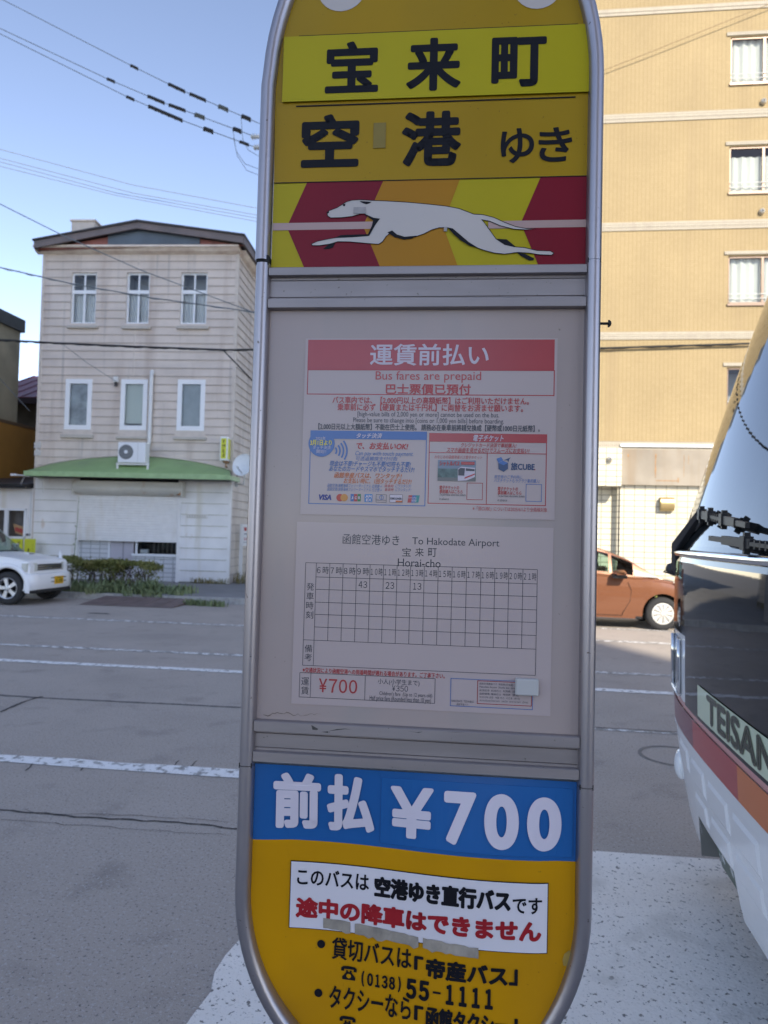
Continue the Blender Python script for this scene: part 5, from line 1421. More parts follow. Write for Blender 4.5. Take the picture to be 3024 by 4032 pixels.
# lower storey
zl1 = Z8(500, 1040)[1]
xj = Z8(252, 900, -.3)[0]
mb = MB(); mb.box(xj, 24, -.06, .1, zl1, zA-.003, LINTEL); mb.build('concrete_lintel', apt)
RST = mat('rust_streak', (.38, .22, .10), .8, var=.4, vscale=20)
for (x, ya2, yb2, w_) in ((480, 830, 990, 5), (670, 835, 985, 2), (700, 835, 900, 2), (295, 830, 850, 6), (630, 990, 1020, 5)):
    u, v1_ = Z8(x, ya2, -.06); _, v0_ = Z8(x, yb2, -.06); ww = w_*.0041; rr = random.Random(x)
    n = 8; P1 = [(u-ww*rr.uniform(.3, 1), v1_+(v0_-v1_)*i/n) for i in range(n+1)]; P2 = [(u+ww*rr.uniform(.3, 1), v1_+(v0_-v1_)*i/n) for i in range(n+1)]
    mb = MB(); mb.add([(a, -.0625, b) for a, b in P1] + [(a, -.0625, b) for a, b in P2], [(i+1, n+2+i, n+1+i, i) for i in range(n)], RST); mb.build('rust_streak', apt)
u0, v0 = Z8(480, 1005, -.06); u1, _ = Z8(635, 1005, -.06); mb = MB(); mb.box(u0, u1, -.063, -.061, v0-.02, v0, RST)
mb.build('rust_streak', apt)
mb = MB(); zbot = Z8(170, 1042, -.3)[1]
mb.box(-.02, xj, -.30, .1, zbot, zA-.003, LAPT); mb.build('projecting_box', apt)
mb = MB(); mb.box(xj-.0, 24, .06, .14, 0, zl1+.05, LAPT); xw = Z8(75, 1300, .8)[0]; xw2 = Z8(235, 1300, .1)[0]
mb.box(0, xj-.02, .30, .38, 0, zbot+.2, LAPT); mb.box(xj-.02, xj+.04, .06, .38, 0, zl1, LAPT)
mb.build('lower_wall', apt)
# wall lamp
BRASS = mat('brushed_brass', (.52, .40, .20), .32, metal=.7, var=.1, vscale=20, stretch=(.1, 1, 1))
u0, v0 = Z8(510, 1210, -.06); u1, v1 = Z8(603, 1120, -.06)
lamp = thing('wall_lamp', 'brass half cylinder lamp on the cream tile wall of the apartment building', 'wall lamp', RB.o + Vector(((u0+u1)/2, .06, (v0+v1)/2)), 0)
hw, hh = (u1-u0)/2, (v1-v0)/2
mb = MB(); n = 14; P = [(-.16 - .09*math.sin(math.pi*i/n), -hh*math.cos(math.pi*i/n)) for i in range(n+1)]
P = [(-.01, -hh)] + [(-.10-.10*math.sin(math.pi*i/n), -hh*math.cos(math.pi*i/n)) for i in range(n+1)] + [(-.01, hh)]
mb.prismx(P, -hw, hw, BRASS); mb.build('shade', lamp, True, autosmooth=40)
mb = MB(); mb.bbox(-hw*.6, hw*.6, -.012, -.001, -hh*.7, hh*.7, VENT, .003); mb.build('back_plate', lamp)

# ================================================================== HEDGE, WEEDS, GRASS
LEAF = ramp_mat('hedge_leaf', [(.3, (.10, .12, .034)), (.5, (.185, .195, .055)), (.7, (.29, .25, .09))], scale=3, rough=.55)
WEED = ramp_mat('weed_leaf', [(.3, (.13, .175, .08)), (.55, (.22, .27, .13)), (.75, (.34, .35, .19))], scale=2.5, rough=.6)
DRYG = ramp_mat('dry_grass', [(.3, (.20, .17, .07)), (.6, (.30, .26, .10)), (.8, (.16, .19, .06))], scale=3, rough=.8)
TWIG = mat('twig_brown', (.10, .07, .05), .9, var=.3)
def leaf(mb, p, s, m, rr):
    a, b = rr.uniform(0, 6.28), rr.uniform(-.9, .9); d = Vector((math.cos(a)*math.cos(b), math.sin(a)*math.cos(b), math.sin(b)))
    t = d.cross(Vector((rr.uniform(-1, 1), rr.uniform(-1, 1), rr.uniform(-.2, 1)))).normalized()*s*.42; p = Vector(p)
    mb.add([p, p+d*s*.5+t, p+d*s, p+d*s*.5-t], [(0, 1, 2, 3)], m)
hx0, hx1 = G(240, 2290, .3).x-.5, YP(632, 2230, 16.6).x
hy0, hy1 = 16.1, 16.85
zt_h = YP(450, 2212, 16.3).z
rr = random.Random(21)
hedge = thing('clipped_hedge', 'clipped dark green hedge with bare stems showing in front of the white shutter', 'hedge', ((hx0+hx1)/2, (hy0+hy1)/2, .12))
mb = MB(); cx_, cy_ = (hx0+hx1)/2, (hy0+hy1)/2
for i in range(17000):
    x = rr.uniform(hx0, hx1); y = rr.uniform(hy0, hy1)
    r = rr.random()
    lowz = .62 + .16*math.sin(x*3.1)+.1*math.sin(x*7.7)
    z = zt_h - (zt_h-lowz)*r**1.7
    if z < lowz+.1 and rr.random() < .5: continue
    edge = min(x-hx0, hx1-x)
    if edge < .25 and z > zt_h - .14*(1-edge/.25) : z -= .12
    z += .03*math.sin(x*5)+rr.gauss(0, .018)
    leaf(mb, (x-cx_, y-cy_, z-.12), rr.uniform(.024, .052), LEAF, rr)
for i in range(1700):
    x = rr.uniform(hx0, hx1); y = rr.uniform(hy0, hy1); k = .5+.5*math.sin(x*5.3)*math.sin(x*2.1+1)
    if rr.random() > k: continue
    leaf(mb, (x-cx_, y-cy_, rr.uniform(.2, .75)), rr.uniform(.03, .06), LEAF, rr)
mb.build('foliage', hedge)
mb = MB()
for i in range(34):
    x, y = rr.uniform(hx0+.1, hx1-.1)-cx_, rr.uniform(hy0+.15, hy1-.15)-cy_
    for k in range(3): mb.tube([(x, y, 0), (x+rr.uniform(-.1, .1), y+rr.uniform(-.1, .1), .35), (x+rr.uniform(-.3, .3), y+rr.uniform(-.25, .25), zt_h-.25)], [.012, .009, .004], 4, TWIG)
mb.build('stems', hedge)
def blades(name, spots, m, kind='stuff'):
    mb = MB()
    for (x, y, z, h, w, n, spread) in spots:
        for i in range(n):
            a = rr.uniform(0, 6.28); hh_ = h*rr.uniform(.5, 1.15); bx_, by_ = x+rr.gauss(0, spread), y+rr.gauss(0, spread*.6)
            d = Vector((math.cos(a), math.sin(a), 0)); s = Vector((-math.sin(a), math.cos(a), 0))*w*rr.uniform(.6, 1.3); lean = rr.uniform(.15, .8)*hh_
            p0 = Vector((bx_, by_, z)); p1 = p0+Vector((0, 0, hh_*.6))+d*lean*.4; p2 = p0+Vector((0, 0, hh_*.85))+d*lean
            mb.add([p0-s*.6, p0+s*.6, p1+s, p1-s, p2], [(0, 1, 2, 3), (3, 2, 4)], m)
    o = mb.build(name); o['kind'] = kind
    return o
spots = []
for i in range(95):
    x = rr.uniform(hx0-.2, hx1+1.0); spots.append((x, rr.uniform(15.62, 16.7), .12, rr.uniform(.14, .40)*(1 if x < hx1+.3 else .6), .016, 26, .10))
for i in range(10): x = rr.uniform(hx0+1.5, hx0+3.4); spots.append((x, rr.uniform(15.3, 15.6), .10, rr.uniform(.15, .3), .014, 18, .08))
blades('weeds', spots, WEED)
blades('kerb_weeds', [(G(740+i*9, 2383+i*1.0).x, 14.92-.1*i/12, .0, .16, .012, 22, .09) for i in range(13)], WEED)
blades('dry_grass', [(HF.o.x-.9+i*.12, HF.o.y-.15-rr.uniform(0, .12), .12, .20, .010, 14, .08) for i in range(8)] + [(HF.o.x+.05+rr.uniform(0, 1.6), HF.o.y+rr.uniform(.0, 3.0), .12, rr.uniform(.2, .5), .012, 22, .16) for i in range(30)], DRYG)
YGR = ramp_mat('yellow_green_grass', [(.3, (.14, .17, .03)), (.7, (.22, .24, .05))], scale=3, rough=.8)
blades('verge_grass', [(rr.uniform(4.5, 9.5), rr.uniform(18.9, 19.55), .12, rr.uniform(.35, .62), .016, 22, .12) for i in range(60)] + [(rr.uniform(2.2, 4.2), rr.uniform(19.2, 19.6), .12, .25, .012, 8, .1) for i in range(12)], YGR)
# thin climbing stalk left of the shutter
mb = MB(); p = HF.o + HF.R @ Vector((Z6(440, 900, -.2)[0], -.2, 0)); 
st = thing('tall_weed', 'single tall thin weed standing against the white boards left of the shutter', 'weed', p)
mb.tube([(-.05, 0, 0), (0, 0, .6), (.05, 0, 1.6), (.08, 0, 2.35)], [.012, .009, .007, .003], 5, WEED)
for i in range(30):
    z = rr.uniform(.1, 1.0)**1.6*2.2; leaf(mb, (z*.035+rr.uniform(-.03, .03), rr.uniform(-.03, .03), z), rr.uniform(.03, .06), WEED, rr)
mb.build('stalk', st)

# ================================================================== OVERHEAD LINES
WIRE = mat('black_cable', (.022, .024, .026), .6)
WIREG = mat('grey_cable', (.16, .18, .19), .6)
SLEEVE = mat('black_sleeve', (.014, .014, .015), .6)
POLE = mat('concrete_pole', (.34, .33, .31), .85, var=.2, vscale=2, bump=.2)
INSUL = mat('white_insulator', (.62, .63, .62), .3)
pole_p = YP(1190, 2300, 16.9); pole_p = Vector((pole_p.x, 16.9, .12))
pole = thing('utility_pole', 'grey concrete utility pole with crossarm hidden behind the bus stop sign', 'utility pole', pole_p)
pcx = pole_p.x
mb = MB(); mb.tube([(0, 0, 0), (0, 0, 12.2)], [.17, .115], 14, POLE); mb.build('shaft', pole, True, autosmooth=40)
q1 = YP(1029, 497, 16.9)
mb = MB(); mb.box(-.85, 1.2, -.06, .06, 10.2, 10.3, POLE); mb.box(-.85, 1.2, -.06, .06, 9.3, 9.4, POLE); mb.build('crossarm', pole)
def cable(name, label, pts, r, m, group, sag=0.0, sleeves=(), seg=5, twist=0):
    """pts: world points; each span sags a little"""
    P = []
    for a, b in zip(pts[:-1], pts[1:]):
        n = 18
        for i in range(n): t = i/n; p = a.lerp(b, t); p = Vector((p.x, p.y, p.z - sag*4*t*(1-t))); P.append(p)
    P.append(pts[-1])
    o0 = P[0].copy()
    mb = MB(); mb.tube([p-o0 for p in P], r, seg, m)
    if twist:
        for k in range(twist):
            ph = k*2.1; mb.tube([p-o0 + Vector((0, .016*math.sin(i*1.3+ph), .018*math.cos(i*1.1+ph)-.006)) for i, p in enumerate(P)], r*.6, 4, m)
    o = mb.build(name); o.location = o0; tag(o, label, 'cable', group)
    def at(px):
        best = min(range(len(P)-1), key=lambda i: min(abs(projx(P[i].lerp(P[i+1], s/10))-px) for s in range(11)))
        s = min(range(11), key=lambda s: abs(projx(P[best].lerp(P[best+1], s/10))-px)); return P[best].lerp(P[best+1], s/10)
    for (xa, xb, rr_, m2) in sleeves:
        A, B = at(xa)-o0, at(xb)-o0; d = (B-A).normalized(); mm = MB()
        mm.tube([A, B], [rr_, rr_], 6, m2); L = (B-A).length; n = max(1, int(L/.16))
        for i in range(n+1):
            c = A + (B-A)*(i/n if n else 0); mm.tube([c-Vector((0, 0, rr_*.6)), c-Vector((0, 0, rr_*1.15))], rr_*.5, 5, m2)
        mm.build('cover_sleeve', o)
    return o
def projx(p):
    q = CAMROT.transposed() @ (p - CAMPOS); return CX + FPX*q.x/-q.z
def line_pts(y, *pix): return [YP(px, py, y) for px, py in pix]
Q = .639
ZW = lambda x, y: (x*Q, y*Q)
g3 = 'high voltage lines in the sky over the grey house'
ex = lambda a, b, f: (a[0]+(a[0]-b[0])*f, a[1]+(a[1]-b[1])*f)
def sky_line(pix, y0, y1, name, label, r, group, sleeves=(), sag=.0, m=WIREG):
    a, b = pix[0], pix[-1]
    pts = [YP(*ex(a, b, .8), y0 - (y1-y0)*.0)] + [YP(*p, y0 + (y1-y0)*i/(len(pix)-1)) for i, p in enumerate(pix)]
    return cable(name, label, pts, r, m, group, sag, sleeves)
S_ = lambda xa, xb, rr_=.040, m=SLEEVE: (xa*Q, xb*Q, rr_, m)
sky_line([ZW(20, 0), ZW(800, 400), ZW(1100, 548), ZW(1620, 770)], 16.9, 16.9, 'power_line', 'topmost power line in the sky, carrying two long black sleeves', .010, g3, [S_(806, 848, .035), S_(1040, 1136), S_(1172, 1266), S_(1350, 1402, .05, mat('grey_sleeve', (.09, .10, .09), .6)), S_(1492, 1542, .05)])
sky_line([ZW(0, 175), ZW(660, 485), ZW(1000, 630), ZW(1606, 855)], 16.6, 16.6, 'power_line', 'middle power line of the upper three, with two separate black sleeves', .010, g3, [S_(662, 704, .035), S_(912, 1010), S_(1044, 1140), S_(1204, 1258, .05, MATS['grey_sleeve']), S_(1440, 1484, .05)])
sky_line([ZW(0, 208), ZW(790, 600), ZW(1110, 738), ZW(1606, 920)], 16.3, 16.3, 'power_line', 'lowest power line of the upper three, with one very long black sleeve', .010, g3, [S_(782, 824, .035), S_(918, 1120, .042), S_(1258, 1310, .05), S_(1478, 1530, .035)])
for i, (xx, yy) in enumerate(((1575, 842), (1592, 908))):
    c = YP(*ZW(xx, yy), 16.6-.3*i); mb = MB(); mb.lathe([(.03, -.12), (.075, -.07), (.03, -.05), (.075, 0), (.03, .02), (.06, .07), (.02, .1)], (0, 0, 0), 'X', 12, INSUL)
    o = mb.build('line_insulator', None, True); o.location = c; tag(o, ('upper' if i == 0 else 'lower') + ' white insulator at the end of a power line beside the sign frame', 'insulator', 'insulators on the power lines')
c = YP(*ZW(1490, 725), 16.9)
for k, (P, lab) in enumerate(((((1486, 730), (1496, 860), (1530, 925), (1610, 972)), 'thin jumper wire looping down from the topmost power line'), (((1435, 800), (1455, 930), (1510, 1010), (1610, 1048)), 'thin jumper wire looping down from the middle power line'), (((1440, 850), (1462, 960), (1520, 1050), (1610, 1085)), 'lowest thin jumper wire looping below the power lines'))):
    cable('jumper_wire', lab, [YP(*ZW(*p), 16.6) for p in P], .007, WIREG, 'jumper wires by the pole')
g4 = 'telephone lines above the grey house roof'
lab4 = ('uppermost of the four thin telephone lines above the roof', 'second of the four thin telephone lines above the roof', 'third of the four thin telephone lines above the roof', 'lowest of the four thin telephone lines just over the roof')
for l, (a, b, c_) in zip(lab4, (((0, 920), (820, 1140), (1590, 1284)), ((0, 975), (820, 1190), (1590, 1326)), ((0, 997), (720, 1190), (1590, 1345)), ((0, 1024), (720, 1205), (1590, 1366)))):
    sky_line([ZW(*a), ZW(*b), ZW(*c_)], 24, 26, 'telephone_line', l, .012, g4, sag=.0)
SRC5 = lambda x, y: (.6631*x, 800+.6631*y)
cable('service_drop', 'thin slanting service cable from the sky down across the top storey windows', [YP(*ex(SRC5(0, 5), SRC5(350, 185), .6), 18.6), YP(*SRC5(0, 5), 18.6), YP(*SRC5(370, 190), 18.6), YP(*SRC5(830, 395), 18.6), YP(*SRC5(1515, 652), 18.6)], .014, WIREG, 'service cables crossing the grey house')
cable('service_drop', 'pair of grey service cables sloping across the top storey windows from the left edge', [YP(*ex(SRC5(0, 382), SRC5(250, 432), .8), 18.4), YP(*SRC5(0, 382), 18.4), YP(*SRC5(420, 478), 18.4), YP(*SRC5(900, 562), 18.4), YP(*SRC5(1515, 648), 18.4)], .017, WIREG, 'service cables crossing the grey house', twist=1)
cable('telephone_bundle', 'thick black bundled cable running across the grey house between its upper floors', [YP(*ex(SRC5(0, 812), SRC5(700, 845), .6), 17.6), YP(*SRC5(0, 812), 17.6), YP(*SRC5(350, 832), 17.6), YP(*SRC5(800, 852), 17.6), YP(*SRC5(1340, 872), 17.6), YP(*SRC5(1700, 868), 17.8), YP(2300, 1373, 19.52), YP(2990, 1352, 19.52), YP(3500, 1325, 19.52)], .026, WIRE, 'bundled cables', twist=2)
cable('drop_wire', 'black wire hanging from the thick bundled cable at the right corner of the grey house', [YP(*SRC5(1330, 878), 17.6), YP(*SRC5(1400, 950), 17.8), YP(*SRC5(1510, 1065), 18.2)], .018, WIRE, 'service cables crossing the grey house')
cable('drop_wire', 'thin wire slanting down from the bundled cable to the lamp box on the grey house', [YP(*SRC5(370, 835), 17.6), YP(*SRC5(520, 950), 18.6), YP(*SRC5(690, 1058), 19.2)], .007, WIREG, 'service cables crossing the grey house')
cable('wall_wire', 'thin brown wire slanting across the ochre apartment wall near the top', [YP(2300, 306, 19.5), YP(2560, 205, 19.48), YP(3024, 18, 19.46), YP(3300, -95, 19.4)], .010, mat('tan_cable', (.30, .22, .12), .7), 'service cables crossing the grey house')
Z1 = lambda x, y: (.452*x, 1150+.452*y)
cable('service_drop', 'thin wires slanting down over the beige building wall to the grey house corner', [YP(-200, 1330, 20.6), YP(*Z1(0, 755), 20.6), YP(*Z1(258, 1035), 20.2)], .012, WIREG, 'service cables crossing the grey house')
# ================================================================== CARS
TYRE = mat('tyre_rubber', (.028, .028, .029), .85, bump=.2, bscale=80)
ALLOY = mat('silver_alloy', (.62, .62, .63), .35, metal=.7)
HUBC = mat('hubcap_silver', (.68, .67, .64), .45, metal=.3)
DARKP = mat('black_plastic', (.022, .022, .024), .5)
UNDER = mat('under_body', (.012, .012, .012), .9)
CGLASS = glass('car_glass', (.62, .74, .68))
SEATM = mat('seat_fabric', (.05, .05, .055), .9)
LENS = mat('lamp_lens', (.62, .62, .55), .12, spec=.6, coat=.6)
CHROME = mat('chrome', (.75, .75, .76), .12, metal=1.0)
PLATEY = mat('yellow_plate', (.72, .40, .01), .4)
def interp(P, x):
    if x <= P[0][0]: return P[0][1]
    for (a, b), (c, d) in zip(P[:-1], P[1:]):
        if x <= c: return b+(d-b)*(x-a)/(c-a) if c > a else d
    return P[-1][1]
def smooth_pts(P, n=6):
    out = []
    for i in range(len(P)-1):
        p0, p1, p2, p3 = P[max(i-1, 0)], P[i], P[i+1], P[min(i+2, len(P)-1)]
        for k in range(n):
            t = k/n
            out.append(tuple(.5*((2*p1[j])+(-p0[j]+p2[j])*t+(2*p0[j]-5*p1[j]+4*p2[j]-p3[j])*t*t+(-p0[j]+3*p1[j]-3*p2[j]+p3[j])*t**3) for j in (0, 1)))
    out.append(P[-1]); return out
def wheel(parent, x, y, r, w, side, style):
    t = MB(); prof = [(r*.62, -w/2+.012), (r*.70, -w/2), (r*.90, -w/2+.004), (r*.975, -w/2+.03), (r, -w/2+.055), (r, w/2-.055), (r*.975, w/2-.03), (r*.90, w/2-.004), (r*.62, w/2-.012)]
    t.lathe(prof, (0, 0, 0), 'Y', 36, TYRE)
    o = bpy.data.objects.new('wheel', None); col.objects.link(o); o.parent = parent; o.location = (x, y, r); o.empty_display_size = .1
    if side < 0: pass
    else: o.rotation_euler = (0, 0, math.pi)
    t.build('tyre', o, True, autosmooth=50)
    m = MB(); rr_ = r*.655; yf = -w/2
    if style == 'alloy':
        m.lathe([(rr_, yf+.012), (rr_*.97, yf+.004), (rr_*.90, yf+.012), (rr_*.87, yf+.05), (rr_*.87, w/2-.03)], (0, 0, 0), 'Y', 36, ALLOY)
        m.lathe([(rr_*.87, yf+.09), (.0001, yf+.09)], (0, 0, 0), 'Y', 24, UNDER)
        for k in range(5):
            a = math.pi/2 + k*2*math.pi/5 + .25
            R_ = lambda u, v: (u*math.cos(a)-v*math.sin(a), u*math.sin(a)+v*math.cos(a))
            P = [(rr_*.12, -rr_*.17), (rr_*.5, -rr_*.15), (rr_*.92, -rr_*.21), (rr_*.92, rr_*.21), (rr_*.5, rr_*.15), (rr_*.12, rr_*.17)]
            m.prism([R_(*p) for p in P], yf+.016, yf+.05, ALLOY)
        m.lathe([(rr_*.30, yf+.05), (rr_*.29, yf+.012), (rr_*.16, yf+.006), (rr_*.15, yf-.006), (.0001, yf-.008)], (0, 0, 0), 'Y', 20, ALLOY)
        for k in range(5): a = k*1.2566; m.lathe([(rr_*.05, yf+.02), (rr_*.045, yf+.004), (.0001, yf+.003)], (rr_*.22*math.cos(a), 0, rr_*.22*math.sin(a)), 'Y', 8, UNDER)
    else:
        m.lathe([(rr_, yf+.010), (rr_*.97, yf+.000), (rr_*.90, yf-.002), (rr_*.86, yf+.012)], (0, 0, 0), 'Y', 36, HUBC)
        m.lathe([(rr_*.86, yf+.030), (.0001, yf+.03)], (0, 0, 0), 'Y', 24, UNDER)
        for k in range(10):
            a = k*math.pi/5
            R_ = lambda u, v: (u*math.cos(a)-v*math.sin(a), u*math.sin(a)+v*math.cos(a))
            P = [(rr_*.06, -rr_*.03), (rr_*.45, -rr_*.13), (rr_*.70, -rr_*.20), (rr_*.86, -rr_*.235), (rr_*.93, 0), (rr_*.86, rr_*.235), (rr_*.70, rr_*.20), (rr_*.45, rr_*.13), (rr_*.06, rr_*.03)]
            vs_ = [(*R_(*p), ) for p in P]
            m.add([(q[0], yf+.016, q[1]) for q in vs_] + [(R_(rr_*.1, 0)[0], yf-.004, R_(rr_*.1, 0)[1]), (R_(rr_*.55, 0)[0], yf-.012, R_(rr_*.55, 0)[1]), (R_(rr_*.86, 0)[0], yf-.006, R_(rr_*.86, 0)[1])],
                  [(0, 1, 10, 9), (1, 2, 10), (2, 3, 11, 10), (3, 4, 11), (4, 5, 11), (5, 6, 10, 11), (6, 7, 10), (7, 8, 9, 10), (8, 0, 9)], HUBC)
        m.lathe([(rr_*.17, yf+.01), (rr_*.16, yf-.006), (.0001, yf-.009)], (0, 0, 0), 'Y', 18, HUBC)
    m.build('rim', o, True, autosmooth=35)
    return o
def car_body(root, paint, top, arches, sill, W, front_taper, roof, belt_inset, roofw, win, style, xr, xf, clad=None, shoulder=.80):
    """lofted lower body and cabin; car points along +x, ground at z=0"""
    top = smooth_pts(top); roof = smooth_pts(roof, 8)
    xs = set([xr, xf]); n = 110
    for i in range(n+1): xs.add(xr + (xf-xr)*i/n)
    for (ax, ar) in arches:
        for k in range(0, 25): xs.add(ax + ar*math.cos(math.pi*k/24))
    xs = sorted(xs)
    def zb(x):
        z = interp(sill, x)
        for (ax, ar) in arches:
            if abs(x-ax) < ar: z = max(z, math.sqrt(ar*ar-(x-ax)**2)+ar*.86-.0)
        return z
    def wd(x): return W/2*interp(front_taper, x)
    body = MB(); rings = []
    for x in xs:
        b, t, w = zb(x), interp(top, x), wd(x); t = max(t, b+.05)
        h = t-b; zz = sill[0][1]; H = t - .2
        hh = lambda z: (z-.2)/max(.1, H)
        ww = lambda z: w*(0.945 + .055*math.sin(math.pi*min(1, max(0, hh(z)))**.9) - (.02 if hh(z) > .93 else 0))
        zs_ = [b + h*f for f in (0, .06, .2, .35, .5, .62, .74, .84, .92)]
        side = [(ww(z), z) for z in zs_]
        side += [(w*.955, b+h*.965), (w*.91, b+h*.99), (w*.80, t+.006), (w*.45, t+.022), (0, t+.028)]
        half = [(0, b), (w*.5, b)] + side
        ring = [(x, -y, z) for y, z in half] + [(x, y, z) for y, z in half[::-1][1:-1]]
        rings.append(ring)
    m_ = len(rings[0]); nh = 16
    for i in range(len(rings)-1):
        for k in range(m_):
            a, b = k, (k+1) % m_
            q = [rings[i][a], rings[i+1][a], rings[i+1][b], rings[i][b]]
            under = (k in (0, 1)) or k in (m_-1, m_-2)
            zc = sum(p[2] for p in q)/4
            m1 = UNDER if under else paint
            if clad and not under and zc < clad: m1 = DARKP
            body.add(q, [(0, 1, 2, 3)], m1)
    body.add(rings[-1], [tuple(range(m_))], paint); body.add(rings[0], [tuple(range(m_-1, -1, -1))], paint)
    bo = body.build('body', root, True, autosmooth=40)
    # cabin
    x0, x1 = roof[0][0], roof[-1][0]
    cs = sorted({x0 + (x1-x0)*i/70 for i in range(71)} | {q for w_ in win for q in (w_[0], w_[1])})
    def belt(x): return interp(top, x)
    def cab_side(x, f):
        b, r = belt(x)-.015, interp(roof, x); hgt = max(.003, r-b); fl = min(1, hgt/.45)
        wb, wr = wd(x)*belt_inset, wd(x)*(belt_inset + (roofw-belt_inset)*fl)
        return (wb+(wr-wb)*f**1.15, b+hgt*f)
    cab, gl, wsh, rsh = MB(), {}, MB(), MB()
    fr = [0, .10, .22, .34, .46, .58, .70, .80, .87]
    def cring(x):
        s = [cab_side(x, f) for f in fr]
        b, r = belt(x)-.015, interp(roof, x); hgt = r-b; wt = s[-1][0]
        s += [(wt*.975, b+hgt*.95), (wt*.90, b+hgt*.985), (wt*.6, r+.008*min(1, hgt/.3)), (0, r+.014*min(1, hgt/.3))]
        return [(x, -y, z) for y, z in s] + [(x, y, z) for y, z in s[::-1][1:]]
    R_ = [cring(x) for x in cs]; mm = len(R_[0]); top_k = set(range(len(fr)+1, mm-len(fr)-2))
    xws0, xws1 = style['ws']; xrs0, xrs1 = style['rs']
    for i in range(len(cs)-1):
        xm_ = (cs[i]+cs[i+1])/2
        for k in range(mm-1):
            q = [R_[i][k], R_[i+1][k], R_[i+1][k+1], R_[i][k+1]]
            kk = k if k < mm/2 else mm-2-k
            tgt = cab
            if kk > len(fr)-1 and xws0 < xm_ < xws1: tgt = wsh
            elif kk > len(fr)-1 and xrs0 < xm_ < xrs1: tgt = rsh
            elif 1 <= kk < len(fr)-1:
                for w_ in win:
                    if w_[0] < xm_ < w_[1] and (len(w_) < 3 or fr[kk+1] <= w_[2](xm_)):
                        tgt = gl.setdefault((w_[0], k > mm/2), MB())
            tgt.add(q, [(0, 1, 2, 3)], paint if tgt is cab else CGLASS)
    cab.build('cabin_frame', root, True, autosmooth=40)
    wsh.build('windscreen', root, True); rsh.build('rear_window', root, True)
    for k_, g_ in gl.items(): g_.build('side_window', root, True)
    return wd, belt, zb
def seat(root, x, y, z):
    mb = MB(); mb.bbox(x-.1, x+.04, y-.22, y+.22, z, z+.42, SEATM, .05); mb.bbox(x-.10, x-.01, y-.12, y+.12, z+.44, z+.62, SEATM, .04); mb.build('seat', root, True)

# ---- small white off-roader, nose to the right
WHITEC = mat('white_car_paint', (.84, .84, .84), .28, spec=.5, coat=.5)
wc = YP(33, 2326, 13.62)
jeep = thing('parked_car', 'small white off-roader with yellow number plate parked in front of the hedge', 'car', (wc.x-.17, 14.33, .004), rad(-1.0))
R1 = .335; WB1 = 2.28
jw = 1.50; xfr = .60
wdj, beltj, zbj = car_body(jeep, WHITEC,
    top=[(-3.02, .97), (-2.5, 1.0), (-1.2, 1.0), (-.52, 1.0), (-.40, 1.02), (-.1, .995), (.25, .95), (.45, .915), (.565, .88), (.60, .80)],
    arches=[(.17, .405), (-WB1+.17, .405)], sill=[(-3.05, .42), (-2.7, .34), (-.3, .30), (.3, .30), (.62, .36)],
    W=jw, front_taper=[(-3.02, .90), (-2.85, .985), (-.5, 1.0), (.15, .99), (.42, .975), (.55, .95), (.60, .90)],
    roof=[(-2.98, 1.02), (-2.93, 1.46), (-2.75, 1.55), (-1.9, 1.585), (-1.2, 1.565), (-1.0, 1.53), (-.74, 1.30), (-.44, 1.02)], belt_inset=.955, roofw=.80,
    win=[(-2.65, -1.95), (-1.85, -.62, lambda x: min(.9, .9 if x < -1.0 else .9))], style={'ws': (-.93, -.45), 'rs': (-3.0, -2.91)}, xr=-3.02, xf=.60)
for x, y, s in ((.17, -jw/2+.10, -1), (-WB1+.17, -jw/2+.10, -1), (.17, jw/2-.10, 1), (-WB1+.17, jw/2-.10, 1)): wheel(jeep, x, y, R1, .19, s, 'alloy')
# flared arches
for ax in (.17, -WB1+.17):
    for sgn in (-1, 1):
        n = 22; V = []; mb = MB()
        for i in range(n+1):
            a = math.pi*(-.06+1.12*i/n); c, s_ = math.cos(a), math.sin(a)
            for (dr, dy) in ((0, -.055), (.0, .012), (.035, .022), (.075, .014), (.095, -.012)):
                V.append((ax+(.40+dr)*c, sgn*(jw/2*1.0+dy-.005), .335+.005+(.40+dr)*s_*1.01))
        mb.add(V, [(i*5+k, i*5+k+1, (i+1)*5+k+1, (i+1)*5+k) for i in range(n) for k in range(4)], WHITEC)
        mb.build('wheel_arch', jeep, True)
mb = MB()   # bumper wrapping the nose
P = [(.02+.53, -jw/2-.02), (.60, -jw/2-.005), (.68, -jw/2+.07), (.725, -jw/2+.24), (.735, 0), (.725, jw/2-.24), (.68, jw/2-.07), (.58, jw/2+.005), (.55, jw/2+.02)]
prof = [(.0, .30), (.028, .33), (.035, .45), (.03, .56), (.012, .61), (-.03, .63)]
V = [(x-.03+d*1.0, y*(1-.0*d), z) for x, y in P for d, z in prof]
mb.add(V, [(i*6+k, (i+1)*6+k, (i+1)*6+k+1, i*6+k+1) for i in range(len(P)-1) for k in range(5)], WHITEC)
mb.add([(x-.03+prof[0][0], y, .30) for x, y in P], [tuple(range(len(P)))], UNDER)
mb.add([(x-.03-.03, y, .63) for x, y in P], [tuple(range(len(P)-1, -1, -1))], WHITEC)
mb.box(.68, .712, .20-.75+.0, .62, .245, .31, DARKP); mb.box(.45, .68, -.60, .60, .235, .31, DARKP)
mb.build('bumper', jeep, True, autosmooth=40)
def xface(y, z): return .60
mb = MB()
for z0, z1 in ((.80, .815), (.745, .758), (.69, .705)): mb.box(.585, .612, -.42, .42, z0, z1, DARKP)
mb.box(.575, .604, -.42, .42, .69, .815, mat('grille_grey', (.16, .16, .17), .4, metal=.4)); mb.box(.60, .620, -.42, .42, .762, .782, CHROME); mb.box(.60, .620, -.42, .42, .714, .732, CHROME)
P = [(0, .045), (.022, .0), (0, -.03), (-.022, 0)]
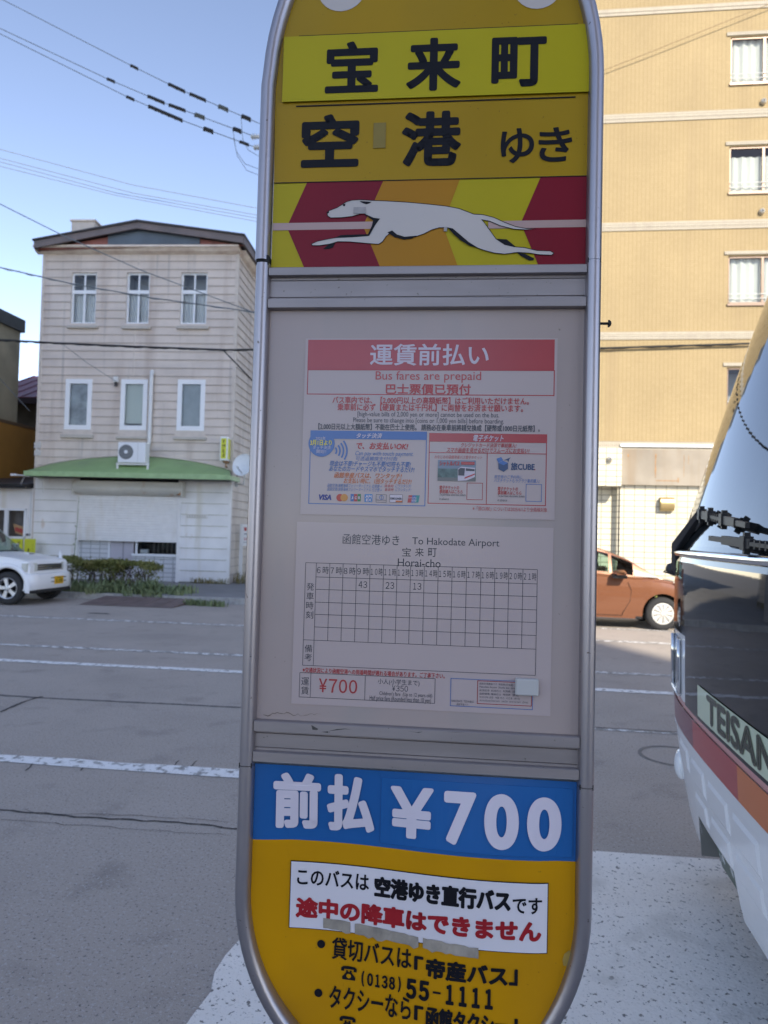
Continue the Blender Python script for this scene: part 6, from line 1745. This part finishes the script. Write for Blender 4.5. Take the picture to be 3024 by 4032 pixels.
for a in (math.pi/2, math.pi/2+2.094, math.pi/2-2.094):
    mb.prismx([(.035*math.cos(a)+.022*u*math.cos(a)*18*.05, .748+.035*math.sin(a)) for u in ()] or [(.005*math.cos(a), .745+.005*math.sin(a)), (.035*math.cos(a-.5), .745+.035*math.sin(a-.5)), (.062*math.cos(a), .745+.062*math.sin(a)), (.035*math.cos(a+.5), .745+.035*math.sin(a+.5))], .618, .626, CHROME)
mb.build('grille', jeep)
for s in (-1, 1):
    mb = MB(); y0, y1 = s*.43, s*(jw/2-.03)
    a, b = min(y0, y1), max(y0, y1)
    V = [(.614 if abs(a) < .5 else .565, a, .675), (.614 if abs(b) < .5 else .565, b, .675), (.612 if abs(b) < .5 else .56, b, .84), (.612 if abs(a) < .5 else .56, a, .84)]
    W2 = [(x-.1, y, z) for x, y, z in V]
    mb.add(V + W2, [(0, 1, 2, 3), (0, 4, 5, 1), (1, 5, 6, 2), (2, 6, 7, 3), (3, 7, 4, 0)], LENS); mb.build('headlight', jeep)
    mb = MB(); mb.lathe([(.0001, .70), (.04, .702), (.05, .695), (.055, .67)], (0, s*.46, .475), 'X', 16, LENS); mb.lathe([(.0001, .668), (.035, .67), (.04, .65)], (0, s*.60, .475), 'X', 14, CHROME); mb.build('fog_lamp', jeep, True)
mb = MB(); mb.box(.735, .745, -.02, .30, .395, .555, PLATEY)
for i, (y, h_) in enumerate(((.055, 1), (.10, .3), (.15, 1), (.20, 1), (.24, 1))): mb.box(.7455, .748, y-.010, y+.010, .42, .42+.075*h_, mat('plate_ink', (.05, .06, .02), .5))
for i in range(4): mb.box(.7455, .748, .07+i*.04, .09+i*.04, .515, .54, MATS['plate_ink'])
mb.build('licence_plate', jeep)
mb = MB()
for y0 in (-.13, .30+.0):
    for z in (.45, .53): mb.box(.732, .742, y0, y0+.10, z-.009, z+.009, DARKP)
mb.build('bumper_slot', jeep)
mb = MB(); mb.tube([(-.47, -.55, 1.05), (-.45, 0, 1.06), (-.47, .5, 1.05)], .012, 5, DARKP); mb.box(-.50, -.42, -.64, .64, 1.02, 1.034, DARKP); mb.build('wiper', jeep)
mb = MB(); mb.bbox(-.06, .06, .08, .28, .99, 1.022, WHITEC, .01); mb.box(.062, .066, .10, .26, .995, 1.016, DARKP); mb.build('bonnet_vent', jeep)
mb = MB(); mb.prism([(.42, .91), (.50, .89), (.47, 1.04), (.44, 1.07)], .60, .63, WHITEC); mb.build('side_view_fin', jeep)
for s in (-1, 1):
    mb = MB(); mb.bbox(-.82, -.70, s*.80-.09, s*.80+.09, 1.04, 1.20, WHITEC, .03); mb.box(-.78, -.74, s*.72-.04*(s > 0), s*.72+.04*(s < 0), 1.06, 1.09, DARKP); mb.build('wing_mirror', jeep, True)
for s in (-.34, .34): seat(jeep, -1.35, s, .95)
mb = MB(); 
for s in (-1, 1): mb.box(-.55, -.545, s*(jw/2*.992)-.004, s*(jw/2*.992)+.004, .40, 1.0, DARKP); mb.box(-1.75, -1.745, s*(jw/2*.998)-.004, s*(jw/2*.998)+.004, .40, 1.0, DARKP)
mb.build('door_seam', jeep)

# ---- orange hatchback, nose to the right
ORC = mat('burnt_orange_paint', (.22, .088, .043), .24, metal=.25, spec=.5, coat=.7)
wc = YP(2606, 2420, 13.75)
hatch = thing('parked_car', 'burnt orange hatchback with silver hubcaps parked in the sun by the apartment building', 'car', (wc.x, 14.50, .004), rad(0))
R2, WB2, hw2 = .30, 2.51, 1.66
wd2, belt2, zb2 = car_body(hatch, ORC,
    top=[(-3.12, .92), (-2.6, 1.05), (-1.9, 1.045), (-1.24, 1.015), (-.55, .965), (-.2, .955), (.16, .905), (.42, .83), (.60, .71), (.71, .58), (.76, .48)],
    arches=[(0, .355), (-WB2, .355)], sill=[(-3.15, .34), (-2.9, .22), (-.3, .19), (.4, .19), (.76, .23)],
    W=hw2, front_taper=[(-3.12, .84), (-2.9, .96), (-2.2, 1.0), (-.2, 1.0), (.25, .97), (.5, .88), (.68, .72), (.76, .55)],
    roof=[(-3.06, .99), (-2.95, 1.28), (-2.7, 1.44), (-2.2, 1.515), (-1.7, 1.525), (-1.24, 1.485), (-.98, 1.425), (-.62, 1.28), (-.43, 1.17), (-.18, 1.02), (.0, .95)], belt_inset=.95, roofw=.74,
    win=[(-2.75, -2.05), (-1.95, -.95), (-.90, -.52)], style={'ws': (-1.12, -.06), 'rs': (-3.05, -2.86)}, xr=-3.12, xf=.76, clad=.215)
for x, y, s in ((0, -hw2/2+.10, -1), (-WB2, -hw2/2+.10, -1), (0, hw2/2-.10, 1), (-WB2, hw2/2-.10, 1)): wheel(hatch, x, y, R2, .185, s, 'hub')
TRIMG = mat('grey_trim', (.34, .34, .33), .45)
for s in (-1, 1):
    mb = MB(); y = s*(hw2/2*.985+.004)
    P = [(-.52, 1.09), (-.50, .965), (-.03, .945), (-.22, 1.01)]
    mb.add([(x, y - s*.085*(z-.95)/.2 - s*.02, z) for x, z in P], [(0, 1, 2, 3) if s < 0 else (3, 2, 1, 0)], TRIMG); mb.build('quarter_trim', hatch)
    mb = MB(); y0 = s*(hw2/2)
    V = [(.16, s*hw2/2*.955, .875), (.42, s*hw2/2*.85, .80), (.64, s*hw2/2*.68, .655), (.62, s*hw2/2*.72, .59), (.42, s*hw2/2*.915, .695), (.24, s*hw2/2*.985, .79)]
    V2 = [(x+.012, y*1.012, z+.012) for x, y, z in V]
    mb.add(V2, [(0, 1, 4, 5), (1, 2, 3, 4)] if s < 0 else [(5, 4, 1, 0), (4, 3, 2, 1)], LENS); mb.build('headlight', hatch)
    mb = MB(); mb.bbox(-.90, -.68, s*.93-.10, s*.93+.10, .96, 1.08, ORC, .045); mb.box(-.82, -.72, min(s*.78, s*.90), max(s*.78, s*.90), .96, .99, DARKP); mb.bbox(-.905, -.67, s*.93-.105, s*.93+.105, .925, .985, DARKP, .015); mb.build('wing_mirror', hatch, True)
    mb = MB(); yy = s*(hw2/2*1.0)
    for P in ([(-.62, .86), (-.56, .70), (-.58, .52), (-.70, .30), (-.72, .24)],):
        mb.tube([(x, yy*(.9985 if z > .4 else .985), z) for x, z in P], .004, 4, UNDER)
    mb.tube([(-1.98, yy*.998, .90), (-1.98, yy*.998, .25)], .004, 4, UNDER); mb.tube([(-1.98, yy*.968, .245), (-.72, yy*.968, .245)], .004, 4, UNDER)
    mb.build('door_seam', hatch)
    seat(hatch, -1.75, s*.36, .78)
mb = MB(); mb.lathe([(.17, -.012), (.185, 0), (.17, .012), (.155, 0), (.17, -.012)], (-1.10, -.36, 1.03), 'X', 20, DARKP)
mb.build('steering_wheel', hatch)
mb = MB(); mb.box(-.62, -.1, -.70, .70, .95, .975, DARKP); mb.build('dashboard', hatch)

# ================================================================== COACH
BUSW = mat('coach_white', (.78, .78, .79), .25, spec=.5, coat=.6)
BUSR = mat('coach_red', (.42, .030, .034), .28, coat=.5)
BUSM = mat('coach_maroon', (.17, .012, .040), .28, coat=.5)
BUSO = mat('coach_orange', (.62, .15, .022), .28, coat=.5)
BUSB = mat('gloss_black_panel', (.006, .006, .007), .03, spec=.5)
SCREEN = mat('dark_windscreen', (.010, .013, .014), .015, spec=.5)
PILLAR_REFL = mat('pillar_cream_reflection', (.60, .55, .36), .15, coat=.8)  # reflection of the sunlit wall on the screen edge, painted in as cream
BOARDG = mat('pale_green_display', (.60, .68, .48), .08, coat=.5)
OLIVE = mat('olive_letters', (.030, .036, .014), .15, coat=.3)
PLATEG = mat('green_plate', (.055, .085, .055), .4)
BY, BHW, BL = 2.60, 1.25, 11.5
coach = thing('tour_coach', 'white coach with red and orange stripes and black glass front at the bus stop', 'bus', (.960, BY, .004), rad(-3.0))
FX = smooth_pts([(.26, .03), (.34, .0), (.60, -.05), (.84, -.075), (1.2, -.082), (1.5, -.078), (1.60, -.055), (2.0, .065), (2.4, .19), (2.77, .315), (3.1, .44), (3.35, .60), (3.46, .85)], 5)
FXZ = [(a, b) for a, b in FX]
CORN_ = .18
def fx(t, z):
    c = CORN_*(1-(1-min(1, abs(t))**2.6)**(1/2.6))
    return interp(FXZ, z) + c
def col_t(n=48):
    return [math.sin(-math.pi/2 + math.pi*i/n) for i in range(n+1)]
TS = sorted(set(col_t(64)) | {(q-BY)/BHW for q in (2.679, 2.681, 3.199, 3.201)})
def zbot(t):
    y = BY + t*BHW
    return .475 if 2.68 < y < 3.20 else .31
def front_patch(z0, z1, t0, t1, m, name, off=0.0, nz=14, mfun=None, parent=coach, smooth=True, zf=None):
    mb = MB(); ts = [t for t in TS if t0 < t < t1]; ts = [t0]+ts+[t1]
    for a, b in zip(ts[:-1], ts[1:]):
        for k in range(nz):
            zz = []
            for t in (a, b):
                lo_, hi_ = (zf(t) if zf else (z0, z1)); zz.append((lo_+(hi_-lo_)*k/nz, lo_+(hi_-lo_)*(k+1)/nz))
            q = [(fx(a, zz[0][0])-off, BHW*a, zz[0][0]), (fx(b, zz[1][0])-off, BHW*b, zz[1][0]), (fx(b, zz[1][1])-off, BHW*b, zz[1][1]), (fx(a, zz[0][1])-off, BHW*a, zz[0][1])]
            mb.add(q[::-1], [(0, 1, 2, 3)], mfun((a+b)/2, zz[0][0]) if mfun else m)
    return mb.build(name, parent, smooth)
tt = lambda y: (y-BY)/BHW
front_patch(.31, .78, -1, 1, BUSW, 'bumper', nz=12, zf=lambda t: (zbot(t), .78))
front_patch(.785, .90, -1, 1, BUSR, 'stripe', off=.004, nz=4, mfun=lambda t, z: BUSM if t > tt(3.07) else (BUSR if t > tt(2.50) else BUSO))
front_patch(.90, .93, -1, 1, BUSW, 'stripe_edge', off=.0, nz=2, mfun=lambda t, z: mat('stripe_pink_edge', (.62, .28, .26), .25, coat=.5))
TB = tt(3.22)
front_patch(.925, 1.215, -TB, TB, BUSB, 'black_panel', off=.004, nz=10); front_patch(1.215, 1.555, -.965, .965, BUSB, 'black_panel', off=.004, nz=12)
for a_, b_ in ((TB, 1), (-1, -TB)): front_patch(.925, 1.215, a_, b_, BUSW, 'corner_panel', nz=8)
for a_, b_ in ((.965, 1), (-1, -.965)): front_patch(1.215, 1.555, a_, b_, BUSW, 'corner_panel', nz=8)
front_patch(1.555, 3.05, -.955, .955, SCREEN, 'windscreen', off=.006, nz=34)
front_patch(1.555, 3.05, .955, 1, PILLAR_REFL, 'pillar', nz=30); front_patch(1.555, 3.05, -1, -.955, PILLAR_REFL, 'pillar', nz=30)
front_patch(3.05, 3.46, -1, 1, BUSW, 'roof_dome', nz=10)
# chrome strip
mb = MB(); ts = [t for t in TS if abs(t) < .999]
mb.tube([(fx(t, 1.565)-.012, BHW*t, 1.565) for t in ts], .017, 8, CHROME, ry=1.0); mb.build('chrome_strip', coach, True)
# display board with the operator's name
y0, y1 = 2.02, 2.96
front_patch(.942, 1.062, tt(y0), tt(y1), BOARDG, 'display_board', off=.008, nz=5)
mb = MB()
_vs, _fs, _ed = glyphs('TEISAN')
xa_, xb_ = min(p[0] for p in _vs), max(p[0] for p in _vs); za_, zb_ = min(p[1] for p in _vs), max(p[1] for p in _vs)
def letter_pt(p, dy=0.0):
    y = 2.81 - (p[0]-xa_)/(xb_-xa_)*.68; z = .957+(p[1]-za_)/(zb_-za_)*.095
    return (fx(tt(y), z)-.0095-dy, y-BY, z)
mb.add([letter_pt(p) for p in _vs], _fs, OLIVE)
for k, (a, b) in enumerate(_ed):
    A, B = Vector(a), Vector(b); d = B-A
    if d.length < 1e-6: continue
    n = Vector((-d.y*.5, d.x*1.0)).normalized(); n = Vector((-d.y, d.x)).normalized()*.038
    mb.add([letter_pt(q, .0004+.0001*(k % 4)) for q in (A-n, B-n, B+n, A+n)], [(0, 1, 2, 3)], OLIVE)
mb.build('display_lettering', coach)
# raised squares on the bumper
for (ya, yb_, za, zb_2) in ((2.94, 3.16, .62, .73), (2.63, 2.88, .61, .725), (2.32, 2.57, .60, .72), (2.97, 3.16, .50, .59), (2.66, 2.90, .485, .585), (2.34, 2.60, .475, .575), (3.24, 3.44, .63, .735)):
    mb = MB(); n = 6
    F_ = lambda y, z, o: (fx(tt(y), z)-o, y-BY, z)
    b = .018
    for i in range(n):
        p, q = ya+(yb_-ya)*i/n, ya+(yb_-ya)*(i+1)/n; pi_, qi_ = ya+b+(yb_-ya-2*b)*i/n, ya+b+(yb_-ya-2*b)*(i+1)/n
        mb.add([F_(pi_, za+b, .007), F_(pi_, zb_2-b, .007), F_(qi_, zb_2-b, .007), F_(qi_, za+b, .007)], [(0, 1, 2, 3)], BUSW)
        mb.add([F_(p, zb_2, -.001), F_(q, zb_2, -.001), F_(qi_, zb_2-b, .007), F_(pi_, zb_2-b, .007)], [(0, 1, 2, 3)], BUSW)
        mb.add([F_(pi_, za+b, .007), F_(qi_, za+b, .007), F_(q, za, -.001), F_(p, za, -.001)], [(0, 1, 2, 3)], BUSW)
    mb.add([F_(ya, za, -.001), F_(ya, zb_2, -.001), F_(ya+b, zb_2-b, .007), F_(ya+b, za+b, .007)], [(0, 1, 2, 3)], BUSW)
    mb.add([F_(yb_-b, za+b, .007), F_(yb_-b, zb_2-b, .007), F_(yb_, zb_2, -.001), F_(yb_, za, -.001)], [(0, 1, 2, 3)], BUSW)
    mb.build('bumper_boss', coach)
# number plate in its recess
RECESS = mat('recess_grey', (.19, .19, .18), .6)
mb = MB(); xp = .02
mb.quad((xp+.05, 3.20-BY, .31), (fx(tt(3.20), .4), 3.20-BY, .31), (fx(tt(3.20), .47), 3.20-BY, .475), (xp+.05, 3.20-BY, .475), RECESS)
mb.quad((xp+.06, 2.66-BY, .475), (fx(tt(2.66), .475)+.002, 2.66-BY, .475), (fx(tt(3.20), .475)+.002, 3.20-BY, .475), (xp+.06, 3.20-BY, .475), RECESS)
mb.quad((xp+.07, 3.20-BY, .31), (xp+.07, 2.66-BY, .31), (xp+.05, 2.66-BY, .475), (xp+.05, 3.20-BY, .475), RECESS); mb.build('plate_recess', coach)
pl = MB(); PY0, PY1 = 2.70, 3.12
pw = lambda y, z, o=0.0: (xp - .012 + (.48-z)*.28 - o, y-BY, z)
pl.add([pw(PY1, .305), pw(PY1, .472), pw(PY0, .472), pw(PY0, .305)], [(3, 2, 1, 0)], PLATEG)
pl.add([pw(PY1, .305, -.004), pw(PY1, .472, -.004), pw(PY0, .472, -.004), pw(PY0, .305, -.004)], [(0, 1, 2, 3)], PLATEG)
PW = mat('plate_white', (.70, .72, .70), .4)
def ptext(s, ya, yb_, za, zb_2, bold):
    vs_, fs_, ed_ = glyphs(s); a0, a1 = min(p[0] for p in vs_), max(p[0] for p in vs_); b0, b1 = min(p[1] for p in vs_), max(p[1] for p in vs_)
    T = lambda p, o=.0012: pw(yb_ - (p[0]-a0)/(a1-a0)*(yb_-ya), za+(p[1]-b0)/(b1-b0)*(zb_2-za), o)
    pl.add([T(p) for p in vs_], fs_, PW)
    sy, sz = (yb_-ya)/(a1-a0), (zb_2-za)/(b1-b0)
    for k, (a, b) in enumerate(ed_):
        A, B = Vector((a[0]*sy, a[1]*sz)), Vector((b[0]*sy, b[1]*sz)); d = B-A
        if d.length < 1e-6: continue
        n = Vector((-d.y, d.x)).normalized()*bold
        pl.add([T((q.x/sy, q.y/sz), .0014+.0002*(k % 4)) for q in (A-n, B-n, B+n, A+n)], [(0, 1, 2, 3)], PW)
ptext('函館200', 2.76, 3.04, .425, .463, .002)
ptext('か', 3.06, 3.10, .34, .375, .001); ptext('・・7 4', 2.73, 3.05, .315, .41, .005)
for y, z in ((3.08, .45), (2.74, .445), (2.86, .316)): pl.lathe([(.0001, pw(y, z)[0]-.012), (.009, pw(y, z)[0]-.011), (.010, pw(y, z)[0]-.002)], (0, y-BY, z), 'X', 10, INK)
pl.build('licence_plate', coach)
# lamps at the far corner (and their twins)
LAMPC = glass('lamp_cover', (.80, .86, .90)); LAMPIN = mat('lamp_reflector', (.55, .56, .55), .15, metal=.9)
for s in (1, -1):
    tA, tB = (TB+.10, .97) if s > 0 else (-.97, -TB-.10)
    front_patch(.96, 1.22, tA, tB, LAMPIN, 'headlight', off=.003, nz=8, zf=lambda t: (.945, 1.185))
    mb = MB()
    tm = (tA+tB)/2
    for tq in (tA, tm, tB): mb.tube([(fx(tq, z)-.010, BHW*tq, z) for z in (.945, 1.02, 1.10, 1.185)], .009, 6, CHROME)
    mb.tube([(fx(t, .945)-.010, BHW*t, .945) for t in [tA+(tB-tA)*i/8 for i in range(9)]], .010, 6, BUSW)
    mb.build('lamp_trim', coach, True)
    mb = MB()
    def blob(c, r):
        n1, n2 = 10, 16; V = [(c[0]+r[0]*math.sin(math.pi*i/n1)*math.cos(2*math.pi*k/n2), c[1]+r[1]*math.sin(math.pi*i/n1)*math.sin(2*math.pi*k/n2), c[2]+r[2]*math.cos(math.pi*i/n1)) for i in range(n1+1) for k in range(n2)]
        mb.add(V, [(i*n2+k, (i+1)*n2+k, (i+1)*n2+(k+1) % n2, i*n2+(k+1) % n2) for i in range(n1) for k in range(n2)], None)
    mb.mats.append(mat('clear_white_lens', (.78, .80, .82), .08, coat=.8)); blob((.035, s*1.13, .53), (.035, .06, .075)); mb.build('fog_lamp', coach, True)
    mb = MB(); mb.mats.append(BUSW); blob((.05, s*1.17, .74), (.04, .06, .05)); mb.build('corner_marker', coach, True)
# wipers: stand-off arms with blade holders
def wiper(base, tip, bend, end):
    mb = MB()
    base, tip, end = Vector(base), Vector(tip), Vector(end)
    mb.tube([base, base.lerp(tip, .5)+Vector((-.04, .01, 0)), tip], [.034, .030, .020], 6, DARKP)
    mb.tube([base+Vector((.0, -.03, .06)), tip+Vector((0, -.05, -.02))], [.008, .008], 5, DARKP)
    mb.tube([base+Vector((.12, .0, -.02)), base, base+Vector((-.03, .05, 0))], [.045, .04, .03], 8, DARKP)
    mb.tube([base+Vector((-.02, .04, .015)), base+Vector((-.05, .11, -.02)), base+Vector((0, .05, -.03))], .006, 5, DARKP)
    mb.build('wiper_arm', coach, True, autosmooth=50)
    mb = MB(); d = (end-tip); L = d.length; dn = d.normalized(); s = dn.cross(Vector((0, 0, 1))).normalized()
    u = s.cross(dn)
    def bar(a, b, hw, hh):
        A, B = tip+dn*a, tip+dn*b
        V = [A+s*i*hw+u*j*hh for i, j in ((-1, -1), (1, -1), (1, 1), (-1, 1))] + [B+s*i*hw+u*j*hh for i, j in ((-1, -1), (1, -1), (1, 1), (-1, 1))]
        mb.add(V, [(0, 3, 2, 1), (4, 5, 6, 7), (0, 1, 5, 4), (1, 2, 6, 5), (2, 3, 7, 6), (3, 0, 4, 7)], DARKP)
    bar(-.03, L*.30, .010, .016); bar(L*.30, L*.52, .009, .006); bar(L*.52, L*.82, .010, .015); bar(L*.82, L*1.0, .007, .009)
    for k in range(5): c = L*(.31+.05*k); bar(c, c+.010, .009, .014)
    for c in (.02, .24, .55): bar(L*c, L*c+.04, .015, .022); bar(L*c+.010, L*c+.028, .009, .034)
    A, B = tip+dn*(-.1)+s*.03-u*.05, end+dn*.15+s*.03-u*.05
    mb.build('wiper_blade', coach)
O = Vector((.960, BY, .004)); WL = Matrix.Rotation(rad(3.0), 3, 'Z')
wiper(WL @ (Vector((1.055, 3.83, 1.48))-O), WL @ (Vector((.945, 3.13, 1.737))-O), 0, WL @ (Vector((.868, 2.40, 1.677))-O))
wiper(WL @ (Vector((.86, 1.42, 1.48))-O), WL @ (Vector((.835, 1.85, 1.60))-O), 0, WL @ (Vector((.880, 2.79, 1.636))-O))
# body sides, roof, rear
mb = MB()
X0 = lambda z: interp(FXZ, z)+CORN_
zz = [.30, .78, .90, 1.45, 2.95, 3.30, 3.46]
hwz = [1.25, 1.25, 1.25, 1.25, 1.22, 1.16, .95]
for s in (1, -1):
    for k in range(len(zz)-1):
        a, b = zz[k], zz[k+1]
        m1 = (BUSO if k == 1 else BUSB if k == 3 else BUSW)
        q = [(X0(a), s*hwz[k], a), (BL, s*hwz[k], a), (BL, s*hwz[k+1], b), (X0(b), s*hwz[k+1], b)]
        mb.add(q if s < 0 else q[::-1], [(0, 1, 2, 3)], m1)
mb.quad((X0(3.46), -.95, 3.46), (BL, -.95, 3.46), (BL, .95, 3.46), (X0(3.46), .95, 3.46), BUSW)
mb.add([(BL, -h_, z) for h_, z in zip(hwz, zz)] + [(BL, h_, z) for h_, z in zip(hwz[::-1], zz[::-1])], [tuple(range(14))], BUSW)
mb.quad((.45, -1.25, .30), (.45, 1.25, .30), (BL, 1.25, .30), (BL, -1.25, .30), UNDER)
mb.build('body_shell', coach)
for x in (2.75, 8.7):
    for s in (-1, 1): wheel(coach, x, s*1.10, .50, .28, s, 'hub')
mb = MB()
for i in range(7):
    for s in (-1, 1): mb.box(1.9+i*1.36, 1.95+i*1.36, min(s*1.225, s*1.256), max(s*1.225, s*1.256), 1.46, 2.94, BUSB)
mb.build('window_pillar', coach)

# ================================================================== OUT OF VIEW (tower added to shade the street; others mirrored in the coach)
BROWN = tile_mat('brown_wall_tile', (.20, .13, .085), (.24, .155, .10), (.14, .09, .06), .24, .075, .01, rough=.5)
TWALL = mat('tower_render', (.50, .45, .38), .8, var=.1, vscale=.3)
tower = thing('shade_tower', 'tall unseen tower block added behind the bus stop to shade the street', 'building', (26.3, -40.0, .12))
mb = MB(); mb.box(-23, 0, -14, 0, -.1, 57, TWALL); mb.build('wall', tower)
mb = MB()
for i in range(6):
    for k in range(17): mb.box(-22+i*3.7, -20+i*3.7, -.02, .02, 1.2+k*3.2, 2.7+k*3.2, BUSB)
mb.build('window', tower)
# buildings further along the far side, seen only as reflections
bb = thing('brown_block', 'brown tiled block further along the far side of the street', 'building', (-23.5, 19.8, .12))
mb = MB(); mb.box(-13, 0, 0, 12, 0, 9.5, BROWN); mb.build('tiled_wall', bb)
mb = MB()
for i in range(4):
    for k in range(3): mb.box(-12+i*3.1, -10.2+i*3.1, -.03, .02, 1.2+k*2.9, 2.7+k*2.9, BUSB)
mb.build('window', bb)
FENCE = mat('pale_board_fence', (.52, .45, .33), .8, var=.3, vscale=3)
fb = thing('board_fence', 'pale upright board fence along the far pavement to the left', 'fence', (-24.0, 17.6, .12))
mb = MB()
for i in range(40): mb.box(-i*.30-.28, -i*.30, random.uniform(-.01, .01), .03, 0, 1.9+random.uniform(-.03, .03), FENCE)
mb.build('boards', fb)
